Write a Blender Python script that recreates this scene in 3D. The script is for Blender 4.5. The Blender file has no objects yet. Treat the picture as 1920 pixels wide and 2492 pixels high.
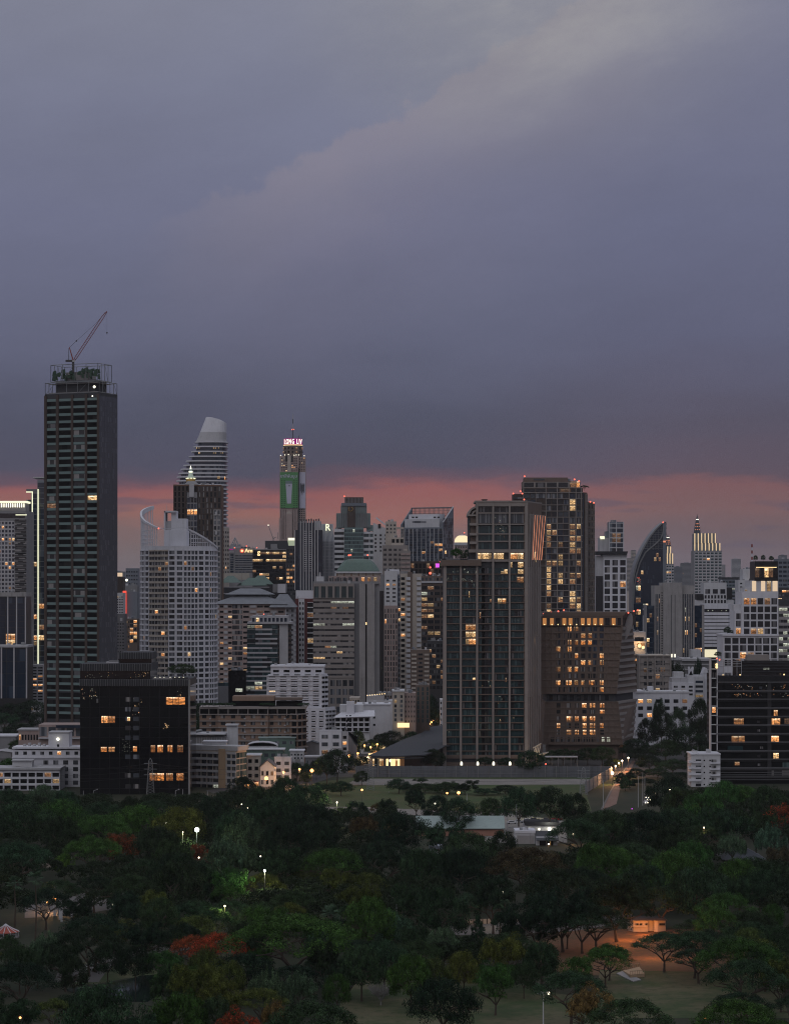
import bpy, bmesh, math, random
from mathutils import Vector, Matrix
random.seed(7)
SC = bpy.context.scene
COL = SC.collection
R = math.radians
F = 6000.0      # focal length in pixels of a 1920 px wide frame
HZ = 1430.0     # row of the horizon
CH = 100.0      # height of the viewpoint in metres

# ------------------------------------------------------------------ camera
cam_d = bpy.data.cameras.new('camera')
cam = bpy.data.objects.new('camera', cam_d)
COL.objects.link(cam)
cam.location = (0, 0, CH)
cam.rotation_euler = (R(90), 0, 0)
cam_d.sensor_fit = 'HORIZONTAL'
cam_d.sensor_width = 36
cam_d.lens = 36 * F / 1920
cam_d.shift_y = (HZ - 1246) / 1920
cam_d.clip_start = 1
cam_d.clip_end = 60000
SC.camera = cam
SC.render.resolution_x, SC.render.resolution_y = 788, 1024
SC.view_settings.view_transform = 'Standard'
SC.view_settings.look = 'None'
SC.view_settings.exposure = 0
SC.view_settings.gamma = 1
cy = SC.cycles
cy.use_denoising = True
cy.denoising_prefilter = 'NONE'
cy.filter_width = 1.1
cy.max_bounces = 5
cy.diffuse_bounces = 2
cy.glossy_bounces = 2
cy.transmission_bounces = 2
cy.volume_bounces = 1
cy.transparent_max_bounces = 4
cy.sample_clamp_indirect = 3

# ------------------------------------------------------------------ node helper
class NT:
    def __init__(s, tree):
        s.t = tree; s.n = tree.nodes; s.l = tree.links
    def add(s, typ, **kw):
        n = s.n.new(typ)
        for k, v in kw.items():
            setattr(n, k, v)
        return n
    def put(s, sock, v):
        if isinstance(v, bpy.types.NodeSocket): s.l.new(v, sock)
        elif v is not None: sock.default_value = v
    def m(s, op, a, b=None, c=None, clamp=False):
        n = s.add('ShaderNodeMath', operation=op, use_clamp=clamp)
        s.put(n.inputs[0], a)
        if b is not None: s.put(n.inputs[1], b)
        if c is not None: s.put(n.inputs[2], c)
        return n.outputs[0]
    def mix(s, f, a, b, blend='MIX'):
        n = s.add('ShaderNodeMix', data_type='RGBA', blend_type=blend, clamp_factor=True)
        s.put(n.inputs[0], f)
        for k, v in ((6, a), (7, b)):
            if isinstance(v, (tuple, list)) and len(v) == 3: v = (*v, 1)
            s.put(n.inputs[k], v)
        return n.outputs[2]
    def noise(s, vec, scale, detail=3, rough=.5, dim='3D'):
        n = s.add('ShaderNodeTexNoise', noise_dimensions=dim)
        s.put(n.inputs['Vector'], vec)
        n.inputs['Scale'].default_value = scale
        n.inputs['Detail'].default_value = detail
        n.inputs['Roughness'].default_value = rough
        return n.outputs[0]
    def ramp(s, f, stops, interp='LINEAR'):
        n = s.add('ShaderNodeValToRGB')
        cr = n.color_ramp; cr.interpolation = interp
        while len(cr.elements) < len(stops): cr.elements.new(.5)
        for e, (p, c) in zip(cr.elements, stops):
            e.position = p
            e.color = (*c, 1) if len(c) == 3 else c
        s.put(n.inputs[0], f)
        return n.outputs[0]
    def smooth(s, x, lo, hi):
        n = s.add('ShaderNodeMapRange', interpolation_type='SMOOTHSTEP')
        s.put(n.inputs[0], x)
        n.inputs[1].default_value = lo; n.inputs[2].default_value = hi
        return n.outputs[0]
    def comb(s, x, y, z):
        n = s.add('ShaderNodeCombineXYZ')
        for i, v in enumerate((x, y, z)): s.put(n.inputs[i], v)
        return n.outputs[0]
    def sep(s, v):
        n = s.add('ShaderNodeSeparateXYZ'); s.put(n.inputs[0], v)
        return n.outputs

def lin(c):
    return tuple(((v/255)/12.92 if v/255 <= .04045 else ((v/255+.055)/1.055)**2.4) for v in c)

# ------------------------------------------------------------------ world: dusk cloud deck over a low sky
w = bpy.data.worlds.new('World')
SC.world = w
w.use_nodes = True
w.node_tree.nodes.clear()
k = NT(w.node_tree)
out = k.add('ShaderNodeOutputWorld')
sky = k.add('ShaderNodeTexSky', sky_type='NISHITA')
sky.sun_disc = False
SUN_EL, SUN_AZ = R(3), R(200)
sky.sun_elevation = SUN_EL
sky.sun_rotation = SUN_AZ
bg0 = k.add('ShaderNodeBackground')
k.put(bg0.inputs[0], sky.outputs[0]); bg0.inputs[1].default_value = .05
tc = k.add('ShaderNodeTexCoord')
sx, sy_, sz = k.sep(tc.outputs['Generated'])
azi = k.m('ARCTAN2', sx, sy_)
elv = k.m('ARCSINE', sz)
u = k.m('MULTIPLY', azi, 6.0)
v = k.m('MULTIPLY', elv, 6.0)
# soft horizontal shreds that move the edge of the cloud deck up and down
nz1 = k.noise(k.comb(u, k.m('MULTIPLY', v, 4.0), 0.3), 2.4, 6, .6)
warp = k.m('MULTIPLY', k.m('SUBTRACT', nz1, .5), .13)
vw = k.m('ADD', v, warp)
base = k.ramp(k.m('DIVIDE', k.m('MAXIMUM', vw, 0.0), 2.0), [
    (.0, lin((104, 92, 98))), (.04, lin((110, 94, 94))), (.070, lin((124, 98, 97))), (.090, lin((148, 99, 92))),
    (.116, lin((146, 88, 90))), (.130, lin((98, 76, 92))), (.148, lin((74, 74, 95))), (.2, lin((76, 79, 101))),
    (.3, lin((96, 99, 124))), (.45, lin((112, 115, 141))), (.60, lin((122, 125, 147))), (.75, lin((132, 134, 151)))])
# the glow is weaker to the east
fade = k.smooth(u, .05, .75)
dull = k.ramp(k.m('DIVIDE', k.m('MAXIMUM', vw, 0.0), 2.0), [
    (.0, lin((102, 90, 99))), (.065, lin((108, 89, 95))), (.095, lin((122, 91, 94))), (.126, lin((124, 86, 92))), (.137, lin((92, 78, 94))),
    (.2, lin((84, 80, 100))), (.3, lin((92, 94, 120))), (.45, lin((104, 107, 134))), (.60, lin((117, 119, 143))), (.75, lin((128, 129, 149)))])
col = k.mix(fade, base, dull)
# small grey shreds hanging in the pink band
n_s = k.noise(k.comb(u, k.m('MULTIPLY', v, 7.0), 3.1), 3.2, 3, .5)
shred = k.m('MULTIPLY', k.smooth(n_s, .56, .68), k.m('MULTIPLY', k.smooth(v, .03, .10), k.m('SUBTRACT', 1.0, k.smooth(v, .22, .27))))
col = k.mix(k.m('MULTIPLY', shred, .6), col, (*lin((92, 80, 98)), 1))
# brightening of the deck above the frame, towards the zenith
up = k.smooth(elv, .22, .9)
col = k.mix(up, col, (.60, .62, .70, 1))
back = k.m('MULTIPLY', k.smooth(k.m('MULTIPLY', sy_, -1.0), -.3, .5), k.smooth(elv, -.05, .12))
col = k.mix(k.m('MULTIPLY', back, k.m('SUBTRACT', 1.0, up)), col, (.36, .36, .415, 1))
# one large billow with a lit upper edge
n2 = k.noise(k.comb(u, v, 1.7), 5.5, 8, .66)
n3 = k.noise(k.comb(u, v, 8.2), 1.6, 3, .5)
edge = k.m('ADD', k.m('ADD', .995, k.m('MULTIPLY', k.m('ADD', u, .36), .50)),
           k.m('ADD', k.m('MULTIPLY', k.m('SUBTRACT', n2, .5), .20), k.m('MULTIPLY', k.m('SUBTRACT', n3, .5), .16)))
fd = k.m('SUBTRACT', edge, v)
rise = k.smooth(fd, -.006, .022)
fall = k.m('SUBTRACT', 1.0, k.smooth(fd, .0, .36))
span = k.m('MULTIPLY', k.smooth(k.m('ADD', u, k.m('MULTIPLY', n2, .3)), -.50, -.02), k.m('SUBTRACT', 1.0, k.smooth(u, .45, .8)))
bil = k.m('MULTIPLY', k.m('MULTIPLY', rise, fall), span)
col = k.mix(k.m('MULTIPLY', bil, .52), col, (*lin((142, 134, 146)), 1))
# second, fainter billow
fd2 = k.m('SUBTRACT', k.m('ADD', edge, k.m('MULTIPLY', n3, -.34)), v)
bil2 = k.m('MULTIPLY', k.m('MULTIPLY', k.smooth(fd2, -.05, .10), k.m('SUBTRACT', 1.0, k.smooth(fd2, .05, .5))), span)
col = k.mix(k.m('MULTIPLY', bil2, .16), col, (*lin((128, 120, 140)), 1))
n4 = k.noise(k.comb(k.m('SUBTRACT', u, v), k.m('MULTIPLY', v, 1.8), 5.5), 1.7, 7, .6)
# thin place in the deck where pale light comes through
du = k.m('SUBTRACT', u, .36); dv = k.m('SUBTRACT', v, 1.42)
rr = k.m('SQRT', k.m('ADD', k.m('MULTIPLY', du, du), k.m('MULTIPLY', k.m('MULTIPLY', dv, dv), 2.2)))
spot = k.m('MULTIPLY', k.m('SUBTRACT', 1.0, k.smooth(rr, 0, .72)), k.m('MULTIPLY', k.m('ADD', .30, k.m('MULTIPLY', n2, 1.4)), k.m('ADD', .7, k.m('MULTIPLY', k.smooth(n4, .4, .62), .6))))
col = k.mix(k.m('MULTIPLY', spot, .46), col, (*lin((170, 168, 166)), 1))
# large soft mottling
mot = k.m('ADD', .86, k.m('MULTIPLY', n4, .28))
col = k.mix(1.0, col, k.comb(mot, mot, mot), 'MULTIPLY')
bg1 = k.add('ShaderNodeBackground')
k.put(bg1.inputs[0], col); bg1.inputs[1].default_value = 1.0
mx = k.add('ShaderNodeMixShader'); mx.inputs[0].default_value = .93
k.l.new(bg0.outputs[0], mx.inputs[1]); k.l.new(bg1.outputs[0], mx.inputs[2])
k.l.new(mx.outputs[0], out.inputs[0])

# ------------------------------------------------------------------ sun: already behind the deck, a broad weak glow
sun_d = bpy.data.lights.new('sun', 'SUN')
sun_d.energy = .34; sun_d.angle = R(40); sun_d.color = (1, .95, .92)
sun = bpy.data.objects.new('sun', sun_d); COL.objects.link(sun)
sd = Vector((math.sin(SUN_AZ) * math.cos(R(35)), math.cos(SUN_AZ) * math.cos(R(35)), math.sin(R(35))))
sun.rotation_euler = sd.to_track_quat('Z', 'Y').to_euler()

# ================================================================== materials
MATS = {}
def mat(name, c, rough=.8, var=.18, vs=.25, spec=.3, metal=0, streak=0, dark=None):
    """Plain surface with soft mottling and, if asked, rain streaks."""
    if name in MATS: return MATS[name]
    m = bpy.data.materials.new(name); m.use_nodes = True
    t = NT(m.node_tree); t.n.clear()
    o = t.add('ShaderNodeOutputMaterial'); b = t.add('ShaderNodeBsdfPrincipled')
    t.l.new(b.outputs[0], o.inputs[0])
    g = t.add('ShaderNodeTexCoord').outputs['Object']
    n = t.noise(g, vs * .4, 6, .7)
    f = t.m('MULTIPLY', t.m('SUBTRACT', n, .5), var * 2.6)
    if streak:
        x, y, z = t.sep(g)
        n2 = t.noise(t.comb(x, y, t.m('MULTIPLY', z, .07)), .55, 5, .7)
        f = t.m('SUBTRACT', f, t.m('MULTIPLY', t.smooth(n2, .5, .78), streak))
    sc = t.m('ADD', 1.0, f)
    cc = t.mix(1.0, c, t.comb(sc, sc, sc), 'MULTIPLY')
    t.put(b.inputs['Base Color'], cc)
    b.inputs['Roughness'].default_value = rough
    b.inputs['Metallic'].default_value = metal
    b.inputs['Specular IOR Level'].default_value = spec
    MATS[name] = m
    return m

def rnd(t):
    a = t.add('ShaderNodeNewGeometry').outputs['Random Per Island']
    b = t.add('ShaderNodeObjectInfo').outputs['Random']
    return t.m('FRACT', t.m('ADD', t.m('MULTIPLY', a, 7.31), t.m('MULTIPLY', b, 3.77)))

def glass(name, c, c2, rough=.12, curtain=.3, spec=.5):
    """Window pane: dark room behind it, sometimes a pale curtain covering part of its width."""
    m = bpy.data.materials.new(name); m.use_nodes = True
    t = NT(m.node_tree); t.n.clear()
    o = t.add('ShaderNodeOutputMaterial'); b = t.add('ShaderNodeBsdfPrincipled')
    t.l.new(b.outputs[0], o.inputs[0])
    uv = t.add('ShaderNodeTexCoord').outputs['UV']
    ux, uy, _ = t.sep(uv)
    r = rnd(t)
    r2 = t.m('FRACT', t.m('MULTIPLY', r, 13.7))
    cur = t.m('MULTIPLY', t.m('LESS_THAN', r, curtain), t.m('LESS_THAN', t.m('FRACT', t.m('ADD', ux, r2)), .55))
    n = t.noise(t.comb(t.m('ADD', ux, t.m('MULTIPLY', r, 50.0)), t.m('MULTIPLY', uy, .4), r2), 5, 2)
    lo = t.mix(n, tuple(x * .6 for x in c), c)
    cc = t.mix(t.m('MULTIPLY', cur, .8), lo, c2)
    t.put(b.inputs['Base Color'], cc)
    b.inputs['Roughness'].default_value = rough
    b.inputs['Specular IOR Level'].default_value = spec
    MATS[name] = m
    return m

def lit(name, c, s, bright=(1, .85, .6)):
    """A lamp-lit room seen through its window: bright ceiling line, curtains, furniture shadows."""
    m = bpy.data.materials.new(name); m.use_nodes = True
    t = NT(m.node_tree); t.n.clear()
    o = t.add('ShaderNodeOutputMaterial'); b = t.add('ShaderNodeBsdfPrincipled')
    t.l.new(b.outputs[0], o.inputs[0])
    uv = t.add('ShaderNodeTexCoord').outputs['UV']
    ux, uy, _ = t.sep(uv)
    r = rnd(t)
    n = t.noise(t.comb(t.m('ADD', ux, t.m('MULTIPLY', r, 40.0)), t.m('MULTIPLY', uy, 1.2), r), 3.2, 3, .7)
    a = t.smooth(n, .36, .66)
    top = t.smooth(uy, .62, .9)
    e = t.m('ADD', t.m('ADD', .07, t.m('MULTIPLY', a, .75)), t.m('MULTIPLY', top, .45))
    q = t.m('FRACT', t.m('MULTIPLY', r, 9.1))
    e = t.m('MULTIPLY', e, t.m('ADD', .25, t.m('MULTIPLY', q, 1.2)))
    mul = t.m('GREATER_THAN', t.m('FRACT', t.m('MULTIPLY', ux, t.m('ADD', 2.0, t.m('FLOOR', t.m('MULTIPLY', q, 2.0))))), .10)
    e = t.m('MULTIPLY', e, t.m('ADD', .3, t.m('MULTIPLY', mul, .7)))
    cc = t.mix(t.m('MULTIPLY', a, top), c, bright)
    b.inputs['Base Color'].default_value = (.05, .04, .03, 1)
    b.inputs['Roughness'].default_value = .2
    t.put(b.inputs['Emission Color'], cc)
    t.put(b.inputs['Emission Strength'], t.m('MULTIPLY', e, s))
    m.cycles.emission_sampling = 'NONE'
    MATS[name] = m
    return m

def glow(name, c, s, sample=False):
    m = bpy.data.materials.new(name); m.use_nodes = True
    t = NT(m.node_tree); t.n.clear()
    o = t.add('ShaderNodeOutputMaterial'); b = t.add('ShaderNodeEmission')
    b.inputs[0].default_value = (*c, 1); b.inputs[1].default_value = s
    t.l.new(b.outputs[0], o.inputs[0])
    if not sample: m.cycles.emission_sampling = 'NONE'
    MATS[name] = m
    return m

def M(n): return MATS[n]

# walls
mat('white', (.53, .535, .58), streak=.25)
mat('white2', (.46, .465, .49), streak=.35)
mat('pale', (.36, .36, .38), streak=.3)
mat('cream', (.38, .34, .30), streak=.3)
mat('beige', (.225, .203, .192), streak=.15)
mat('tan', (.36, .26, .17), streak=.2)
mat('terra', (.215, .145, .108), streak=.35)
mat('grey', (.20, .20, .21), streak=.25)
mat('grey2', (.13, .13, .14), streak=.25)
mat('concrete', (.26, .25, .25), streak=.45, var=.3)
mat('charcoal', (.04, .042, .048), streak=.1)
mat('black', (.012, .012, .014), rough=.35)
mat('brown', (.062, .046, .040), streak=.2)
mat('brown2', (.13, .098, .082), streak=.2)
mat('umber', (.13, .070, .042), streak=.2)
mat('maroon', (.10, .028, .028), streak=.2)
mat('pink', (.30, .235, .22), streak=.3)
mat('bluegrey', (.13, .15, .18), rough=.5)
mat('steel', (.20, .21, .22), rough=.45, metal=.4)
mat('teal', (.13, .19, .19), rough=.5)
mat('slate', (.055, .062, .075), rough=.6, var=.3, vs=.6)
mat('slate2', (.028, .032, .040), rough=.7, var=.3, vs=.6)
mat('roof', (.15, .16, .18), rough=.7, var=.3, vs=.5)
mat('roofg', (.09, .14, .12), rough=.6, streak=.3)
mat('shedroof', (.24, .30, .29), rough=.6, streak=.2)
mat('redsteel', (.22, .05, .045), rough=.5)
mat('darksteel', (.05, .05, .055), rough=.5)
mat('net', (.04, .07, .05), rough=.95)
mat('banner', (.07, .22, .075), rough=.7, var=.1)
mat('bannerw', (.42, .42, .52), rough=.7, var=.1)
mat('gold', (.50, .33, .10), rough=.4, metal=.6)
mat('spirew', (.60, .72, .58), rough=.5)
mat('asphalt', (.045, .045, .05), rough=.85, var=.3)
mat('paving', (.10, .094, .092), rough=.85, var=.25)
mat('brick', (.30, .16, .12), rough=.85, var=.3, vs=1.5)
mat('wallgrey', (.10, .106, .12), rough=.7, streak=.5, var=.25, vs=.6)
mat('bark', (.06, .045, .035), rough=.95, var=.35, vs=1.2)
mat('redroof', (.30, .07, .05), rough=.7)
mat('skin', (.30, .18, .12), rough=.6, spec=.2)
mat('cloth', (.05, .05, .07), rough=.9)
# glass
glass('g_dark', (.016, .019, .024), (.13, .13, .14))
glass('g_black', (.006, .006, .008), (.02, .02, .022), rough=.06, curtain=.1)
glass('g_blue', (.020, .032, .055), (.10, .12, .15), rough=.1)
glass('g_navy', (.008, .022, .045), (.03, .05, .08), rough=.1, curtain=.15)
glass('g_green', (.016, .042, .050), (.05, .09, .10), rough=.12, curtain=.4)
glass('g_teal', (.05, .085, .09), (.10, .14, .14), rough=.15)
glass('g_grey', (.055, .065, .08), (.18, .19, .21), rough=.2, curtain=.5)
glass('g_cur', (.03, .03, .034), (.26, .25, .25), rough=.3, curtain=.75)
glass('g_panel', (.075, .085, .105), (.09, .10, .12), rough=.25, curtain=.3)
glass('g_void', (.006, .006, .007), (.02, .02, .02), rough=.9, curtain=.2, spec=.1)
# lit rooms
lit('l_warm', (1, .40, .12), 1.5)
lit('l_amber', (1, .33, .07), 1.0)
lit('l_pale', (1, .60, .26), 1.35, (1, .85, .6))
lit('l_cool', (.80, .85, .68), .75, (.95, 1, .85))
lit('l_dim', (1, .46, .2), .38)
glow('e_white', (1, .95, .75), 2.2)
glow('e_strip', (.95, .95, .66), 1.25)
glow('e_gold', (1, .70, .34), 1.6)
glow('e_red', (1, .16, .10), 2.0)
glow('e_neon', (1, .10, .06), 1.1)
glow('e_orange', (1, .42, .12), 5.0)
glow('e_lamp', (1, .85, .6), 5.0)
glow('e_cold', (.85, 1, .85), 9.0)
glow('e_magenta', (.35, .01, .20), .8)
glow('e_purple', (.7, .1, .8), 1.2)
glow('e_copper', (1, .36, .2), .9)

# ================================================================== mesh builder
class MB:
    def __init__(s):
        s.v = []; s.f = []; s.m = []; s.uv = []; s.mats = []
    def mi(s, name):
        if name not in s.mats: s.mats.append(name)
        return s.mats.index(name)
    def quad(s, a, b, c, d, m, uv=None):
        i = len(s.v); s.v += [a, b, c, d]; s.f.append((i, i+1, i+2, i+3)); s.m.append(m)
        s.uv += uv or [(0, 0), (1, 0), (1, 1), (0, 1)]
    def hexa(s, p, mname):
        """p: 8 points, bottom 0-3 (ccw from above), top 4-7; front face is 0-1-5-4."""
        m = s.mi(mname)
        i = len(s.v); s.v += [tuple(q) for q in p]
        for f in ((0, 1, 5, 4), (1, 2, 6, 5), (2, 3, 7, 6), (3, 0, 4, 7), (4, 5, 6, 7), (3, 2, 1, 0)):
            s.f.append(tuple(i + j for j in f)); s.m.append(m)
            s.uv += [(0, 0), (1, 0), (1, 1), (0, 1)]
        return s
    def box(s, x0, x1, y0, y1, z0, z1, m):
        return s.hexa([(x0, y0, z0), (x1, y0, z0), (x1, y1, z0), (x0, y1, z0), (x0, y0, z1), (x1, y0, z1), (x1, y1, z1), (x0, y1, z1)], m)
    def obox(s, O, U, w, d, h, m):
        """box from O along U (left to right seen from outside), going d outwards (towards the viewer) and h up"""
        N = Vector((U.y, -U.x, 0)) * d
        a = Vector(O); b = a + U * w; z = Vector((0, 0, h))
        return s.hexa([a + N, b + N, b, a, a + N + z, b + N + z, b + z, a + z], m)
    def prism(s, poly, z0, z1, m, top=None):
        """poly ccw from above"""
        n = len(poly); mi = s.mi(m); i = len(s.v); top = top or poly
        zz0 = z0 if isinstance(z0, (list, tuple)) else [z0]*n
        zz = z1 if isinstance(z1, (list, tuple)) else [z1]*n
        s.v += [(p[0], p[1], zz0[j]) for j, p in enumerate(poly)] + [(p[0], p[1], zz[j]) for j, p in enumerate(top)]
        for j in range(n):
            q = (j + 1) % n
            s.f.append((i + j, i + q, i + n + q, i + n + j)); s.m.append(mi); s.uv += [(0, 0), (1, 0), (1, 1), (0, 1)]
        s.f.append(tuple(i + n + j for j in range(n))); s.m.append(mi); s.uv += [(0, 0)] * n
        s.f.append(tuple(i + n - 1 - j for j in range(n))); s.m.append(mi); s.uv += [(0, 0)] * n
        return s
    def tube(s, a, b, r0, r1, m, n=6):
        a = Vector(a); b = Vector(b); d = (b - a)
        if d.length < 1e-6: return s
        q = d.to_track_quat('Z', 'Y')
        i = len(s.v); mi = s.mi(m)
        for c, r in ((a, r0), (b, r1)):
            for j in range(n):
                t = 2 * math.pi * j / n
                s.v.append(tuple(c + q @ Vector((math.cos(t) * r, math.sin(t) * r, 0))))
        for j in range(n):
            k_ = (j + 1) % n
            s.f.append((i + j, i + k_, i + n + k_, i + n + j)); s.m.append(mi); s.uv += [(0, 0), (1, 0), (1, 1), (0, 1)]
        s.f.append(tuple(i + n + j for j in range(n))); s.m.append(mi); s.uv += [(0, 0)] * n
        s.f.append(tuple(i + n - 1 - j for j in range(n))); s.m.append(mi); s.uv += [(0, 0)] * n
        return s
    def lathe(s, cx, cy, prof, m, n=16, sx=1, sy=1):
        """prof: (radius, z) from bottom to top"""
        i = len(s.v); mi = s.mi(m); k_ = len(prof)
        for r, z in prof:
            for j in range(n):
                t = 2 * math.pi * j / n
                s.v.append((cx + math.cos(t) * r * sx, cy + math.sin(t) * r * sy, z))
        for a in range(k_ - 1):
            for j in range(n):
                q = (j + 1) % n
                s.f.append((i + a*n + j, i + a*n + q, i + (a+1)*n + q, i + (a+1)*n + j)); s.m.append(mi); s.uv += [(0, 0), (1, 0), (1, 1), (0, 1)]
        s.f.append(tuple(i + (k_-1)*n + j for j in range(n))); s.m.append(mi); s.uv += [(0, 0)] * n
        s.f.append(tuple(i + n - 1 - j for j in range(n))); s.m.append(mi); s.uv += [(0, 0)] * n
        return s
    def ball(s, c, r, m, n=8):
        return s.lathe(c[0], c[1], [(r*math.sin(math.pi*t/6)+1e-4, c[2] - r*math.cos(math.pi*t/6)) for t in range(7)], m, n)
    def data(s, name, off=(0, 0, 0), smooth=False):
        me = bpy.data.meshes.new(name)
        ox, oy, oz = off
        me.from_pydata([(a - ox, b - oy, c - oz) for a, b, c in s.v], [], s.f)
        for mn in s.mats: me.materials.append(M(mn))
        me.polygons.foreach_set('material_index', s.m)
        if smooth: me.polygons.foreach_set('use_smooth', [True] * len(s.f))
        uv = me.uv_layers.new(name='UVMap')
        uv.data.foreach_set('uv', [c for p in s.uv for c in p])
        me.update()
        return me
    def build(s, name, parent=None, smooth=False, loc=None):
        off = parent_origin(parent) if parent else Vector(loc or (0, 0, 0))
        o = bpy.data.objects.new(name, s.data(name, off, smooth))
        COL.objects.link(o)
        if parent: o.parent = parent
        else: o.location = off
        return o

def parent_origin(p):
    o = Vector((0, 0, 0))
    while p:
        o += p.location; p = p.parent
    return o

def tag(o, label=None, cat=None, group=None, kind=None):
    if label: o['label'] = label
    if cat: o['category'] = cat
    if group: o['group'] = group
    if kind: o['kind'] = kind
    return o

def thing(name, loc, label, cat, group=None, rz=0):
    o = bpy.data.objects.new(name, None); COL.objects.link(o)
    o.location = loc; o.rotation_euler.z = rz; o.empty_display_size = 1
    return tag(o, label, cat, group)

def X(px, D): return (px - 960) * D / F
def Z(py, D): return CH - (py - HZ) * D / F
def G(px, py):
    """ground point seen at a pixel"""
    D = CH * F / (py - HZ)
    return Vector((X(px, D), D, 0))

# shared unit boxes: x 0..1 along the wall, y -1..0 outwards, z 0..1 up
UNIT = {}
def unit(kind, m):
    if (kind, m) not in UNIT:
        b = MB()
        if kind == 'balcony':
            b.box(0, 1, -1, 0, 0, .14, m); b.box(0, 1, -1, -.90, .1395, 1, m)
            b.box(0, .03, -.9005, 0, .1395, 1, m); b.box(.97, 1, -.9005, 0, .1395, 1, m)
        elif kind == 'ac':
            b.box(0, 1, -1, 0, 0, 1, m)
        else:
            b.box(0, 1, -1, 0, 0, 1, m)
        UNIT[(kind, m)] = b.data(kind + '_' + m)
    return UNIT[(kind, m)]

PAL = {
 'dk': [('g_dark', 1)], 'cur': [('g_dark', .5), ('g_cur', .5)], 'panel': [('g_panel', 1)], 'void': [('g_void', 1)], 'blue': [('g_blue', .8), ('g_dark', .2)],
 'navy': [('g_navy', 1)], 'green': [('g_green', .8), ('g_dark', .2)], 'black': [('g_black', 1)], 'teal': [('g_teal', .85), ('g_green', .15)],
 'grey': [('g_grey', .7), ('g_dark', .3)], 'bal': [('g_void', .5), ('g_dark', .3), ('g_cur', .2)],
}
LIT = {'w': [('l_warm', .5), ('l_pale', .25), ('l_dim', .25)], 'p': [('l_pale', .6), ('l_cool', .4)], 'c': [('l_cool', 1)], 'o': [('l_warm', 1)],
       'd': [('l_dim', .7), ('l_pale', .3)], 'a': [('l_amber', .7), ('l_warm', .3)], 'y': [('l_pale', 1)]}
def pick(lst):
    r = random.random()
    for n, w_ in lst:
        r -= w_
        if r <= 0: return n
    return lst[-1][0]

SUB = ('ceiling_lamp', 'mullion')
class Face:
    def __init__(s, BL, BR, TL, TR, D):
        s.c = [Vector(BL), Vector(BR), Vector(TL), Vector(TR)]; s.D = D
        d = s.c[1] - s.c[0]; d.z = 0; s.U = d.normalized(); s.ang = math.atan2(s.U.y, s.U.x)
        s.N = Vector((s.U.y, -s.U.x, 0))
        s.zb = s.c[0].z; s.zt = s.c[2].z
    def p(s, a, t):
        b = s.c[0].lerp(s.c[1], a); c = s.c[2].lerp(s.c[3], a)
        return b.lerp(c, t)
    def t(s, py): return (Z(py, s.D) - s.zb) / (s.zt - s.zb)

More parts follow.
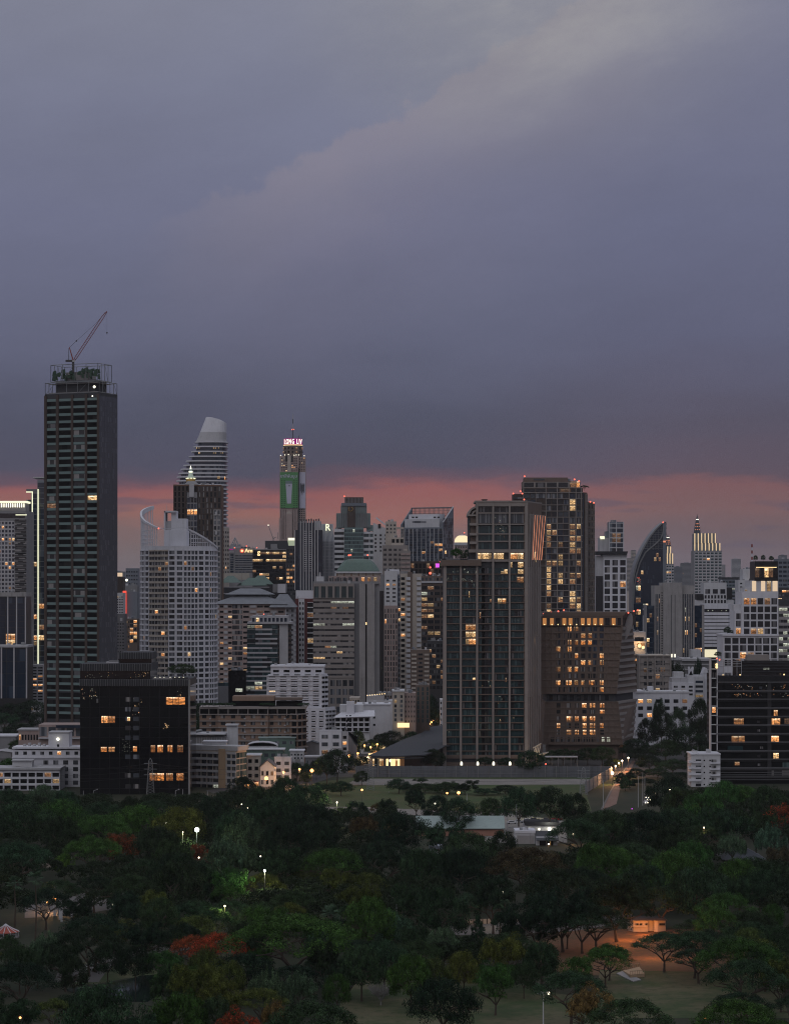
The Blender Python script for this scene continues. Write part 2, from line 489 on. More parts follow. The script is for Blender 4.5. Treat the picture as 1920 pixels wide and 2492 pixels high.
class Bld:
    CAP = 100; group = 0
    def __init__(s, name, label, cat='building', group=None):
        s.name = name; s.args = (label, cat, group); s.mb = {}; s.parts = []; s.loc = None; s.root = None
    def _root(s, p):
        if s.root is None:
            s.root = thing(s.name, (p[0], p[1], 0), *s.args)
        return s.root
    def b(s, part, m=None):
        return s.mb.setdefault(part, MB())
    def rect(s, xL, xR, yt, D, d, zb=0, wall='white', part='wall'):
        x0, x1 = X(xL, D), X(xR, D)
        s._root(((x0 + x1) / 2, D + d / 2))
        z = Z(yt, D); s.rects = getattr(s, 'rects', []) + [(x0, x1, D, d, z)]
        s.b(part).box(x0, x1, D, D + d, zb, z, wall)
        f = Face((x0, D, zb), (x1, D, zb), (x0, D, z), (x1, D, z), D)
        f.left = Face((x0, D + d, zb), (x0, D, zb), (x0, D + d, z), (x0, D, z), D)
        f.right = Face((x1, D, zb), (x1, D + d, zb), (x1, D, z), (x1, D + d, z), D)
        return f
    def corner(s, xL, xC, xR, yt, D, th, zb=0, wall='white', part='wall', side=None):
        """two visible faces meeting at pixel column xC; front runs left to xL, side runs right to xR"""
        th = R(th); C = Vector((X(xC, D), D, 0))
        def hit(px, d):
            k_ = (px - 960) / F
            return (k_ * C.y - C.x) / (d.x - k_ * d.y)
        df = Vector((-math.cos(th), math.sin(th), 0)); ds = Vector((math.sin(th), math.cos(th), 0))
        wf = hit(xL, df); ws = hit(xR, ds)
        A = C + df * wf; B = C + ds * ws; E = A + ds * ws
        s._root((C + E) / 2)
        z = Z(yt, D)
        s.b(part).prism([A, C, B, E], zb, z, wall)
        up = lambda p, q: Vector((p.x, p.y, q))
        f = Face(up(A, zb), up(C, zb), up(A, z), up(C, z), D)
        g = Face(up(C, zb), up(B, zb), up(C, z), up(B, z), D)
        f.side = g; f.quad = [A, C, B, E]; f.ds = ds; f.df = df
        return f
    def unit(s, kind, m, O, f, w_, d, h):
        s.parts.append((kind, m, Vector(O), f.ang, w_, d, h, (s.parts[-1][7] if s.parts[-1][0] in SUB else s.parts[-1]) if kind in SUB else None))
    def grid(s, f, nc, nr, y0, y1, wf=.7, hf=.6, gl='dk', lp=0, lm='w', pier=0, span=0, m=None, a=(0, 1), on=None, off=(), balc=0, bm=None,
             vo=.5, pane=.12, skip=(), bh=.45, kind='window', bs=None, pw=None):
        t0, t1 = f.t(y0), f.t(y1)
        ca = (a[1] - a[0]) / nc; ct = (t0 - t1) / nr
        H = f.zt - f.zb
        on = on or {}
        for r in range(nr):
            for c in range(nc):
                if c in skip or (c, r) in off: continue
                aa = a[0] + ca * (c + .5 - wf / 2); tt = t0 - ct * (r + 1) + ct * (1 - hf) * vo
                p = f.p(aa, tt); q = f.p(aa + ca * wf, tt)
                L = (q - p); L.z = 0; L = L.length
                l_ = on.get((c, r))
                if l_ is None and lp and random.random() < lp: l_ = lm
                mm = pick(LIT[l_]) if l_ else pick(PAL[gl])
                s.unit(kind, mm, p, f, L, pane, ct * H * hf)
                if balc and (bs is None or c in bs):
                    s.unit('balcony', bm or m, f.p(aa - ca * .04, tt - ct * .02), f, L * 1.08, balc, ct * H * bh)
        fr = s.b('facade_frame')
        if pier:
            wq = pw or (1 - wf)
            for c in range(nc + 1):
                half = .5 * wq
                lo = max(a[0], a[0] + ca * (c - half)); hi = min(a[1], a[0] + ca * (c + half))
                p0, p1, p2, p3 = f.p(lo, t1), f.p(hi, t1), f.p(lo, t0), f.p(hi, t0)
                n = f.N * pier
                fr.hexa([p0 + n, p1 + n, p1, p0, p2 + n, p3 + n, p3, p2], m)
        if span:
            for r in range(nr + 1):
                gap = (1 - hf)
                ce = t0 - ct * r
                lo = max(t1, ce - ct * gap * (1 - vo)) if r < nr else t1
                hi = min(t0, ce + ct * gap * vo) if r > 0 else t0
                if r == nr: lo, hi = t1, t1 + ct * gap * vo
                if r == 0: lo, hi = t0 - ct * gap * (1 - vo), t0
                if hi - lo < 1e-5: continue
                p0, p1, p2, p3 = f.p(a[0], lo), f.p(a[1], lo), f.p(a[0], hi), f.p(a[1], hi)
                n = f.N * (span * .997)
                fr.hexa([p0 + n, p1 + n, p1, p0, p2 + n, p3 + n, p3, p2], m)
        return s
    def lines(s, f, n, y0, y1, wd, dep, m, a=(0, 1), part='facade_frame', horiz=False):
        """thin ribs: vertical (or horizontal) members standing proud of a face"""
        t0, t1 = f.t(y0), f.t(y1)
        b = s.b(part); nn = f.N * dep
        W = (f.c[1] - f.c[0]).length
        for i in range(n):
            if horiz:
                ce = t1 + (t0 - t1) * i / max(1, n - 1); h = wd / (f.zt - f.zb) / 2
                p0, p1, p2, p3 = f.p(a[0], ce - h), f.p(a[1], ce - h), f.p(a[0], ce + h), f.p(a[1], ce + h)
            else:
                ce = a[0] + (a[1] - a[0]) * i / max(1, n - 1); h = wd / W / 2
                p0, p1, p2, p3 = f.p(ce - h, t1), f.p(ce + h, t1), f.p(ce - h, t0), f.p(ce + h, t0)
            b.hexa([p0 + nn, p1 + nn, p1, p0, p2 + nn, p3 + nn, p3, p2], m)
        return s
    def pbox(s, part, x0, x1, y0, y1, D, d, m):
        """box given by its pixel outline at distance D and its real depth"""
        s._root((X((x0 + x1) / 2, D), D + d / 2))
        s.b(part).box(X(x0, D), X(x1, D), D, D + d, Z(y1, D), Z(y0, D), m)
        return s
    def win(s, x0, x1, y0, y1, D, m, kind='window', d=.15):
        """one window at a pixel rectangle on a wall that faces the viewer at distance D"""
        f = Face((0, D, 0), (1, D, 0), (0, D, 1), (1, D, 1), D)
        w_ = X(x1, D) - X(x0, D); q = (X(x0, D), D, Z(y1, D)); h = Z(y0, D) - Z(y1, D); s.unit(kind, m, q, f, w_, d, h); a = s.parts[-1]
        if kind == 'window' and m[:2] == 'l_' and w_ > 2.2:
            s.unit('mullion', 'charcoal', (q[0] + w_ * random.choice([.34, .48, .66]), D, q[2]), f, .16, d + .06, h)
        return s
    def bulb(s, px, py, D, r=.55, m='e_red', part='warning_light'):
        i = len([1 for q in s.mb if q.startswith(part)])
        s.b(part + '#%d' % i).ball((X(px, D), D, Z(py, D)), r, m)
        return s
    def done(s):
        root = s.root
        if not set(s.mb) & {'roof', 'hip_roof', 'dome', 'slope', 'gable', 'drum', 'monopitch_roof', 'belt', 'floor_band', 'stair_void'} and s.group != 1:
            ra = random.Random(s.name)
            for x0, x1, D, d, z in getattr(s, 'rects', [])[:2]:
                if x1 - x0 < 7 or D > 2700: continue
                for i in range(ra.randint(3, 7)):
                    w_ = ra.uniform(.9, 3); h = ra.uniform(.7, 2.4); xx = ra.uniform(x0 + 1, x1 - w_ - 1); yy = D + ra.uniform(1, d * .5); mb = s.b('roof_unit#%d%d' % (i, int(x0)))
                    if i % 3: mb.box(xx, xx + w_, yy, yy + 2, z - .1, z + h, ra.choice(['pale', 'grey', 'steel', 'white2']))
                    elif i % 2: mb.tube((xx, yy, z - .1), (xx, yy, z + h * 1.6), .08, .05, 'pale', 4)
                    else: mb.lathe(xx, yy, [(.9, z - .1), (.9, z + 1.6), (.3, z + 1.9)], ra.choice(['steel', 'bluegrey']), 10)
        for part, mb in s.mb.items():
            if mb.f: mb.build(part.split('#')[0], root)
        L = root.location
        cnt = {}
        byk = {}
        for q in s.parts: byk.setdefault(q[0], []).append(q)
        made = {}
        byk = dict(sorted(byk.items(), key=lambda e: e[0] in SUB))
        for kind, lst in byk.items():
            lst.sort(key=lambda q: (0 if q[1].startswith('l_') else 1, -(q[4] * q[6])))
            for q in lst[:s.CAP]:
                _, m, O, ang, w_, d, h, up = q
                o = bpy.data.objects.new(kind, unit(kind, m))
                o.location = O - L; o.rotation_euler.z = ang; o.scale = (w_, d, h)
                o.parent = root; COL.objects.link(o); made[id(q)] = o
                if up is not None and id(up) in made:      # a lamp is a piece of its window
                    w0 = made[id(up)]; a = w0.location; sc = w0.scale; dl = Matrix.Rotation(-ang, 3, 'Z') @ (o.location - a)
                    o.parent = w0; o.location = (dl.x / sc.x, dl.y / sc.y, dl.z / sc.z); o.rotation_euler.z = 0; o.scale = (w_ / sc.x, d / sc.y, h / sc.z)
            rest = lst[s.CAP:]
            if rest:
                mb = MB()
                for _, m, O, ang, w_, d, h, up in rest:
                    U = Vector((math.cos(ang), math.sin(ang), 0))
                    if kind == 'balcony':
                        mb.obox(O, U, w_, d, h * .14, m); mb.obox(O + Vector((U.y, -U.x, 0)) * d * .9, U, w_, d * .1, h, m)
                    else: mb.obox(O, U, w_, d, h, m)
                o = mb.build(kind, root); o['kind'] = 'stuff'
        s.mb = {}; s.parts = []
        return root

def text(body, name, parent, loc, size, m, extrude=.05, rz=0, sx=1, align='CENTER'):
    c = bpy.data.curves.new(name, 'FONT'); c.body = body; c.size = size; c.extrude = extrude; c.align_x = align; c.align_y = 'CENTER'
    c.resolution_u = 3; c.offset = size * .012
    t = bpy.data.objects.new(name, c); COL.objects.link(t)
    bpy.context.view_layer.update()
    dg = bpy.context.evaluated_depsgraph_get()
    me = bpy.data.meshes.new_from_object(t.evaluated_get(dg))
    bpy.data.objects.remove(t)
    o = bpy.data.objects.new(name, me); COL.objects.link(o)
    me.materials.clear(); me.materials.append(M(m))
    o.rotation_euler = (R(90), 0, rz); o.scale = (sx, 1, 1)
    o.location = Vector(loc) - (parent_origin(parent) if parent else Vector())
    if parent: o.parent = parent
    return o

# ================================================================== trees
def foliage(name, tint=(1, 1, 1)):
    m = bpy.data.materials.new(name); m.use_nodes = True
    t = NT(m.node_tree); t.n.clear()
    o = t.add('ShaderNodeOutputMaterial')
    info = t.add('ShaderNodeObjectInfo')
    g = t.add('ShaderNodeTexCoord').outputs['Object']
    r = t.add('ShaderNodeNewGeometry').outputs['Random Per Island']
    n = t.noise(g, 5.0, 3, .6)          # clumps of younger and older leaves, contrast widened in colour against flat light
    f = t.m('ADD', .22, t.m('ADD', t.m('MULTIPLY', r, .62), t.m('MULTIPLY', t.smooth(n, .40, .66), 1.15)))
    c = t.mix(1.0, info.outputs['Color'], t.comb(f, f, f), 'MULTIPLY')
    c = t.mix(t.m('MULTIPLY', r, .25), c, t.mix(1.0, c, (1.25, 1.05, .6), 'MULTIPLY'))
    cr, cg, _ = t.sep(info.outputs['Color'])      # blossom trees keep some green leaves among the flowers
    c = t.mix(t.m('MULTIPLY', t.m('GREATER_THAN', t.m('SUBTRACT', cr, cg), .06), t.m('LESS_THAN', t.m('FRACT', t.m('MULTIPLY', r, 31.0)), t.m('SUBTRACT', .75, n))), c, (.035, .05, .02))
    b = t.add('ShaderNodeBsdfPrincipled'); b.inputs['Roughness'].default_value = .65; b.inputs['Specular IOR Level'].default_value = .03
    t.put(b.inputs['Base Color'], c)
    tr = t.add('ShaderNodeBsdfTranslucent'); t.put(tr.inputs[0], c)
    mx = t.add('ShaderNodeMixShader'); mx.inputs[0].default_value = .10
    t.l.new(b.outputs[0], mx.inputs[1]); t.l.new(tr.outputs[0], mx.inputs[2]); t.l.new(mx.outputs[0], o.inputs[0])
    MATS[name] = m
foliage('leaf')

def crown_mesh(name, kind, seed, leaf=.014, n_leaf=9000):
    """Unit crown: radius 1 in x and y, height 0..1 (bottom to top)."""
    rg = random.Random(seed); v = []; f = []
    puffs = []
    if kind == 'umbrella':       # broad shallow dome made of many flat tufts
        for i in range(95):
            a = rg.uniform(0, 6.283); r = math.sqrt(rg.random()) * .95
            r *= 1 - .14 * math.sin(a * 3 + seed) ** 2
            z = .80 * (1 - r ** 2.2) ** .8 + .06 + rg.uniform(-.07, .05)
            puffs.append((math.cos(a) * r, math.sin(a) * r, z, rg.uniform(.11, .2), rg.uniform(.09, .17)))
    elif kind == 'round':
        for i in range(85):
            a = rg.uniform(0, 6.283); t = rg.uniform(-.55, 1) ; r = math.sqrt(max(0, 1 - t * t)) * rg.uniform(.62, .9) * (1 - .18 * math.sin(a * 2 + seed))
            puffs.append((math.cos(a) * r, math.sin(a) * r, .46 + t * .42, rg.uniform(.15, .26), rg.uniform(.11, .18)))
    elif kind == 'tall':
        for i in range(80):
            t = rg.random(); rr = (.55 + .45 * math.sin(t * 2.9 + .3)) * (1 - t ** 4 * .75); a = rg.uniform(0, 6.283); r = rr * rg.uniform(.35, .85)
            puffs.append((math.cos(a) * r, math.sin(a) * r, .08 + t * .84, rg.uniform(.16, .3), rg.uniform(.05, .10)))
    elif kind == 'ragged':       # several separate limbs, gaps between
        for q in range(7):
            a = q * 6.283 / 7 + rg.uniform(-.3, .3); r = rg.uniform(.3, .72); cz = rg.uniform(.35, .78)
            for i in range(11):
                puffs.append((math.cos(a) * r + rg.gauss(0, .14), math.sin(a) * r + rg.gauss(0, .14), min(.9, cz + rg.gauss(0, .10)), rg.uniform(.12, .22), rg.uniform(.08, .14)))
    elif kind == 'airy':         # feathery, upright wisps
        for i in range(120):
            a = rg.uniform(0, 6.283); r = math.sqrt(rg.random()) * .85; z = .25 + .6 * (1 - r * r) * rg.uniform(.3, 1.05)
            puffs.append((math.cos(a) * r, math.sin(a) * r, z, rg.uniform(.06, .13), rg.uniform(.10, .22)))
    per = n_leaf // len(puffs)
    for px, py, pz, pr, ph in puffs:
        for j in range(per):
            a = rg.uniform(0, 6.283); t = rg.uniform(-.45, 1) if kind != 'airy' else rg.uniform(-1, 1)
            s = math.sqrt(max(0, 1 - t * t)); q = rg.uniform(.72, 1.06)
            x = px + math.cos(a) * s * pr * q; y = py + math.sin(a) * s * pr * q; z = pz + t * ph * q
            sz = leaf * rg.uniform(.6, 1.5)
            n = Vector((math.cos(a) * s + rg.gauss(0, .34), math.sin(a) * s + rg.gauss(0, .34), t * 1.3 + rg.gauss(0, .34)))
            if n.length < .1: n = Vector((0, 0, 1))
            n.normalize(); u_ = n.orthogonal().normalized()
            u_ = (u_ * math.cos(j) + n.cross(u_) * math.sin(j)); w_ = n.cross(u_)
            i = len(v); c = Vector((x, y, z)); zz = 1.15 if kind != 'airy' else 1.9
            A, B = u_ * sz * zz, w_ * sz * .72
            v += [tuple(c - A), tuple(c + B), tuple(c + A), tuple(c - B)]
            f.append((i, i + 1, i + 2, i + 3))
    me = bpy.data.meshes.new(name); me.from_pydata(v, [], f); me.materials.append(M('leaf')); me.update()
    return me

def trunk_mesh(name, kind, seed):
    """Unit trunk and limbs: reaches from z=0 to z=1 (crown middle), limbs spread to radius .8"""
    rg = random.Random(seed); b = MB()
    fork = {'umbrella': .34, 'round': .45, 'tall': .6, 'ragged': .3, 'airy': .4}[kind]
    def limb(p, d, r, n):
        q = p + d
        b.tube(p, q, r, r * .66, 'bark', 5)
        if n:
            for i in range(rg.choice([2, 3])):
                e = Vector((d.x * .7 + rg.uniform(-.3, .3) * (1.1 - q.z * .2), d.y * .7 + rg.uniform(-.3, .3), max(.06, d.z * rg.uniform(.35, .8))))
                limb(q, e, r * .62, n - 1)
    top = Vector((rg.uniform(-.05, .05), rg.uniform(-.05, .05), fork))
    b.tube((0, 0, -.02), (top.x * .4, top.y * .4, fork * .3), .075, .05, 'bark', 7); b.tube((top.x * .4, top.y * .4, fork * .3), top, .05, .042, 'bark', 7)
    for i in range(4 if kind != 'tall' else 3):
        a = i * 1.6 + rg.uniform(-.4, .4); s = .30 if kind != 'tall' else .14
        limb(top, Vector((math.cos(a) * s, math.sin(a) * s, rg.uniform(.18, .3))), .034, 2)
    return b.data(name)

CROWN = {}; TRUNK = {}
for kd, n_, nl, lf in (('umbrella', 4, 15000, .0125), ('round', 4, 13000, .0165), ('tall', 2, 9000, .022), ('ragged', 3, 13000, .0165), ('airy', 3, 12000, .0135)):
    CROWN[kd] = [crown_mesh('crown_' + kd, kd, 11 + 7 * i, lf, nl) for i in range(n_)]
    TRUNK[kd] = [trunk_mesh('trunk_' + kd, kd, 5 + 3 * i) for i in range(3)]

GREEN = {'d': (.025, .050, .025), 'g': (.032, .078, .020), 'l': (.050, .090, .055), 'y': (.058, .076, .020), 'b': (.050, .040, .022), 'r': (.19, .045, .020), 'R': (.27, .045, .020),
         'B': (.11, .085, .038), 'k': (.016, .030, .017), 'x': (.09, .16, .025)}  # 'x' has lamp light put into the leaf colour
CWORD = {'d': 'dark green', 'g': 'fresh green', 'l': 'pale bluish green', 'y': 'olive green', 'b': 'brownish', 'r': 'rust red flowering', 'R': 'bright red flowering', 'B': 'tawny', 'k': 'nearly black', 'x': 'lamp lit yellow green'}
KWORD = {'umbrella': 'umbrella crowned', 'round': 'round crowned', 'tall': 'tall narrow', 'ragged': 'ragged crowned', 'airy': 'feathery'}
NTREE = [0]
TREES = []
def tree(x, y, h, r, kind, c, label, group=None, base=0, cf=None, name='park_tree'):
    """h total height, r crown radius; crown fraction cf of the height"""
    i = NTREE[0]; NTREE[0] += 1
    rg = random.Random(1000 + i)
    cf = cf or {'umbrella': .62, 'round': .86, 'tall': .9, 'ragged': .78, 'airy': .85}[kind]
    o = thing(name, (x, y, base), label, 'tree', group)
    ch = h * cf
    t = bpy.data.objects.new('trunk', rg.choice(TRUNK[kind])); COL.objects.link(t); t.parent = o
    t.scale = (r * .95, r * .95, h - ch * .45); t.rotation_euler.z = rg.uniform(0, 6.28)
    t.scale.x = t.scale.y = max(r * .75, 1.4)
    k_ = bpy.data.objects.new('crown', rg.choice(CROWN[kind])); COL.objects.link(k_); k_.parent = o
    s = rg.uniform(.92, 1.08)
    k_.location = (0, 0, h - ch); k_.scale = (r * s, r / s, ch); k_.rotation_euler.z = rg.uniform(0, 6.28)
    g = GREEN[c]; j = rg.uniform(.82, 1.2); q = rg.uniform(-.12, .12)
    k_.color = (g[0] * j * (1 + q), g[1] * j, g[2] * j * (1 - q), 1)
    TREES.append((x, y, r, h))
    return o
def roof_tree(x, y, z, h, r, label, group=None, c='d', kind='round'):
    return tree(x, y, h, r, kind, c, label, group, base=z, name='roof_tree' if h > 4 else 'roof_shrub')

# ================================================================== towers: the group on the left
def tower_construction():
    D = 1450
    b = Bld('unfinished_tower', 'tallest tower, dark brown piers and grey green spandrels, unfinished steel cage on its roof')
    f = b.corner(109, 242, 286, 955, D, 24, wall='charcoal'); s = f.side
    # front: four bays, spandrel strips and dark glass behind
    y0, y1, n = 967, 1752, 44
    for i, (x0, x1) in enumerate(((.045, .215), (.265, .49), (.53, .745), (.785, .965))):
        b.grid(f, 1, n, y0, y1, wf=.97, hf=.60, gl='void' if i % 2 else 'bal', a=(x0, x1), vo=0,
               on={(0, 13): 'd'} if i == 3 else {(0, 14): 'd'} if i == 0 else {}, lp=.012, lm='d')
        bb = b.b('spandrel'); t0, t1 = f.t(y0), f.t(y1); ct = (t0 - t1) / n
        for r in range(n):
            hi = t0 - ct * r; lo = hi - ct * (.34 if r % 7 not in (5, 6) or r < 24 else .2)
            p = [f.p(x0, lo), f.p(x1, lo), f.p(x0, hi), f.p(x1, hi)]; N = f.N * .35
            bb.hexa([p[0] + N, p[1] + N, p[1], p[0], p[2] + N, p[3] + N, p[3], p[2]], 'teal')
    for x in (.0, .215, .49, .745, .965):
        b.mb.setdefault('facade_frame', MB())
        wd = {0: .045, .215: .05, .49: .04, .745: .04, .965: .035}[x]
        p = [f.p(x, 0), f.p(x + wd, 0), f.p(x, f.t(958)), f.p(x + wd, f.t(958))]; N = f.N * .8
        b.mb['facade_frame'].hexa([p[0] + N, p[1] + N, p[1], p[0], p[2] + N, p[3] + N, p[3], p[2]], 'brown')
    # side: smooth metal and glass panels
    b.grid(s, 7, 54, 962, 1640, wf=.93, hf=.95, gl='panel', pane=.08)
    b.mb['facade_frame'].box(0, 0, 0, 0, 0, 0, 'brown') if 0 else None
    # steel cages on the roof
    zt = Z(955, D); C = Vector((X(242, D), D, 0)); dl, dr = f.df, f.ds
    wf_, ws_ = (f.quad[0] - C).length, (f.quad[2] - C).length
    def cage(part, inset, z0, z1, nf, ns, r, over=0):
        mb = b.b(part)
        c0 = C + dl * inset + dr * inset; lf = wf_ - 2 * inset; ls = ws_ - 2 * inset
        def post(p): mb.tube((p.x, p.y, z0), (p.x, p.y, z1), r, r, 'steel', 4)
        c1, c2, c3 = c0 + dl * lf, c0 + dr * ls, c0 + dl * lf + dr * ls
        for a_, b_, n in ((c0, c1, nf), (c0, c2, ns), (c1, c3, ns), (c2, c3, nf)):
            for i in range(n + 1): post(a_.lerp(b_, i / n))
            for z in (z0 + .3, z1): mb.tube((a_.x, a_.y, z), (b_.x, b_.y, z), r * 1.1, r * 1.1, 'steel', 4)
            for i in range(n):
                if (i + n) % 3 == 0:
                    p, q = a_.lerp(b_, i / n), a_.lerp(b_, (i + 1) / n)
                    mb.tube((p.x, p.y, z1), (q.x, q.y, z0), r * .6, r * .6, 'steel', 4)
        return c0, c1, c2, c3
    cage('roof_cage', .2, zt, Z(927, D), 5, 5, .17)
    q = cage('roof_cage', 2.6, Z(925, D), Z(882, D), 4, 4, .17)
    c0, c1, c2, c3 = [v_ for v_ in q]
    core = [c0.lerp(c3, .08), c2.lerp(c1, .08), c3.lerp(c0, .08), c1.lerp(c2, .08)]
    b.b('roof_plant').prism([core[3], core[0], core[1], core[2]], zt, Z(921, D), 'charcoal')
    core = [c0.lerp(c3, .25), c2.lerp(c1, .25), c3.lerp(c0, .25), c1.lerp(c2, .25)]
    b.b('roof_plant#2').prism([core[3], core[0], core[1], core[2]], Z(921, D), Z(900, D), 'concrete')
    nb = b.b('safety_net')
    for i in range(40):
        t = random.random(); p = c1.lerp(c0, t) + dr * random.uniform(.5, 4)
        z = Z(random.uniform(895, 912), D); w_ = random.uniform(.5, 1.5); zl = z - random.uniform(.5, 2.2); zh = z + random.uniform(.2, .8)
        nb.hexa([(p.x - w_, p.y, zl), (p.x + w_, p.y, zl - .5), (p.x + w_, p.y + 1, zl), (p.x - w_, p.y + 1, zl), (p.x - w_ * .7, p.y, zh), (p.x + w_ * .6, p.y, zh + .7), (p.x + w_ * .6, p.y + 1, zh), (p.x - w_ * .7, p.y + 1, zh - .3)], 'net')
    for i in range(5):
        z = Z(952 - i * 5.5, D)
        b.b('roof_slab').prism([c1 + dl * 1.0 - dr, c0 - dr, c2 + dr * 0, c3], z, z + .25, 'concrete') if i in (0, 4) else None
    b.bulb(229.5, 941, D - 2, .8, 'e_white', 'floodlight'); b.bulb(225, 963.5, D - 2, .45, 'e_white', 'floodlight')
    b.done()
    # crane
    c = thing('tower_crane', (X(178, D), D + 12, Z(882, D)), 'red luffing crane with raised lattice boom on the unfinished tower roof', 'crane')
    Dc = D + 12
    V = lambda px, py, dy=0: Vector((X(px, Dc), Dc + dy, Z(py, Dc)))
    m = MB(); m.tube(V(178, 905), V(178, 880), .7, .7, 'darksteel', 6); m.build('mast', c)
    m = MB(); m.hexa([V(160, 880, -1.2), V(176, 880, -1.2), V(176, 880, 1.2), V(160, 880, 1.2), V(160, 875.5, -1.2), V(176, 875.5, -1.2), V(176, 875.5, 1.2), V(160, 875.5, 1.2)], 'darksteel'); m.build('counterweight', c)
    m = MB(); m.box(X(177, Dc), X(183, Dc), Dc - 1.6, Dc - .3, Z(881, Dc), Z(876, Dc), 'pale'); m.build('cab', c)
    m = MB()
    for dy in (-.8, .8):
        m.tube(V(179, 880, dy), V(169, 845, dy * .3), .32, .22, 'redsteel', 5)
        m.tube(V(167.5, 878, dy), V(167.5, 847, dy * .3), .09, .09, 'darksteel', 4)
    m.build('a_frame', c)
    m = MB()
    a0, a1 = V(180, 879), V(260.5, 757.5)
    dirv = (a1 - a0).normalized(); nv = Vector((-dirv.z, 0, dirv.x)); side = Vector((0, 1, 0))
    K = 34
    def corner(i, j):
        wd = .95 * min(1, .35 + i / 4, .25 + (K - i) / 5)
        return a0.lerp(a1, i / K) + nv * (wd if j in (0, 1) else -wd * .4) + side * (.7 if j in (1, 2) else -.7)
    for j in range(4):
        for i in range(K):
            m.tube(corner(i, j), corner(i + 1, j), .09, .09, 'redsteel', 4)
            m.tube(corner(i, j), corner(i + 1, (j + (1 if i % 2 else 3)) % 4), .04, .04, 'redsteel', 3)
    m.build('boom', c)
    m = MB(); m.tube(V(169, 845), V(186, 829), .10, .10, 'darksteel', 4); m.tube(V(186, 829), V(236, 784), .07, .07, 'darksteel', 4)
    m.tube(V(236, 784), V(256, 759), .07, .07, 'darksteel', 4); m.ball(V(186, 829), .5, 'darksteel', 6); m.build('pendant_rope', c)
    m = MB(); m.tube(V(260.5, 758), V(260.5, 808), .045, .045, 'darksteel', 4); m.build('hoist_rope', c)
    m = MB(); m.ball(V(260.5, 809), .45, 'darksteel', 6); m.tube(V(260.5, 809), V(260.5, 813), .15, .25, 'darksteel', 5); m.build('hook', c)
    # podium
    p = Bld('podium_building', 'low pink panelled podium with blue tarpaulin at the foot of the unfinished tower')
    f = p.rect(94, 300, 1764, 1400, 22, wall='pink')
    p.grid(f, 7, 1, 1768, 1794, wf=.8, hf=.85, gl='grey', m='pink', pier=.2, a=(0, .75))
    p.pbox('roof_edge', 93, 300, 1796, 1799, 1397, 3, 'pale'); p.pbox('tarpaulin', 136, 200, 1765.5, 1772, 1396.8, 2, 'g_blue')
    p.done()
tower_construction()

def neon_tower():
    D = 1950
    b = Bld('neon_edged_tower', 'slim tower with two vertical cream neon lines turning a corner at the top')
    f = b.rect(76, 91, 1192, D, 30, wall='grey2')
    f2 = b.rect(91, 112, 1168, D + 4, 30, wall='bluegrey')
    b.grid(f2, 1, 34, 1174, 1610, wf=.94, hf=.9, gl='blue', on={(0, 23): 'o', (0, 27): 'w', (0, 29): 'w'})
    b.grid(f, 1, 32, 1200, 1610, wf=.75, hf=.8, gl='navy', on={(0, 13): 'w', (0, 23): 'o', (0, 27): 'w', (0, 28): 'w'})
    b.pbox('neon_strip', 77.4, 79.6, 1196, 1618, D - .6, .5, 'e_strip'); b.pbox('neon_strip#2', 63.5, 77.4, 1196, 1198.4, D - .6, .5, 'e_strip')
    b.pbox('neon_strip#3', 91.5, 93.7, 1190, 1618, D - .6, .5, 'e_strip')
    b.pbox('roof_arm', 64, 91, 1190, 1195.6, D - .2, 10, 'grey2'); b.pbox('side_fin', 64, 68, 1216, 1700, D - .5, 20, 'pale')
    b.pbox('roof_slab', 80, 111, 1160.5, 1163.5, D + 6, 25, 'pale')
    f3 = b.rect(68, 76, 1216, D + 1, 25, wall='charcoal')
    f4 = b.rect(76, 105.5, 1618, D - 30, 20, wall='pale')
    b.grid(f4, 2, 12, 1622, 1706, wf=.76, hf=.5, gl='dk', lp=.2, lm='o')
    b.done()
neon_tower()

